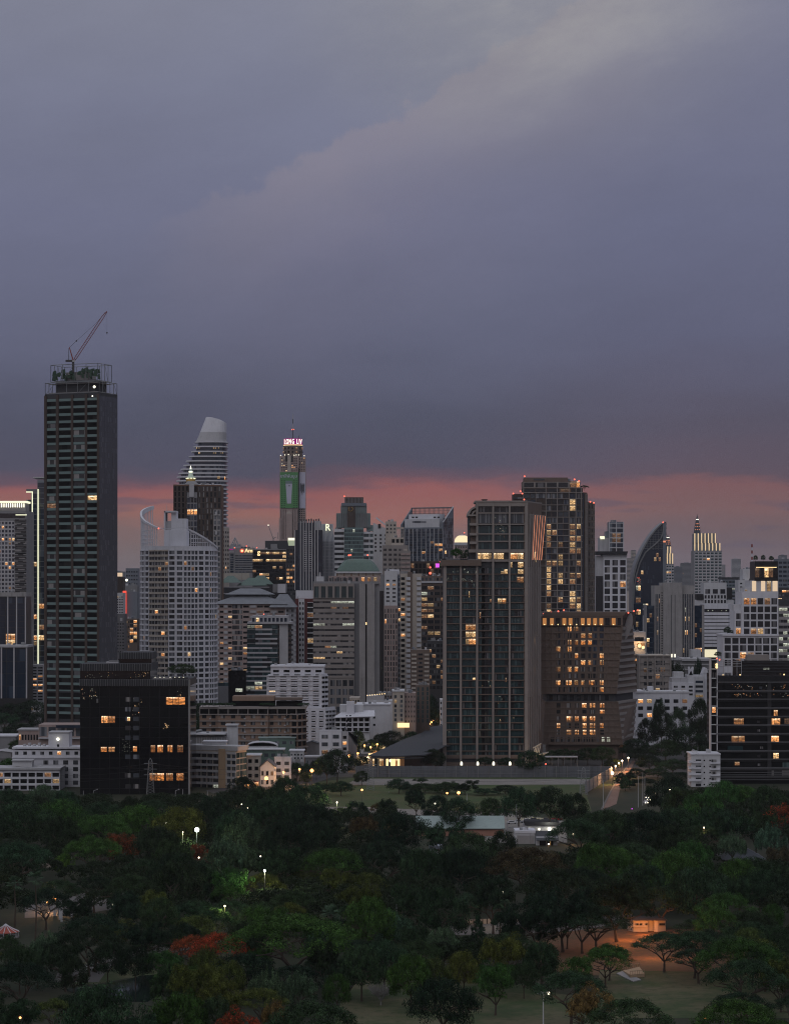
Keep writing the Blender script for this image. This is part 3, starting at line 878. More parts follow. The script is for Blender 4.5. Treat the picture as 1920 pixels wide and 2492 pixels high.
def crown_tower():
    D = 1900
    b = Bld('lit_crown_tower', 'grey apartment tower with a glowing roof rim above a row of small lit columns')
    f = b.rect(-60, 64, 1243, D, 40, wall='grey')
    b.grid(f, 10, 28, 1268, 1545, wf=.66, hf=.62, gl='blue', lp=.18, lm='w', a=(.1, .78), pier=.3, span=.25, m='pale')
    b.grid(f, 1, 31, 1262, 1545, wf=1, hf=.55, gl='bal', a=(.78, 1), balc=1.2, bm='g_cur', bh=.3)
    b.grid(f, 1, 1, 1248, 1262, wf=.96, hf=.8, gl='blue')
    b.pbox('neon_strip', 38, 65, 1252, 1254, D - .9, .6, 'e_strip')
    b.pbox('crown', -60, 62, 1220, 1243, D + 6, 20, 'concrete')
    b.pbox('crown_light', -60, 64, 1219, 1223.5, D + 3, 22, 'e_strip')
    for i in range(12):
        x = -2 + i * 5.4
        b.pbox('column_light#%d' % i, x, x + 1.6, 1225, 1234.5, D + 5.4, .5, 'e_white')
    text('PATTANA', 'roof_sign', b.root, (X(30, D), D + 4.6, Z(1241, D)), 3.2, 'concrete')
    b.done()
    b = Bld('dark_glass_block', 'dark blue glass block with white frame lines at the left edge of the skyline')
    f = b.rect(-60, 62, 1446, D - 40, 30, wall='black')
    b.grid(f, 5, 8, 1454, 1572, wf=.94, hf=.95, gl='navy', lp=.08, lm='w')
    b.lines(f, 6, 1448, 1700, .9, .5, 'pale', a=(.12, 1)); b.pbox('roof_edge', -60, 63, 1442, 1452, D - 41, 30, 'concrete')
    f = b.rect(-60, 66, 1572, D - 80, 30, wall='black')
    b.grid(f, 5, 4, 1580, 1700, wf=.95, hf=.96, gl='navy', lp=.04, lm='w')
    b.lines(f, 5, 1574, 1700, 1, .5, 'pale', a=(.02, .99)); b.pbox('roof_edge#2', -60, 67, 1571, 1576, D - 81, 30, 'pale')
    b.done()
crown_tower()

def sail_tower():
    D = 2550
    b = Bld('sail_topped_tower', 'white tower of ringed floors stepping up to a smooth curved sail')
    xr = 549
    def plan(xl, over=0):
        x0, x1 = X(xl, D) - over, X(xr, D) + over; cx = (x0 + x1) / 2; rx = (x1 - x0) / 2; ry = 17 + over; n = 28
        P = []
        for i in range(n):
            t = 2 * math.pi * i / n; c, s_ = math.cos(t), math.sin(t)
            P.append((cx + rx * math.copysign(abs(c) ** .55, c), D + 20 + ry * math.copysign(abs(s_) ** .7, s_)))
        return P
    b._root((X(500, D), D + 18))
    lv = [1073, 1084.5, 1096.5, 1108.5, 1119.5, 1130, 1139.5, 1149.5, 1158.5, 1168, 1178]
    lf = [474, 470, 465, 459, 452, 446, 439, 433, 430, 428, 427]
    y = 1188
    while y < 1430: lv.append(y); lf.append(424); y += 10.4
    for i in range(len(lv) - 1):
        z1, z0 = Z(lv[i], D), Z(lv[i + 1], D)
        P = plan(lf[i] + 4)
        b.b('wall').prism(P, z0, z1, 'g_blue' if i < 1e9 else 'g_dark')
        b.b('floor_ring').prism(plan(lf[i], 1.0), z1 - 1.3, z1, 'white') if 0 else None
        q = MB(); q.prism(plan(lf[i], 1.2), z1 - 1.25, z1 + .1, 'white'); q.build('floor_ring', b.root)
    for i in (1, 2):
        for x in [(478, 480), (483, 486), (519, 521), (523.5, 525.5), (527, 529), (531, 533), (537, 539), (541, 543)]:
            if random.random() < .8: b.win(x[0], x[1], lv[i] + 4.5, lv[i] + 7, D + 2.5, 'l_pale')
    b.win(529, 535, 1159, 1165, D + 2.4, 'l_pale'); b.win(546, 548.5, 1160, 1167, D + 4, 'l_warm')
    # sail: loft of plans whose left edge leans, with an arched top
    m = MB(); mi = m.mi('white'); n = 26; K = 14
    def ring(yb):
        t = (1073 - yb) / 60.0
        return yb, 474 + t * 24
    zs = [1073, 1062, 1050, 1049, 1040, 1030, 1022, 1016, 1012.6]
    pts = []
    for yb in zs:
        t = (1073 - yb) / 60.4
        xl = 474 + 24 * t ** .95
        row = []
        for i in range(n):
            th = 2 * math.pi * i / n; c, s_ = math.cos(th), math.sin(th)
            x0, x1 = X(xl, D), X(xr - 1, D); cx = (x0 + x1) / 2; rx = (x1 - x0) / 2; ry = 17 * (1 - .35 * t)
            px = cx + rx * math.copysign(abs(c) ** .55, c)
            fr = (px - X(498, D)) / (X(548, D) - X(498, D)); fr = max(0, min(1, fr))
            lim = Z(1012.6 + 14 * fr ** 2.2, D)
            row.append((px, D + 20 + ry * math.copysign(abs(s_) ** .7, s_), min(Z(yb, D), lim)))
        pts.append(row)
    m.v = [p for r_ in pts for p in r_]
    gi = m.mi('pale')
    for a in range(len(zs) - 1):
        for j in range(n):
            q = (j + 1) % n
            m.f.append((a*n + j, a*n + q, (a+1)*n + q, (a+1)*n + j)); m.m.append(gi if zs[a] > 1050 else mi); m.uv += [(0, 0), (1, 0), (1, 1), (0, 1)]
    m.f.append(tuple((len(zs)-1)*n + j for j in range(n))); m.m.append(mi); m.uv += [(0, 0)] * n
    m.build('sail', b.root)
    b.done()
    b = Bld('beige_annex_block', 'narrow beige block with small square windows below the ringed white tower')
    f = b.corner(520, 541, 558, 1283, 2420, 30, wall='cream')
    b.grid(f.side, 3, 12, 1290, 1420, wf=.5, hf=.5, gl='dk', lp=.05)
    b.grid(f, 3, 12, 1290, 1420, wf=.5, hf=.5, gl='dk', lp=.05)
    b.done()
sail_tower()

def spire_tower():
    D = 2050
    b = Bld('brown_spired_tower', 'brown unfinished tower with a green lit cone and golden ring on top')
    f = b.rect(422, 479, 1179, D, 30, wall='umber')
    b.grid(f, 6, 19, 1182, 1440, wf=.42, hf=.8, gl='void', span=.5, pier=.25, m='brown', off=())
    g = b.rect(481, 538, 1180, D - 3, 32, wall='umber')
    b.grid(g, 6, 19, 1183, 1440, wf=.45, hf=.8, gl='cur', span=.5, pier=.25, m='brown')
    h = b.rect(455, 480, 1198, D - 5, 20, wall='grey'); b.grid(h, 3, 16, 1210, 1440, wf=.8, hf=.8, gl='blue', on={(0, 2): 'o', (1, 2): 'o', (2, 2): 'o'})
    h = b.rect(519, 537, 1236, D - 10, 20, wall='brown'); b.grid(h, 2, 18, 1240, 1470, wf=.6, hf=.7, gl='grey', pier=.3, span=.3, m='concrete')
    for y in (1245, 1292, 1340, 1395): b.pbox('hoist_cabin#%d' % y, 523, 528, y, y + 9, D - 12, 2, 'pale')
    b.pbox('blank_slot', 460.5, 472, 1179, 1209, D - 6, 4, 'pale')
    # stepped shoulders up to the spire
    b.b('shoulder').prism([(X(448, D), D + 2), (X(481, D), D + 2), (X(481, D), D + 24), (X(448, D), D + 24)], Z(1179, D), Z(1170, D), 'grey',
        top=[(X(455, D), D + 6), (X(473, D), D + 6), (X(473, D), D + 20), (X(455, D), D + 20)])
    cx, cyy = X(461, D), D + 13; k_ = D / F
    b.b('spire_base').lathe(cx, cyy, [(11.5*k_, Z(1171, D)), (11.5*k_, Z(1165, D)), (10*k_, Z(1163, D))], 'gold', 16)
    glow('e_spire', (.72, 1, .62), .42)
    b.b('spire_cone').lathe(cx, cyy, [(9.5*k_, Z(1163, D)), (6.5*k_, Z(1156, D)), (4.2*k_, Z(1149, D)), (3.4*k_, Z(1147, D)), (4.8*k_, Z(1146, D)), (4.2*k_, Z(1143, D)), (1.8*k_, Z(1139, D))], 'spirew', 16)
    b.b('spire_cone_light').lathe(cx, cyy, [(4.9*k_, Z(1147.4, D)), (4.9*k_, Z(1145.6, D))], 'e_white', 16)
    b.b('spire_tip').lathe(cx, cyy, [(2*k_, Z(1139, D)), (1.4*k_, Z(1136, D)), (.2*k_, Z(1131, D))], 'e_white', 8)
    for i in range(8):
        t = i * math.pi / 4 + .2
        b.b('floodlight#%d' % i).ball((cx + math.cos(t) * 10.5 * k_, cyy + math.sin(t) * 10.5 * k_, Z(1162.5, D)), .55, 'e_strip')
    b.done()
spire_tower()

def curved_white():
    D = 1560
    b = Bld('curved_white_tower', 'white rounded residential tower with a spiral ribbon sweeping up from its roof')
    cx, cyy = X(428.5, D), D + 22; rx, ry = (X(523, D) - X(334, D)) / 2, 24
    b._root((cx, cyy)); n = 32
    P = [Vector((cx + rx * math.cos(2*math.pi*i/n), cyy + ry * math.sin(2*math.pi*i/n), 0)) for i in range(n)]
    zt = Z(1329, D)
    b.b('wall').prism(P, 0, zt, 'white')
    rows = 31; floor = 13.05
    for i in range(n // 2, n):
        a, c = P[i], P[(i + 1) % n]
        f = Face((a.x, a.y, 0), (c.x, c.y, 0), (a.x, a.y, zt), (c.x, c.y, zt), D)
        k_ = (i - n//2)
        kind = k_ % 4
        if k_ in (4, 5, 6):
            b.grid(f, 2, rows, 1338, 1338 + rows * floor, wf=.86, hf=.60, gl='cur', lp=.02, lm='w', span=.7, m='cream', vo=.3)
        elif kind in (0, 3):
            b.grid(f, 1, rows, 1338, 1338 + rows * floor, wf=.72, hf=.66, gl='grey', lp=.02, lm='w', pier=.25, span=.35, m='white')
        else:
            b.grid(f, 2, rows, 1338, 1338 + rows * floor, wf=.76, hf=.70, gl='grey', lp=.025, lm='w', pier=.35, span=.6, m='white', vo=.4)
    # white core on the roof
    b.pbox('core', 399, 454, 1290, 1330, D + 12, 20, 'white'); b.pbox('core#2', 399, 402.5, 1244, 1290, D + 12, 16, 'white')
    b.pbox('core#3', 399, 429, 1243, 1247, D + 12, 16, 'white'); b.pbox('core#4', 417, 429, 1247, 1290, D + 14, 14, 'white')
    b.pbox('core#5', 429, 454, 1262, 1290, D + 14, 14, 'white'); b.pbox('core#6', 402.5, 417, 1268, 1290, D + 14, 14, 'pale')
    b.b('antenna').tube((X(399, D), D + 20, Z(1243, D)), (X(399, D), D + 20, Z(1225, D)), .12, .08, 'pale', 4)
    # spiral ribbon and the open posts that carry it
    def zr(px, back):
        if not back:
            pts = [(440, 1283), (460, 1291), (478, 1298), (495, 1308), (510, 1318), (523, 1329)]
        else: return None
        for (x0, y0), (x1, y1) in zip(pts, pts[1:]):
            if px <= x1: return y0 + (y1 - y0) * (px - x0) / (x1 - x0)
        return 1329
    # parametrise round the plan: angle 180..~330 is the near side seen left to right
    key = [(138, 1226), (150, 1230), (165, 1236), (180, 1243), (195, 1254), (210, 1264.5), (225, 1273), (238, 1281), (250, 1286), (262, 1286), (275, 1283), (285, 1284), (298, 1293), (312, 1304), (328, 1316), (345, 1326), (360, 1331)]
    def zy(t):
        for (t0, y0), (t1, y1) in zip(key, key[1:]):
            if t <= t1: return y0 + (y1 - y0) * (t - t0) / (t1 - t0)
        return key[-1][1]
    K = 110; mb = b.b('spiral_ribbon'); pr = None
    for i in range(K + 1):
        t = 138 + (360 - 138) * i / K
        c, s_ = math.cos(R(t)), math.sin(R(t)); z = Z(zy(t), D)
        hgt = 1.2 + 2.0 * max(0, 1 - abs(t - 165) / 60)
        if 245 < t < 290: hgt = .45
        q = [(cx + (rx - .9) * c, cyy + (ry - .9) * s_, z - hgt), (cx + (rx + .4) * c, cyy + (ry + .4) * s_, z - hgt),
             (cx + (rx + .4) * c, cyy + (ry + .4) * s_, z), (cx + (rx - .9) * c, cyy + (ry - .9) * s_, z)]
        if pr:
            j = len(mb.v); mi = mb.mi('white'); mb.v += pr + q
            for a, e in ((0, 1), (1, 2), (2, 3), (3, 0)):
                mb.f.append((j + a, j + e, j + 4 + e, j + 4 + a)); mb.m.append(mi); mb.uv += [(0, 0), (1, 0), (1, 1), (0, 1)]
        pr = q
    ps = 0
    for i in range(58):
        t = 140 + (358 - 140) * i / 57
        if 243 < t < 292: continue
        c, s_ = math.cos(R(t)), math.sin(R(t))
        x_, y_ = cx + (rx - .3) * c, cyy + (ry - .3) * s_
        b.b('post').tube((x_, y_, zt), (x_, y_, Z(zy(t), D) - .8), .26, .26, 'white', 4)
    for yy in (1290, 1300.5, 1311, 1320):
        pr = None
        for i in range(60):
            t = 150 + 205 * i / 59
            if zy(t) > yy - 3 or 235 < t < 292: pr = None; continue
            q = Vector((cx + (rx - .3) * math.cos(R(t)), cyy + (ry - .3) * math.sin(R(t)), Z(yy, D)))
            if pr: b.b('ring_beam').tube(pr, q, .22, .22, 'white', 4)
            pr = q
    b.bulb(386, 1286, D - 1, .5, 'e_red')
    b.done()
curved_white()

def black_block():
    D = 1190
    b = Bld('black_glass_block', 'black glass office block with a few amber lit windows standing behind the park trees')
    f = b.rect(195, 460, 1656, D, 42, wall='g_black')
    # faint joints
    b.lines(f, 12, 1672, 1932, .12, .10, 'black'); b.lines(f, 11, 1672, 1920, .12, .09, 'black', horiz=True)
    def fins(part, x0, x1, y0, y1, D_, d):
        b.pbox(part, x0, x1, y0, y1, D_, d, 'charcoal')
        n = int((x1 - x0) / 5.6)
        for i in range(n + 1):
            x = x0 + (x1 - x0) * i / n
            b.pbox(part + '_fin', x - .5, x + .5, y0 - .5, y1, D_ - .7, .69, 'grey2')
    fins('parapet', 194, 461, 1654, 1670, D - .5, 43)
    f2 = b.rect(195, 366, 1633, D + 3, 34, wall='g_black'); fins('parapet', 195, 368, 1616, 1633, D + 2, 35)
    f3 = b.rect(288, 369, 1604, D + 12, 24, wall='g_black'); fins('parapet', 290, 370, 1588, 1604, D + 11, 25);
    b.pbox('roof_plant', 258, 288, 1611, 1614.5, D + 8, 6, 'pale')
    for i in range(6): b.pbox('roof_plant#%d' % i, 265 + i * 4, 267.5 + i * 4, 1607.5, 1611, D + 8, 4, 'grey')
    b.pbox('corner_pier', 458, 462, 1655, 1935, D - .6, 3, 'steel')
    b.pbox('terrace_rail', 372, 458, 1649, 1654, D + 2, .3, 'g_cur')
    k_ = 3.366
    amber = [(1360, 1337, 1515, 1398), (830, 1492, 882, 1548), (886, 1492, 942, 1548), (826, 1745, 875, 1785), (890, 1745, 940, 1785), (1090, 1740, 1122, 1782),
             (1235, 1730, 1272, 1788), (1290, 1730, 1336, 1788), (1372, 1730, 1413, 1788), (1452, 1730, 1500, 1788), (1225, 1960, 1285, 2020), (1288, 1960, 1344, 2020), (1360, 1960, 1416, 2020), (1445, 1960, 1503, 2020)]
    for x0, y0, x1, y1 in amber: b.win(x0/k_, x1/k_, 1300 + y0/k_, 1300 + y1/k_, D, random.choice(['l_amber', 'l_warm', 'l_amber']))
    for y in (1337, 1418, 1497, 1572, 1652, 1808, 1960, 2050):
        b.win(1025/k_, 1070/k_, 1300 + y/k_, 1300 + (y+36)/k_, D, random.choice(['g_cur', 'g_grey'])); b.win(1090/k_, 1138/k_, 1300 + y/k_, 1300 + (y+36)/k_, D, random.choice(['g_grey', 'g_cur', 'g_grey']))
    b.win(1043/k_, 1066/k_, 1300+1500/k_, 1300+1532/k_, D - .05, 'l_pale')
    b.win(792/k_, 806/k_, 1300+1350/k_, 1300+1384/k_, D, 'g_cur')
    # added glowing bits stand in for city lights mirrored in the black glass
    for i in range(46):
        x = random.choice([random.uniform(198, 238), random.uniform(200, 236), random.uniform(430, 452), random.uniform(322, 345)]); y = random.uniform(1673, 1702) if x < 400 else random.uniform(1674, 1700)
        if 320 < x < 346: y = random.uniform(1700, 1740)
        b.win(x, x + random.uniform(.5, 1.8), y, y + random.uniform(.6, 3), D, random.choice(['l_cool', 'l_pale', 'l_dim']), 'window_lamp')
    for i in range(14):
        x, y = random.gauss(404, 3.2), random.gauss(1767, 4); b.win(x, x + 1.3, y, y + 1.8, D, 'l_pale', 'window_lamp')
    for i in range(22):
        x, y = random.gauss(305, 8), random.gauss(1818, 7); b.win(x, x + .9, y, y + 1, D, 'l_cool', 'window_lamp')
    for i in range(30):
        x, y = random.uniform(197, 365), random.uniform(1635, 1650); b.win(x, x + random.uniform(.5, 1.2), y, y + random.uniform(.6, 2.5), D + 3, random.choice(['l_cool', 'l_pale', 'l_dim']), 'window_lamp')
    for i in range(7): b.bulb(378 + i * 11.5 + random.uniform(-2, 2), 1650, D + 3, .4, 'e_white', 'terrace_light')
    b.pbox('entrance_light', 289, 301, 1953, 1966, D + .0, -.3, 'e_gold') if 0 else None
    b.done()
    p = Bld('roof_planter', 'broad rooftop tree in a planter on the black glass block terrace', 'tree')
    roof_tree(X(438, D), D + 14, Z(1654, D), 7.2, 6.8, 'small tree with a flat crown on the terrace of the black block')
black_block()

# ================================================================== the middle
def lower_left():
    D = 1215
    b = Bld('white_hostel', 'long white building with dark square windows and a lift tower beside the black block')
    f = b.rect(30, 196, 1826, D + 20, 16, wall='white');
    b.grid(f, 8, 1, 1829, 1838, wf=.42, hf=.85, gl='dk', on={(5, 0): 'w'}); b.pbox('cornice', 29, 196, 1843, 1846, D + 19, 1, 'white')
    b.pbox('cornice#2', 29, 196, 1819, 1823, D + 19.2, 17, 'white')
    b.grid(f, 4, 5, 1848, 1930, wf=.5, hf=.62, gl='grey', a=(.42, 1))
    b.pbox('lift_tower', 118, 168, 1784, 1820, D + 22, 12, 'white'); b.pbox('lift_tower_roof', 117, 169, 1782, 1784.5, D + 21.5, 13, 'pale')
    b.win(139, 144, 1812, 1818, D + 22, 'g_dark'); b.bulb(141, 1799.5, D + 21, .8, 'e_white', 'floodlight')
    for i in range(5): b.pbox('water_tank#%d' % i, 56 + i * 12, 62 + i * 12, 1812 - i % 2 * 3, 1820, D + 26, 3, 'pale')
    b.done()
    b = Bld('white_townhouse_row', 'low white flat roofed block with open galleries in front of the white hostel')
    f = b.rect(-30, 146, 1874, D, 18, wall='white2')
    b.grid(f, 9, 3, 1878, 1925, wf=.82, hf=.66, gl='void', span=1.2, pier=.8, m='white', lp=.10, lm='d')
    b.pbox('roof_slab', -30, 147, 1870, 1874, D - 1.5, 20, 'pale'); b.pbox('stair_box', 30, 78, 1852, 1871, D + 5, 7, 'white2'); b.pbox('stair_box_roof', 28, 80, 1850.5, 1853, D + 4, 9, 'pale')
    b.done()
    b = Bld('cream_apartment_block', 'cream apartment block with a tan pier, projecting roof slab and glazed corner')
    D = 1225
    f = b.corner(458, 575, 600, 1822, D, 25, wall='cream');
    b.grid(f, 5, 6, 1832, 1922, wf=.8, hf=.62, gl='cur', a=(.03, .64), span=.9, m='pale', vo=.15, on={(4, 5): 'c', (0, 5): 'w'})
    b.grid(f, 2, 6, 1832, 1922, wf=.7, hf=.62, gl='grey', a=(.80, 1), span=.4, m='pale', vo=.15)
    q0, q1 = f.p(.65, 0), f.p(.78, 0); N = f.N * .8; zz = Vector((0, 0, Z(1824, D)))
    b.b('tan_pier').hexa([q0 + N, q1 + N, q1, q0, q0 + N + zz, q1 + N + zz, q1 + zz, q0 + zz], 'tan')
    b.grid(f.side, 3, 6, 1832, 1922, wf=.85, hf=.8, gl='teal')
    A, C, B_, E = f.quad; cen = (A + B_) / 2
    big = [cen + (p - cen) * 1.07 for p in f.quad]
    b.b('roof_slab').prism(big, Z(1828, D), Z(1817, D), 'pale'); b.pbox('roof_box', 495, 550, 1806, 1818, D + 10, 8, 'white2'); b.pbox('roof_box_lid', 493, 552, 1804, 1807, D + 9.5, 9, 'white')
    b.done()
    b = Bld('metal_roof_shed', 'grey roof deck with ducts and a steel canopy behind the cream apartment block')
    f = b.rect(461, 552, 1793, 1300, 20, wall='grey'); b.lines(f, 16, 1795, 1815, .25, .4, 'pale')
    b.pbox('canopy', 462, 548, 1787, 1789.5, 1298, 22, 'pale'); b.pbox('lift_box', 552, 577, 1765, 1815, 1305, 8, 'white2'); b.pbox('lift_box_roof', 548, 579, 1764, 1767, 1304, 10, 'pale')
    b.b('duct').tube((X(470, 1300), 1305, Z(1783, 1300)), (X(490, 1300), 1303, Z(1779, 1300)), .8, .8, 'steel', 8)
    b.done()
    # small houses between the park edge and the terracotta block
    def small(label, xL, xR, yt, D, d, wall, roofm=None, roofh=0, kind='flat', nc=3, nr=3, gl='grey', name='low_building', ybot=1900, lp=.05, stack=0):
        b = Bld(name, label)
        f = b.rect(xL, xR, yt, D, d, wall=wall)
        if nr: b.grid(f, nc, nr, yt + 4, ybot, wf=.55, hf=.5, gl=gl, lp=lp)
        x0, x1, z = X(xL, D), X(xR, D), Z(yt, D)
        if kind == 'gable':
            h = roofh; mx_ = (x0 + x1) / 2; o = .6
            m = b.b('roof'); m.hexa([(x0 - o, D - o, z), (mx_, D - o, z + h), (mx_, D + d + o, z + h), (x0 - o, D + d + o, z), (x0 - o, D - o, z + .3), (mx_, D - o, z + h + .3), (mx_, D + d + o, z + h + .3), (x0 - o, D + d + o, z + .3)], roofm)
            m.hexa([(mx_, D - o, z + h), (x1 + o, D - o, z), (x1 + o, D + d + o, z), (mx_, D + d + o, z + h), (mx_, D - o, z + h + .3), (x1 + o, D - o, z + .3), (x1 + o, D + d + o, z + .3), (mx_, D + d + o, z + h + .3)], roofm)
            g = b.b('gable'); g.hexa([(x0, D, z), (x1, D, z), (x1, D + d, z), (x0, D + d, z), (mx_ - .01, D, z + h - .02), (mx_ + .01, D, z + h - .02), (mx_ + .01, D + d, z + h - .02), (mx_ - .01, D + d, z + h - .02)], wall)
        elif kind == 'mono':
            h = roofh
            b.b('roof').hexa([(x0, D - .3, z + h), (x1 + .5, D - .3, z - h), (x1 + .5, D + d, z - h), (x0, D + d, z + h), (x0, D - .3, z + h + .4), (x1 + .5, D - .3, z - h + .4), (x1 + .5, D + d, z - h + .4), (x0, D + d, z + h + .4)], roofm)
            b.b('gable').hexa([(x0, D, z), (x1, D, z), (x1, D + d, z), (x0, D + d, z), (x0, D, z + h), (x1, D, z - h + .01), (x1, D + d, z - h + .01), (x0, D + d, z + h)], wall)
        elif kind == 'arch':
            P = []
            for i in range(9):
                t = math.pi * (1 - i / 8); P.append(((x0 + x1) / 2 + math.cos(t) * (x1 - x0) / 2, z + math.sin(t) * roofh))
            m = b.b('roof')
            for (a0, b0), (a1, b1) in zip(P, P[1:]):
                m.hexa([(a0, D - .5, b0 - .1), (a1, D - .5, b1 - .1), (a1, D + d, b1 - .1), (a0, D + d, b0 - .1), (a0, D - .5, b0 + .2), (a1, D - .5, b1 + .2), (a1, D + d, b1 + .2), (a0, D + d, b0 + .2)], roofm)
        elif roofm:
            b.b('roof').box(x0 - .6, x1 + .6, D - .6, D + d + .6, z, z + max(.4, roofh), roofm)
        else:
            b.b('parapet').box(x0 - .1, x1 + .1, D - .1, D + .3, z, z + .8, wall)
        for i in range(stack):
            px = xL + (xR - xL) * (i + .5) / stack
            b.pbox('roof_plant#%d' % i, px - 2, px + 2, yt - 4 - i % 2 * 2, yt, D + 3, 2.5, 'pale')
        b.done()
    globals()['small'] = small
    small('white house with a steep dark roof slope beside the lane', 633, 668, 1868, 1235, 16, 'white2', 'slate', 3.4, 'gable', nr=2, ybot=1915)
    small('white building with a barrel vaulted white roof behind the steep roofed house', 600, 675, 1817, 1330, 18, 'white2', 'white', 2.2, 'arch', 6, 2, ybot=1840)
    small('olive walled building under a flat pale terrace near the barrel vaulted roof', 590, 690, 1826, 1300, 12, 'roofg', 'white2', .5, nc=6, nr=3, ybot=1880)
    small('low building with a pale green metal roof above the terracotta block lane', 631, 718, 1797, 1340, 16, 'roofg', 'shedroof', .6, nc=5, nr=1, ybot=1815)
    small('white cube house with two wide windows beside the lane trees', 668, 708, 1846, 1260, 12, 'white', None, 0, nc=2, nr=3, ybot=1900, stack=3)
    small('cream balconied house next to the glazed corner block', 601, 632, 1840, 1240, 14, 'cream', 'white2', .5, nc=2, nr=4, ybot=1915, gl='void')
    small('grey green shop house with a lamp lit doorway on the lane', 700, 739, 1858, 1270, 10, 'grey', None, 0, nc=3, nr=3, ybot=1905, lp=.25)
    small('white shop house with arched windows above the lane', 706, 738, 1829, 1300, 12, 'white2', 'white', .5, nc=4, nr=2, ybot=1850)
    small('plain white building with two columns of blind niches facing the park', 777, 831, 1780, 1330, 14, 'white', None, 0, nc=2, nr=3, ybot=1840, gl='grey')
    small('white narrow annex with open lit room beside the plain white building', 831, 847, 1784, 1331, 13, 'pale', None, 0, nc=1, nr=3, ybot=1830, gl='void', lp=.4)
    small('grey house with a steep slate roof next to the plain white building', 838, 868, 1795, 1352, 10, 'grey', 'slate', 5, 'mono', nc=1, nr=0)
    small('small grey shed between the terracotta block and plain white building', 742, 777, 1812, 1360, 10, 'grey', 'slate', 1.5, 'gable', nc=2, nr=0)
    small('low building with a long white roof edge beside the street trees', 743, 783, 1844, 1290, 10, 'grey2', 'pale', .6, nc=3, nr=1, ybot=1862, lp=.3)
    small('round pinkish pavilion with a lit rim at the far left', 45, 94, 1778, 1430, 14, 'pink', 'pale', .8, nc=7, nr=1, ybot=1808, gl='void', lp=.15)
    small('flat white roofed warehouse at the far left edge', -20, 38, 1793, 1480, 20, 'grey', 'white', .6, nc=5, nr=0)
    small('low white roofed hall in front of the far left warehouse', -20, 28, 1832, 1440, 20, 'grey', 'pale', .8, 'gable', nc=5, nr=0)
lower_left()

def terracotta():
    D = 1345
    b = Bld('terracotta_block', 'terracotta apartment block with beige floor bands and a planted rooftop terrace')
    seg = [(486, 531, 6, 1), (531, 652, 0, 5), (652, 728, 4, 4)]
    for i, (x0, x1, dd, n) in enumerate(seg):
        f = b.rect(x0, x1, 1742, D + dd, 26 - dd, wall='terra')
        b.grid(f, max(2, n), 6, 1737, 1835, wf=.44, hf=.48, gl='cur', vo=.55, pane=.1)
        b.lines(f, 7, 1739, 1836, .55, .9, 'beige', horiz=True, part='floor_band')
        for r in range(6):
            b.unit('ac', 'pale', f.p(.52, f.t(1751 + r * 16.3)), f, .9, .5, .7)
    f = b.corner(708, 724, 746, 1742, D - 3, 30, wall='terra')
    b.lines(f, 7, 1739, 1836, .55, .9, 'beige', horiz=True, part='floor_band'); b.lines(f.side, 7, 1739, 1836, .55, 1.2, 'beige', horiz=True, part='floor_band')
    b.grid(f, 1, 6, 1737, 1835, wf=.7, hf=.75, gl='void'); b.grid(f.side, 2, 6, 1737, 1835, wf=.7, hf=.7, gl='void')
    for x0, x1, dd in ((486, 531, 6), (531, 652, 0), (652, 744, 3)):
        b.pbox('top_gallery', x0 + 2, x1 - 2, 1726, 1742, D + dd + 2.5, 20, 'g_void')
        b.pbox('gallery_roof', x0 - 1, x1 + 1, 1721, 1726, D + dd - .8, 25, 'beige')
        n = max(2, int((x1 - x0) / 22))
        for i in range(n + 1):
            x = x0 + (x1 - x0) * i / n; b.pbox('gallery_post', x - 1, x + 1, 1726, 1742, D + dd - .2, 1, 'beige')
    b.pbox('penthouse', 567, 668, 1707, 1721, D + 8, 12, 'g_void'); b.pbox('penthouse_roof', 566, 668, 1695, 1706, D + 5, 14, 'terra')
    b.pbox('penthouse#2', 672, 734, 1708, 1721, D + 9, 12, 'g_void'); b.pbox('penthouse_roof#2', 669, 735, 1699, 1704, D + 6, 14, 'brown2')
    b.done()
    for i, x in enumerate([492, 506, 520, 534, 548, 562, 640, 655, 738]):
        roof_tree(X(x, D), D + 4, Z(1721, D), 2.2, 3.1, ['bushy', 'ragged', 'low spreading'][i % 3] + ' roof garden shrub on the terracotta block terrace, ' + ['at its far end', 'second from its end', 'third from its end', 'fourth from its end', 'fifth from its end', 'against the penthouse', 'below the long penthouse roof', 'between both penthouse roofs', 'on the corner'][i], 'rooftop shrubs on the terracotta block')
terracotta()

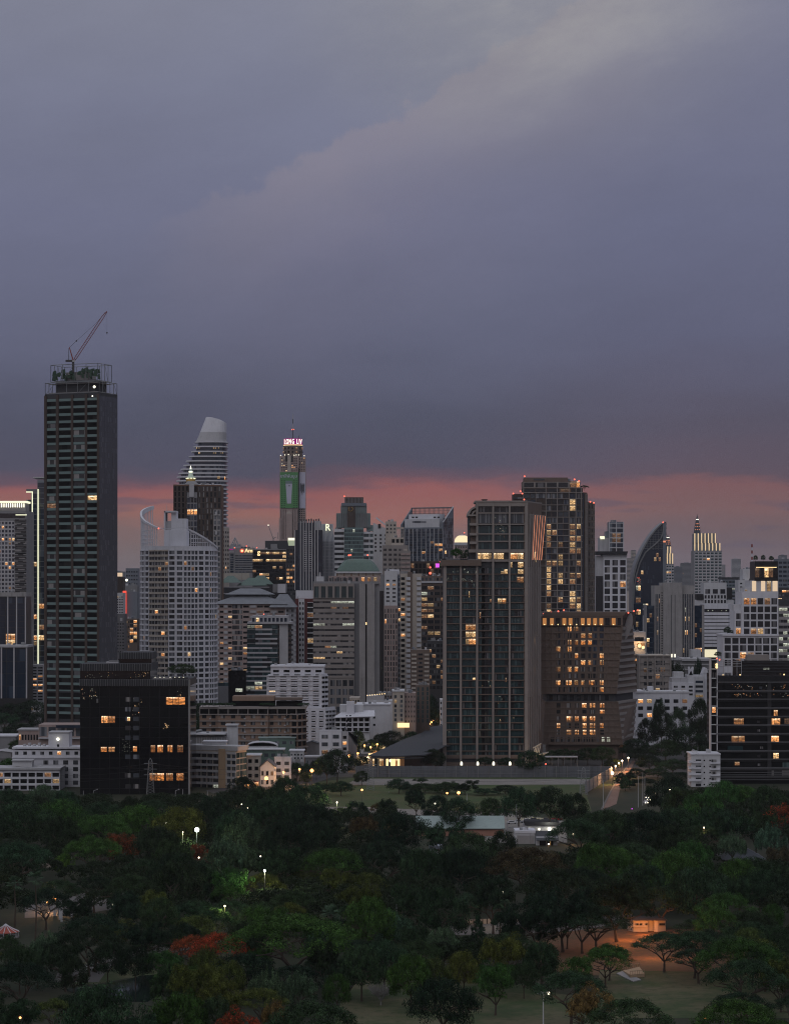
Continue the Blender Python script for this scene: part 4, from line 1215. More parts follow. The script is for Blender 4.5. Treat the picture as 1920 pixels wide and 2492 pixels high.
def white_stepped():
    D = 1500
    b = Bld('white_stepped_block', 'white apartment block stepping outwards in tiers with long dark balconies')
    f = b.rect(659, 788, 1622, D, 22, wall='white')
    b.grid(f, 5, 2, 1628, 1650, wf=.55, hf=.5, gl='void'); b.pbox('cornice', 658, 790, 1620, 1624, D - .6, 23, 'white')
    f = b.rect(649, 783, 1645, D - 3, 26, wall='white')
    b.grid(f, 5, 13, 1644, 1795, wf=.56, hf=.5, gl='void', on={(0, 3): 'w'}, balc=.8, bm='white', bh=.34)
    b.lines(f, 14, 1645, 1795, .5, .5, 'white', horiz=True, part='floor_band')
    g = b.corner(776, 783, 797, 1640, D - 5, 30, wall='white'); b.grid(g.side, 2, 13, 1644, 1795, wf=.8, hf=.5, gl='void', span=.6, m='white')
    h = b.corner(788, 792, 816, 1722, D - 10, 30, wall='white'); b.grid(h.side, 3, 7, 1728, 1800, wf=.7, hf=.5, gl='dk', span=.6, m='white')
    f = b.rect(735, 791, 1724, D - 9, 20, wall='white'); b.grid(f, 3, 6, 1728, 1800, wf=.5, hf=.5, gl='void', m='white', balc=.8, bm='white', bh=.3)
    b.pbox('roof_box', 698, 750, 1616, 1623, D + 4, 10, 'white'); b.b('dish').lathe(X(712, D), D + 5, [(.2, Z(1616, D)), (1.3, Z(1613, D)), (1.5, Z(1612.5, D))], 'pale', 12)
    for i in range(4): b.pbox('water_tank#%d' % i, 668 + i * 27, 674 + i * 27, 1615, 1621, D + 8, 2, 'pale')
    b.done()
white_stepped()

def striped_office():
    D = 1750
    b = Bld('striped_office_tower', 'grey office tower with ribbon windows and a blank ribbed concrete side')
    f = b.corner(762, 862, 866, 1424, D, 6, wall='beige')
    f = b.rect(762, 862, 1420, D - 1, 30, wall='beige')
    t = f
    # tall openings under the roof
    b.grid(t, 6, 1, 1426, 1456, wf=.68, hf=.92, gl='green', pier=1.4, span=.8, m='beige')
    b.grid(t, 7, 14, 1460, 1650, wf=.985, hf=.34, gl='cur', vo=.6, on={(3, 0): 'c', (4, 0): 'c', (5, 0): 'c', (6, 0): 'c', (3, 1): 'd', (5, 1): 'd', (0, 4): 'c', (1, 4): 'c', (5, 4): 'c', (6, 4): 'c', (2, 8): 'd', (3, 8): 'p', (0, 10): 'y', (1, 10): 'y', (4, 9): 'd'}, span=.45, m='beige')
    b.grid(t, 5, 4, 1652, 1738, wf=.7, hf=.66, gl='grey', a=(.25, 1), pier=.4, m='beige', pw=.25)
    # ribbed side made of tall vertical slabs
    for i, (x0, x1, dd, m_) in enumerate([(862, 874, 1, 'grey2'), (874, 889, 0, 'concrete'), (889, 893, 3, 'black'), (893, 912, 1, 'concrete'), (912, 924, 4, 'grey'), (924, 934, 9, 'g_dark')]):
        b.pbox('ribbed_side#%d' % i, x0, x1, 1420 if i < 5 else 1438, 1770, D + dd, 30, m_)
    b.pbox('roof_rim', 762, 922, 1415, 1421, D + 2, 26, 'grey')
    for i in range(10): b.pbox('roof_plant#%d' % i, 795 + i * 6.5, 799 + i * 6.5, 1408 - i % 3, 1415, D + 8, 5, 'darksteel')
    b.pbox('lift_box', 769, 788, 1403, 1416, D + 4, 8, 'white2'); b.b('mast').tube((X(778, D), D + 6, Z(1403, D)), (X(778, D), D + 6, Z(1393, D)), .7, .5, 'pale', 6)
    b.b('flag_mast').tube((X(861.5, D), D - 3, Z(1760, D)), (X(861.5, D), D - 3, Z(1655, D)), .3, .2, 'steel', 5)
    b.b('ribbed_side_window').box(X(891, D)-.4, X(891, D)+.4, D + 2.5, D + 2.9, Z(1521, D), Z(1515, D), 'e_gold')
    b.done()
    D = 1950
    b = Bld('domed_roof_block', 'beige block under a faceted blue green mansard dome')
    f = b.rect(800, 936, 1402, D, 34, wall='pink'); b.grid(f, 9, 1, 1404, 1416, wf=.5, hf=.8, gl='cur', on={(5, 0): 'w', (6, 0): 'd', (7, 0): 'w', (8, 0): 'o'})
    f = b.rect(820, 926, 1392, D + 3, 28, wall='cream'); b.lines(f, 7, 1393, 1402, 1.2, .3, 'terra')
    cx = X(871, D)
    def oct_(w0, y, dy):
        hw = w0 * D / F / 2; hd = dy
        return [(cx - hw, D + 17 - hd * .6), (cx - hw * .8, D + 17 - hd), (cx + hw * .8, D + 17 - hd), (cx + hw, D + 17 - hd * .6), (cx + hw, D + 17 + hd * .6), (cx + hw * .8, D + 17 + hd), (cx - hw * .8, D + 17 + hd), (cx - hw, D + 17 + hd * .6)]
    lev = [(106, 1392, 16), (104, 1388, 15.5), (92, 1378, 13.5), (78, 1369, 11), (60, 1362, 8), (30, 1359.5, 5)]
    for (w0, y0, d0), (w1, y1, d1) in zip(lev, lev[1:]):
        b.b('dome').prism(oct_(w0, y0, d0), Z(y0, D), Z(y1, D), 'roofg', top=oct_(w1, y1, d1))
    b.pbox('dome_eave', 817, 928, 1391, 1395, D + 1, 31, 'white2')
    b.bulb(849, 1351.5, D + 12, .7); b.bulb(853.5, 1351, D + 12, .7); b.bulb(895, 1351, D + 12, .7)
    b.done()
    # dark maroon block between the hip roofed block and the striped tower
    D = 1880
    b = Bld('maroon_block', 'narrow block with maroon bands and a white box on its roof')
    f = b.rect(718, 763, 1457, D, 24, wall='maroon')
    b.pbox('white_fin', 727, 741, 1458, 1700, D - .8, 8, 'white2'); b.pbox('roof_box', 720, 763, 1437, 1457, D + 2, 14, 'white')
    f2 = Face((X(727, D), D - .8, 0), (X(741, D), D - .8, 0), (X(727, D), D - .8, Z(1458, D)), (X(741, D), D - .8, Z(1458, D)), D)
    b.grid(f2, 2, 18, 1462, 1690, wf=.55, hf=.5, gl='dk'); b.grid(f, 1, 18, 1466, 1690, wf=.9, hf=.8, gl='void', a=(.66, 1), span=.6, m='white2', on={(0, 2): 'w', (0, 7): 'w'})
    b.done()
striped_office()

def hip_block():
    D = 1850
    b = Bld('hip_roofed_apartment_block', 'wide pale apartment block with grey hip roofs and rows of balconies')
    f = b.rect(514, 696, 1468, D, 40, wall='pink')
    b.grid(f, 5, 15, 1470, 1660, wf=.82, hf=.38, gl='void', a=(0, .28), lp=.14, lm='w', balc=.9, bm='pale', bs=(1, 3), bh=.5)
    b.grid(f, 2, 15, 1470, 1660, wf=.95, hf=.72, gl='cur', a=(.28, .42))
    b.grid(f, 6, 15, 1470, 1660, wf=.8, hf=.38, gl='void', a=(.42, .98), lp=.06, lm='w', balc=.9, bm='pale', bs=(1, 4))
    g = b.corner(694, 696, 720, 1478, D - 2, 35, wall='pale'); b.grid(g.side, 4, 15, 1480, 1660, wf=.55, hf=.45, gl='dk', balc=.6, bm='white2', bs=(1, 3))
    def hip(x0, x1, ye, yr, dd, d, m_):
        a0, a1 = X(x0, D), X(x1, D); h = (a1 - a0) / 2 * .7
        yy = D + dd
        r0, r1 = a0 + min(d / 2, h), a1 - min(d / 2, h)
        b.b('hip_roof').prism([(a0, yy), (a1, yy), (a1, yy + d), (a0, yy + d)], Z(ye, D), Z(yr, D), m_, top=[(r0, yy + d * .42), (r1, yy + d * .42), (r1, yy + d * .58), (r0, yy + d * .58)])
    hip(512, 700, 1470, 1447, -2, 44, 'roof'); hip(545, 665, 1447, 1432, 10, 22, 'roof'); hip(655, 722, 1478, 1446, -4, 30, 'roof')
    b.done()
    D = 2150
    b = Bld('green_hip_roofed_block', 'block with green grey hip roofs and a pale blank parapet behind the hip roofed apartments')
    f = b.rect(538, 656, 1428, D, 30, wall='charcoal'); b.lines(f, 3, 1429, 1460, .7, .6, 'pale', horiz=True)
    def hip2(x0, x1, ye, yr, dd, d, m_):
        a0, a1 = X(x0, D), X(x1, D); h = (a1 - a0) / 2 * .75; yy = D + dd
        b.b('hip_roof').prism([(a0, yy), (a1, yy), (a1, yy + d), (a0, yy + d)], Z(ye, D), Z(yr, D), m_, top=[(a0 + h, yy + d * .45), (a1 - h, yy + d * .45), (a1 - h, yy + d * .55), (a0 + h, yy + d * .55)])
    hip2(534, 586, 1418, 1401, -2, 24, 'roofg'); hip2(575, 650, 1425, 1406, 4, 24, 'roofg'); hip2(602, 662, 1422, 1400, 8, 24, 'roofg')
    b.pbox('blank_parapet', 540, 607, 1395, 1411, D + 26, 4, 'cream')
    b.pbox('rooftop_block', 664, 696, 1422, 1442, D - 5, 20, 'grey'); b.pbox('rooftop_block#2', 676, 695, 1421, 1443, D - 8, 10, 'white')
    b.done()
    D = 1640
    b = Bld('banded_glass_office', 'dark green glass office with staggered pale bands and a colonnaded top')
    f = b.rect(601, 676, 1517, D, 30, wall='g_green'); g = b.corner(676, 677, 709, 1517, D, 32, wall='charcoal')
    b.grid(f, 4, 15, 1520, 1692, wf=.97, hf=.62, gl='green', lp=.02, lm='c', vo=.5, on={(0, 0): 'c', (1, 0): 'd', (0, 13): 'c', (1, 13): 'd'})
    random.seed(5)
    for r in range(15):
        x0 = random.choice([602, 610, 622]); x1 = random.choice([650, 662, 675]); y = 1530 + r * 11.4
        b.pbox('band#%d' % r, x0, x1, y, y + 4.2, D - .5, .5, 'pale')
        b.pbox('band#%db' % r, 601, 676, y + 1.5, y + 2.6, D - .35, .35, 'grey')
    b.grid(g.side, 5, 15, 1520, 1692, wf=.9, hf=.5, gl='dk', span=.2, m='brown')
    h = b.rect(612, 700, 1499, D + 1, 26, wall='pale'); b.grid(h, 9, 1, 1503, 1515, wf=.66, hf=.85, gl='navy', on={(1, 0): 'd'})
    b.pbox('cornice', 602, 709, 1513.5, 1518.5, D - .9, 32, 'pale')
    b.bulb(642, 1495, D + 3, .4, 'e_red')
    b.done()
    b = Bld('small_black_block', 'small black glazed block with one lit strip beside the banded glass office')
    f = b.rect(556, 599, 1632, 1600, 20, wall='g_black'); b.grid(f, 5, 6, 1636, 1695, wf=.95, hf=.8, gl='black', on={(2, 4): 'c', (3, 4): 'c'}); b.done()
    b = Bld('curved_grey_wall_building', 'low grey building with a long dark ribbon window below the hip roofed apartments')
    f = b.rect(516, 557, 1670, 1660, 16, wall='grey'); b.pbox('ribbon_window', 516, 557, 1662, 1670, 1661, 14, 'g_green'); b.done()
hip_block()

def white_cluster():
    D = 1480
    b = Bld('white_gallery_house', 'white low house with a monopitch roof, stair windows and open galleries')
    f = b.rect(815, 900, 1745, D, 22, wall='white2')
    b.grid(f, 6, 3, 1746, 1782, wf=.75, hf=.7, gl='void', span=1.0, m='white', pier=.6)
    x0, x1 = X(812, D), X(912, D)
    b.b('monopitch_roof').hexa([(x0, D - 3, Z(1747, D)), (x1, D - 3, Z(1744, D)), (x1, D + 14, Z(1733, D)), (x0 + 6, D + 14, Z(1733, D)), (x0, D - 3, Z(1746, D)), (x1, D - 3, Z(1743, D)), (x1, D + 14, Z(1732, D)), (x0 + 6, D + 14, Z(1732, D))], 'white')
    b.pbox('stair_box', 843, 862, 1709, 1745, D + 6, 8, 'white'); b.pbox('upper_roof', 827, 884, 1716, 1738, D + 10, 12, 'white2')
    for r in range(3): b.win(842, 846, 1741 + r * 11, 1747 + r * 11, D - .9, 'g_dark'); b.win(850, 855, 1741 + r * 11, 1747 + r * 11, D - .9, 'g_dark')
    b.done()
    D = 1530
    b = Bld('blank_white_wall_building', 'white building with a large blank side wall and three small windows')
    f = b.rect(868, 950, 1716, D, 26, wall='white')
    for x, y in ((892, 1729), (908, 1729), (908, 1744), (908, 1762)): b.win(x, x + 5.5, y, y + 5, D, 'g_dark')
    b.pbox('parapet', 867, 951, 1714, 1717, D - .4, 27, 'white'); b.done()
    D = 1600
    b = Bld('rooftop_restaurant', 'low white building with a lit curved terrace and round tanks on top')
    f = b.rect(892, 968, 1706, D, 22, wall='white2'); b.pbox('terrace', 892, 935, 1694, 1706, D + 1, 20, 'pale')
    for i in range(8): b.bulb(894 + i * 6, 1693 - i * .6, D + 1, .35, 'e_gold', 'terrace_light')
    for i in range(3): b.b('tank#%d' % i).lathe(X(925 + i * 11, D), D + 6, [(1.6, Z(1694, D)), (1.6, Z(1686, D)), (.6, Z(1684, D))], 'grey', 12)
    f = Face((X(892, D), D, 0), (X(968, D), D, 0), (X(892, D), D, Z(1706, D)), (X(968, D), D, Z(1706, D)), D); b.done()
    D = 1500
    b = Bld('cream_corner_hotel', 'cream hotel with tall curtained windows and a glowing ground floor')
    f = b.rect(955, 984, 1683, D, 22, wall='cream'); b.grid(f, 2, 6, 1690, 1758, wf=.42, hf=.62, gl='grey', on={(0, 1): 'y'})
    g = b.rect(984, 1012, 1687, D + 3, 20, wall='pink'); b.grid(g, 4, 6, 1690, 1762, wf=.35, hf=.4, gl='dk')
    b.pbox('ground_floor_glow', 967, 996, 1760, 1771, D - 1, .6, 'e_gold'); b.pbox('parapet', 954, 985, 1681, 1684, D - .4, 23, 'white2')
    b.done()
    b = Bld('brown_corner_annex', 'brown and teal panelled narrow block next to the cream corner hotel')
    f = b.rect(1012, 1046, 1668, D + 30, 22, wall='brown2'); b.grid(f, 3, 8, 1672, 1760, wf=.4, hf=.8, gl='teal'); b.done()
white_cluster()

def mid_row():
    D = 1900
    b = Bld('white_tiled_tower', 'white tiled tower above a pinkish ribbed lower shaft')
    f = b.rect(936, 967, 1390, D, 26, wall='white2'); b.grid(f, 2, 6, 1408, 1468, wf=.5, hf=.42, gl='dk', on={(0, 1): 'o', (1, 1): 'd'})
    b.pbox('side_wall', 925, 937, 1398, 1700, D + 3, 20, 'grey'); b.pbox('crown', 940, 972, 1386, 1398, D + 4, 16, 'white')
    g = b.rect(935, 968, 1474, D - 2, 30, wall='pink'); b.grid(g, 5, 17, 1480, 1700, wf=.5, hf=.75, gl='cur', lp=.03)
    h = b.rect(967, 978, 1400, D + 3, 20, wall='bluegrey'); b.grid(h, 1, 24, 1404, 1700, wf=.6, hf=.55, gl='blue', on={(0, 6): 'w', (0, 8): 'y'}); b.done()
    b = Bld('balconied_beige_tower', 'beige tower lined with stacks of small white balconies')
    f = b.rect(974, 1026, 1396, D - 60, 26, wall='cream')
    b.grid(f, 4, 23, 1402, 1690, wf=.72, hf=.52, gl='void', lp=.02, lm='w', balc=1.1, bm='white2', bs=(1, 3), bh=.6, skip=(2,), on={(0, 11): 'w', (3, 8): 'w', (0, 7): 'w'})
    b.pbox('pier', 992, 1003, 1392, 1700, D - 61, 20, 'brown2'); b.pbox('roof_box', 974, 994, 1390, 1398, D - 55, 14, 'grey'); b.done()
    b = Bld('brown_glazed_tower', 'dark brown glazed tower with a pale louvred top storey')
    f = b.rect(1024, 1088, 1402, D + 20, 26, wall='brown2'); b.grid(f, 7, 1, 1405, 1414, wf=.6, hf=.8, gl='grey'); b.pbox('cornice', 1022, 1090, 1414, 1419, D + 18.5, 28, 'pale')
    b.grid(f, 4, 20, 1424, 1700, wf=.88, hf=.56, gl='dk', lp=.20, lm='d', span=.2, m='brown', on={(0, 1): 'p', (0, 2): 'y', (1, 3): 'y', (0, 5): 'd', (1, 5): 'p', (1, 8): 'p'})
    b.b('dish').lathe(X(1035, D), D + 26, [(.3, Z(1402, D)), (2.2, Z(1396, D))], 'white2', 12); b.done()
    b = Bld('terraced_beige_block', 'lower beige block with planted terraces below the balconied tower')
    f = b.rect(1000, 1046, 1582, 1720, 20, wall='brown2'); b.grid(f, 3, 9, 1588, 1680, wf=.7, hf=.45, gl='dk', balc=.8, bm='cream', bs=(0, 2)); b.done()
    b = Bld('dark_lobby_tower', 'dark tower slice with scattered lit rooms beside the beige pier tower')
    f = b.rect(1040, 1082, 1560, 1780, 20, wall='charcoal'); b.grid(f, 4, 9, 1565, 1680, wf=.8, hf=.6, gl='dk', lp=.12, lm='d'); b.done()
    # far middle
    D = 2450
    b = Bld('crested_office_tower', 'teal grey stepped office tower with a gold ring emblem and a louvred top box')
    f = b.rect(813, 838, 1287, D, 28, wall='white2'); b.grid(f, 1, 8, 1292, 1392, wf=.94, hf=.52, gl='dk', span=.8, m='white2')
    f = b.rect(884, 914, 1294, D, 28, wall='white2'); b.grid(f, 2, 7, 1296, 1392, wf=.86, hf=.55, gl='green', span=.8, m='white2')
    f = b.rect(838, 884, 1284, D - 3, 28, wall='teal'); b.grid(f, 9, 11, 1287, 1392, wf=.9, hf=.7, gl='teal', lp=.02, lm='c')
    b.pbox('side_turret', 892, 922, 1278, 1292, D + 4, 16, 'teal'); b.pbox('side_turret#2', 914, 924, 1290, 1395, D + 6, 14, 'grey')
    f = b.rect(819, 901, 1249, D + 2, 24, zb=Z(1284, D), wall='teal'); b.lines(f, 17, 1250, 1284, .8, .6, 'grey')
    f = b.rect(830, 892, 1226, D + 1, 22, zb=Z(1250, D), wall='teal'); b.lines(f, 15, 1232, 1284, .7, .6, 'grey'); b.pbox('cornice', 831, 891, 1224, 1231, D - .5, 24, 'bluegrey')
    b.pbox('emblem_panel', 846, 864, 1232, 1283, D - .6, 1.4, 'brown'); b.pbox('top_box', 839, 884, 1210, 1224, D + 3, 16, 'brown')
    f = Face((X(839, D), D + 3, Z(1224, D)), (X(884, D), D + 3, Z(1224, D)), (X(839, D), D + 3, Z(1210, D)), (X(884, D), D + 3, Z(1210, D)), D); b.lines(f, 14, 1211, 1224, .35, .3, 'grey')
    em = b.b('emblem')
    for i in range(20):
        if i in (4, 5, 6): continue
        a0, a1 = 2*math.pi*i/20, 2*math.pi*(i+1)/20; r = 2.05
        em.tube((X(853.5, D) + math.cos(a0)*r, D - 1, Z(1239, D) + math.sin(a0)*r), (X(853.5, D) + math.cos(a1)*r, D - 1, Z(1239, D) + math.sin(a1)*r), .28, .28, 'gold', 5)
    b.bulb(838, 1207.5, D + 3, .7, 'e_red'); b.done()
    D = 2300
    b = Bld('white_gabled_tower', 'white tower with a steep one sided gable at its top')
    f = b.rect(908, 957, 1296, D, 26, wall='white2')
    x = lambda p: X(p, D)
    b.b('gable').prism([(x(908), D), (x(957), D), (x(957), D + 24), (x(908), D + 24)], Z(1296, D), [Z(1272, D), Z(1294, D), Z(1294, D), Z(1272, D)], 'white2')
    b.b('gable_rib').hexa([(x(915), D - 1, Z(1262, D)), (x(950), D - 1, Z(1288, D)), (x(950), D + 2, Z(1288, D)), (x(915), D + 2, Z(1262, D)), (x(916), D - 1, Z(1258, D)), (x(951), D - 1, Z(1285, D)), (x(951), D + 2, Z(1285, D)), (x(916), D + 2, Z(1258, D))], 'white')
    b.grid(f, 4, 5, 1298, 1345, wf=.4, hf=.5, gl='dk'); b.pbox('dark_slot', 920, 927, 1275, 1286, D - .3, .6, 'g_dark'); b.done()
    b = Bld('beige_stepped_towers', 'beige block with stepped roof terraces behind the balconied beige tower')
    D = 2240
    f = b.rect(938, 965, 1269, D + 30, 22, wall='cream'); b.grid(f, 3, 3, 1274, 1300, wf=.5, hf=.5, gl='dk')
    f = b.rect(952, 983, 1308, D + 10, 22, wall='cream'); b.grid(f, 3, 1, 1311, 1322, wf=.7, hf=.8, gl='void')
    f = b.rect(931, 993, 1327, D, 26, wall='beige'); b.grid(f, 5, 5, 1332, 1392, wf=.6, hf=.45, gl='dk', balc=1, bm='cream', bs=(4,), lp=.04)
    f = b.rect(975, 999, 1340, D - 4, 20, wall='beige'); b.grid(f, 2, 5, 1343, 1396, wf=.8, hf=.4, gl='void', balc=1.2, bm='pink')
    for i in range(4): b.pbox('terrace_post#%d' % i, 966 + i * 5, 967.5 + i * 5, 1284, 1308, D + 12, 1.2, 'cream')
    b.pbox('terrace_beam', 965, 983, 1283, 1287, D + 11.5, 6, 'cream')
    b.done()
    D = 2550
    b = Bld('slanted_screen_tower', 'slate blue glass tower with a slanting lattice screen crown and a white penthouse')
    A = (975, 1078)
    f = b.corner(975, 1078, 1103, 1283, D, 28, wall='bluegrey'); s = f.side
    b.grid(f, 10, 14, 1286, 1372, wf=.88, hf=.9, gl='blue', pier=.7, m='pale', pw=.12, on={(8, 6): 'o', (9, 6): 'o', (7, 5): 'w'}, lp=.01)
    b.grid(s, 6, 14, 1260, 1372, wf=.9, hf=.94, gl='grey', lp=.01)
    C, A_, B_, E_ = f.quad[1], f.quad[0], f.quad[2], f.quad[3]
    b.b('side_screen').prism([C, B_, B_ + f.df * 1.2, C + f.df * 1.2], Z(1283, D), [Z(1272, D), Z(1232, D), Z(1232, D), Z(1272, D)], 'bluegrey')
    b.b('side_screen#2').prism([A_ - f.df * 1.2, A_, E_, E_ - f.df * 1.2], Z(1283, D), [Z(1275, D), Z(1275, D), Z(1234, D), Z(1234, D)], 'bluegrey')
    b.b('side_screen_rim').tube(Vector((C.x, C.y - .3, Z(1271, D))), Vector((B_.x, B_.y, Z(1231.5, D))), .6, .6, 'white2', 5)
    sc = b.b('screen');
    P0, P1 = E_, B_
    for i in range(34):
        p = P0.lerp(P1, i / 33); sc.tube((p.x, p.y, Z(1283, D)), (p.x, p.y, Z(1233, D)), .22, .22, 'grey2', 4)
    for i in range(8):
        z = Z(1235 + i * 6, D); sc.tube((P0.x, P0.y, z), (P1.x, P1.y, z), .2, .2, 'grey2', 4)
    b.b('screen_top').tube((P0.x, P0.y, Z(1233, D)), (P1.x, P1.y, Z(1233, D)), .5, .5, 'grey2', 4)
    def box_in(part, u0, u1, v0, v1, y0, y1, m_):
        pts = [C.lerp(A_, 1 - u0) + (B_ - C) * v0, C.lerp(A_, 1 - u1) + (B_ - C) * v0, C.lerp(A_, 1 - u1) + (B_ - C) * v1, C.lerp(A_, 1 - u0) + (B_ - C) * v1]
        b.b(part).prism(pts, Z(y1, D), Z(y0, D), m_)
    box_in('penthouse', .06, .88, .15, .7, 1262, 1284, 'white2'); box_in('penthouse_top', .12, .84, .3, .85, 1250, 1262, 'white')
    for x0, x1, y0, y1 in ((1003, 1037, 1268, 1273),): b.win(x0, x1, y0, y1, D + 2, 'g_grey')
    for x in (1002, 1011, 1055, 1064): b.win(x, x + 6, 1257, 1261, D + 8, 'g_dark')
    b.done()
    D = 2300
    b = Bld('dark_podium_with_magenta_screen', 'dark podium with vertical fins and a magenta screen under the slanted screen tower')
    f = b.rect(999, 1085, 1366, D, 24, wall='brown'); b.grid(f, 9, 2, 1370, 1398, wf=.7, hf=.8, gl='void', lp=.1, lm='d')
    b.pbox('magenta_screen', 1060, 1069, 1371.5, 1381, D - .8, .6, 'e_purple'); b.bulb(1047, 1381, D - 1, .9, 'e_red', 'neon_spot'); b.bulb(1047, 1395, D - 1, 1.2, 'e_red', 'neon_spot'); b.bulb(1071, 1367, D - 1, .6, 'e_red')
    b.done()
    D = 2700
    b = Bld('gold_domed_tower', 'pale tower crowned by a floodlit golden dome')
    f = b.rect(1107, 1143, 1326, D, 24, wall='pink'); b.grid(f, 6, 4, 1328, 1360, wf=.4, hf=.5, gl='dk')
    b.pbox('drum', 1106, 1146, 1320, 1327, D - 1, 26, 'white2')
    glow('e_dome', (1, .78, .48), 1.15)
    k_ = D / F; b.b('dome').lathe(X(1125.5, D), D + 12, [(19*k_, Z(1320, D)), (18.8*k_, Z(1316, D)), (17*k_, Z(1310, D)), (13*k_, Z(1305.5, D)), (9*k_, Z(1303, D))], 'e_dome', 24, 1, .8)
    b.b('dome_cap').lathe(X(1125.5, D), D + 12, [(9*k_, Z(1303, D)), (5*k_, Z(1301.5, D)), (.3, Z(1300.5, D))], 'white2', 24, 1, .8)
    b.b('mast').tube((X(1130, D), D + 12, Z(1302, D)), (X(1130, D), D + 12, Z(1297, D)), .15, .1, 'steel', 4); b.bulb(1130, 1296.5, D + 12, .7); b.done()
mid_row()

def navy_ribbed():
    D = 2250
    b = Bld('navy_ribbed_tower', 'dark blue glass tower with white vertical ribs and a ladder of white bars')
    f = b.rect(725, 780, 1272, D, 30, wall='g_navy'); b.grid(f, 7, 17, 1274, 1436, wf=.93, hf=.93, gl='navy', lp=.01)
    b.lines(f, 7, 1268, 1436, .9, 1.2, 'pale', a=(.12, .88))
    for cx in (744, 754):
        for i in range(20): b.pbox('ladder_bar', cx - 3.4, cx + 3.4, 1292 + i * 5.1, 1293.4 + i * 5.1, D - .9, .8, 'pale')
    b.pbox('left_wing', 718, 726, 1290, 1436, D + 3, 24, 'g_navy'); b.pbox('wing_rib', 717, 719, 1290, 1436, D + 2, 4, 'pale')
    b.pbox('right_wing', 780, 785, 1290, 1436, D + 3, 24, 'g_navy'); b.pbox('corner_mass', 768, 780, 1268, 1290, D - .5, 20, 'pale')
    for i in range(9): b.pbox('roof_plant#%d' % i, 726 + i * 6, 729 + i * 6, 1264 - (i % 3), 1272, D + 6, 5, 'darksteel')
    b.done()
    b = Bld('slope_roofed_ribbed_tower', 'grey ribbed tower with a sloping top and a white letter on its slope')
    D = 2290
    x = lambda p: X(p, D)
    b._root((x(798), D + 12))
    b.b('wall').prism([(x(780), D), (x(813), D), (x(813), D + 24), (x(780), D + 24)], 0, [Z(1274, D), Z(1318, D), Z(1318, D), Z(1274, D)], 'bluegrey', top=[(x(780), D), (x(813), D), (x(813), D + 24), (x(780), D + 24)])
    b.mb['wall'] = MB().prism([(x(780), D), (x(813), D), (x(813), D + 24), (x(780), D + 24)], 0, Z(1318, D), 'bluegrey')
    b.b('slope').prism([(x(780), D), (x(813), D), (x(813), D + 24), (x(780), D + 24)], Z(1318, D), Z(1275, D), 'bluegrey', top=[(x(778), D + 8), (x(808), D + 8), (x(808), D + 24), (x(778), D + 24)])
    for i in range(11):
        xx = 781 + i * 3.15
        b.b('rib').tube((x(xx), D - .3, Z(1436, D)), (x(xx), D - .3, Z(1318, D)), .35, .35, 'pale', 4)
        b.b('rib').tube((x(xx), D - .3, Z(1318, D)), (x(780 + (xx - 780) * .92 - 1), D + 7.6, Z(1275, D)), .35, .35, 'pale', 4)
    for i in range(15): b.b('rib').tube((x(781), D - .2, Z(1322 + i * 8, D)), (x(813), D - .2, Z(1322 + i * 8, D)), .22, .22, 'pale', 4)
    text('R', 'roof_letter', b.root, (x(797.5), D + 1.5, Z(1284, D)), 8.8, 'e_strip', .3, sx=.9)
    b.done()
navy_ribbed()

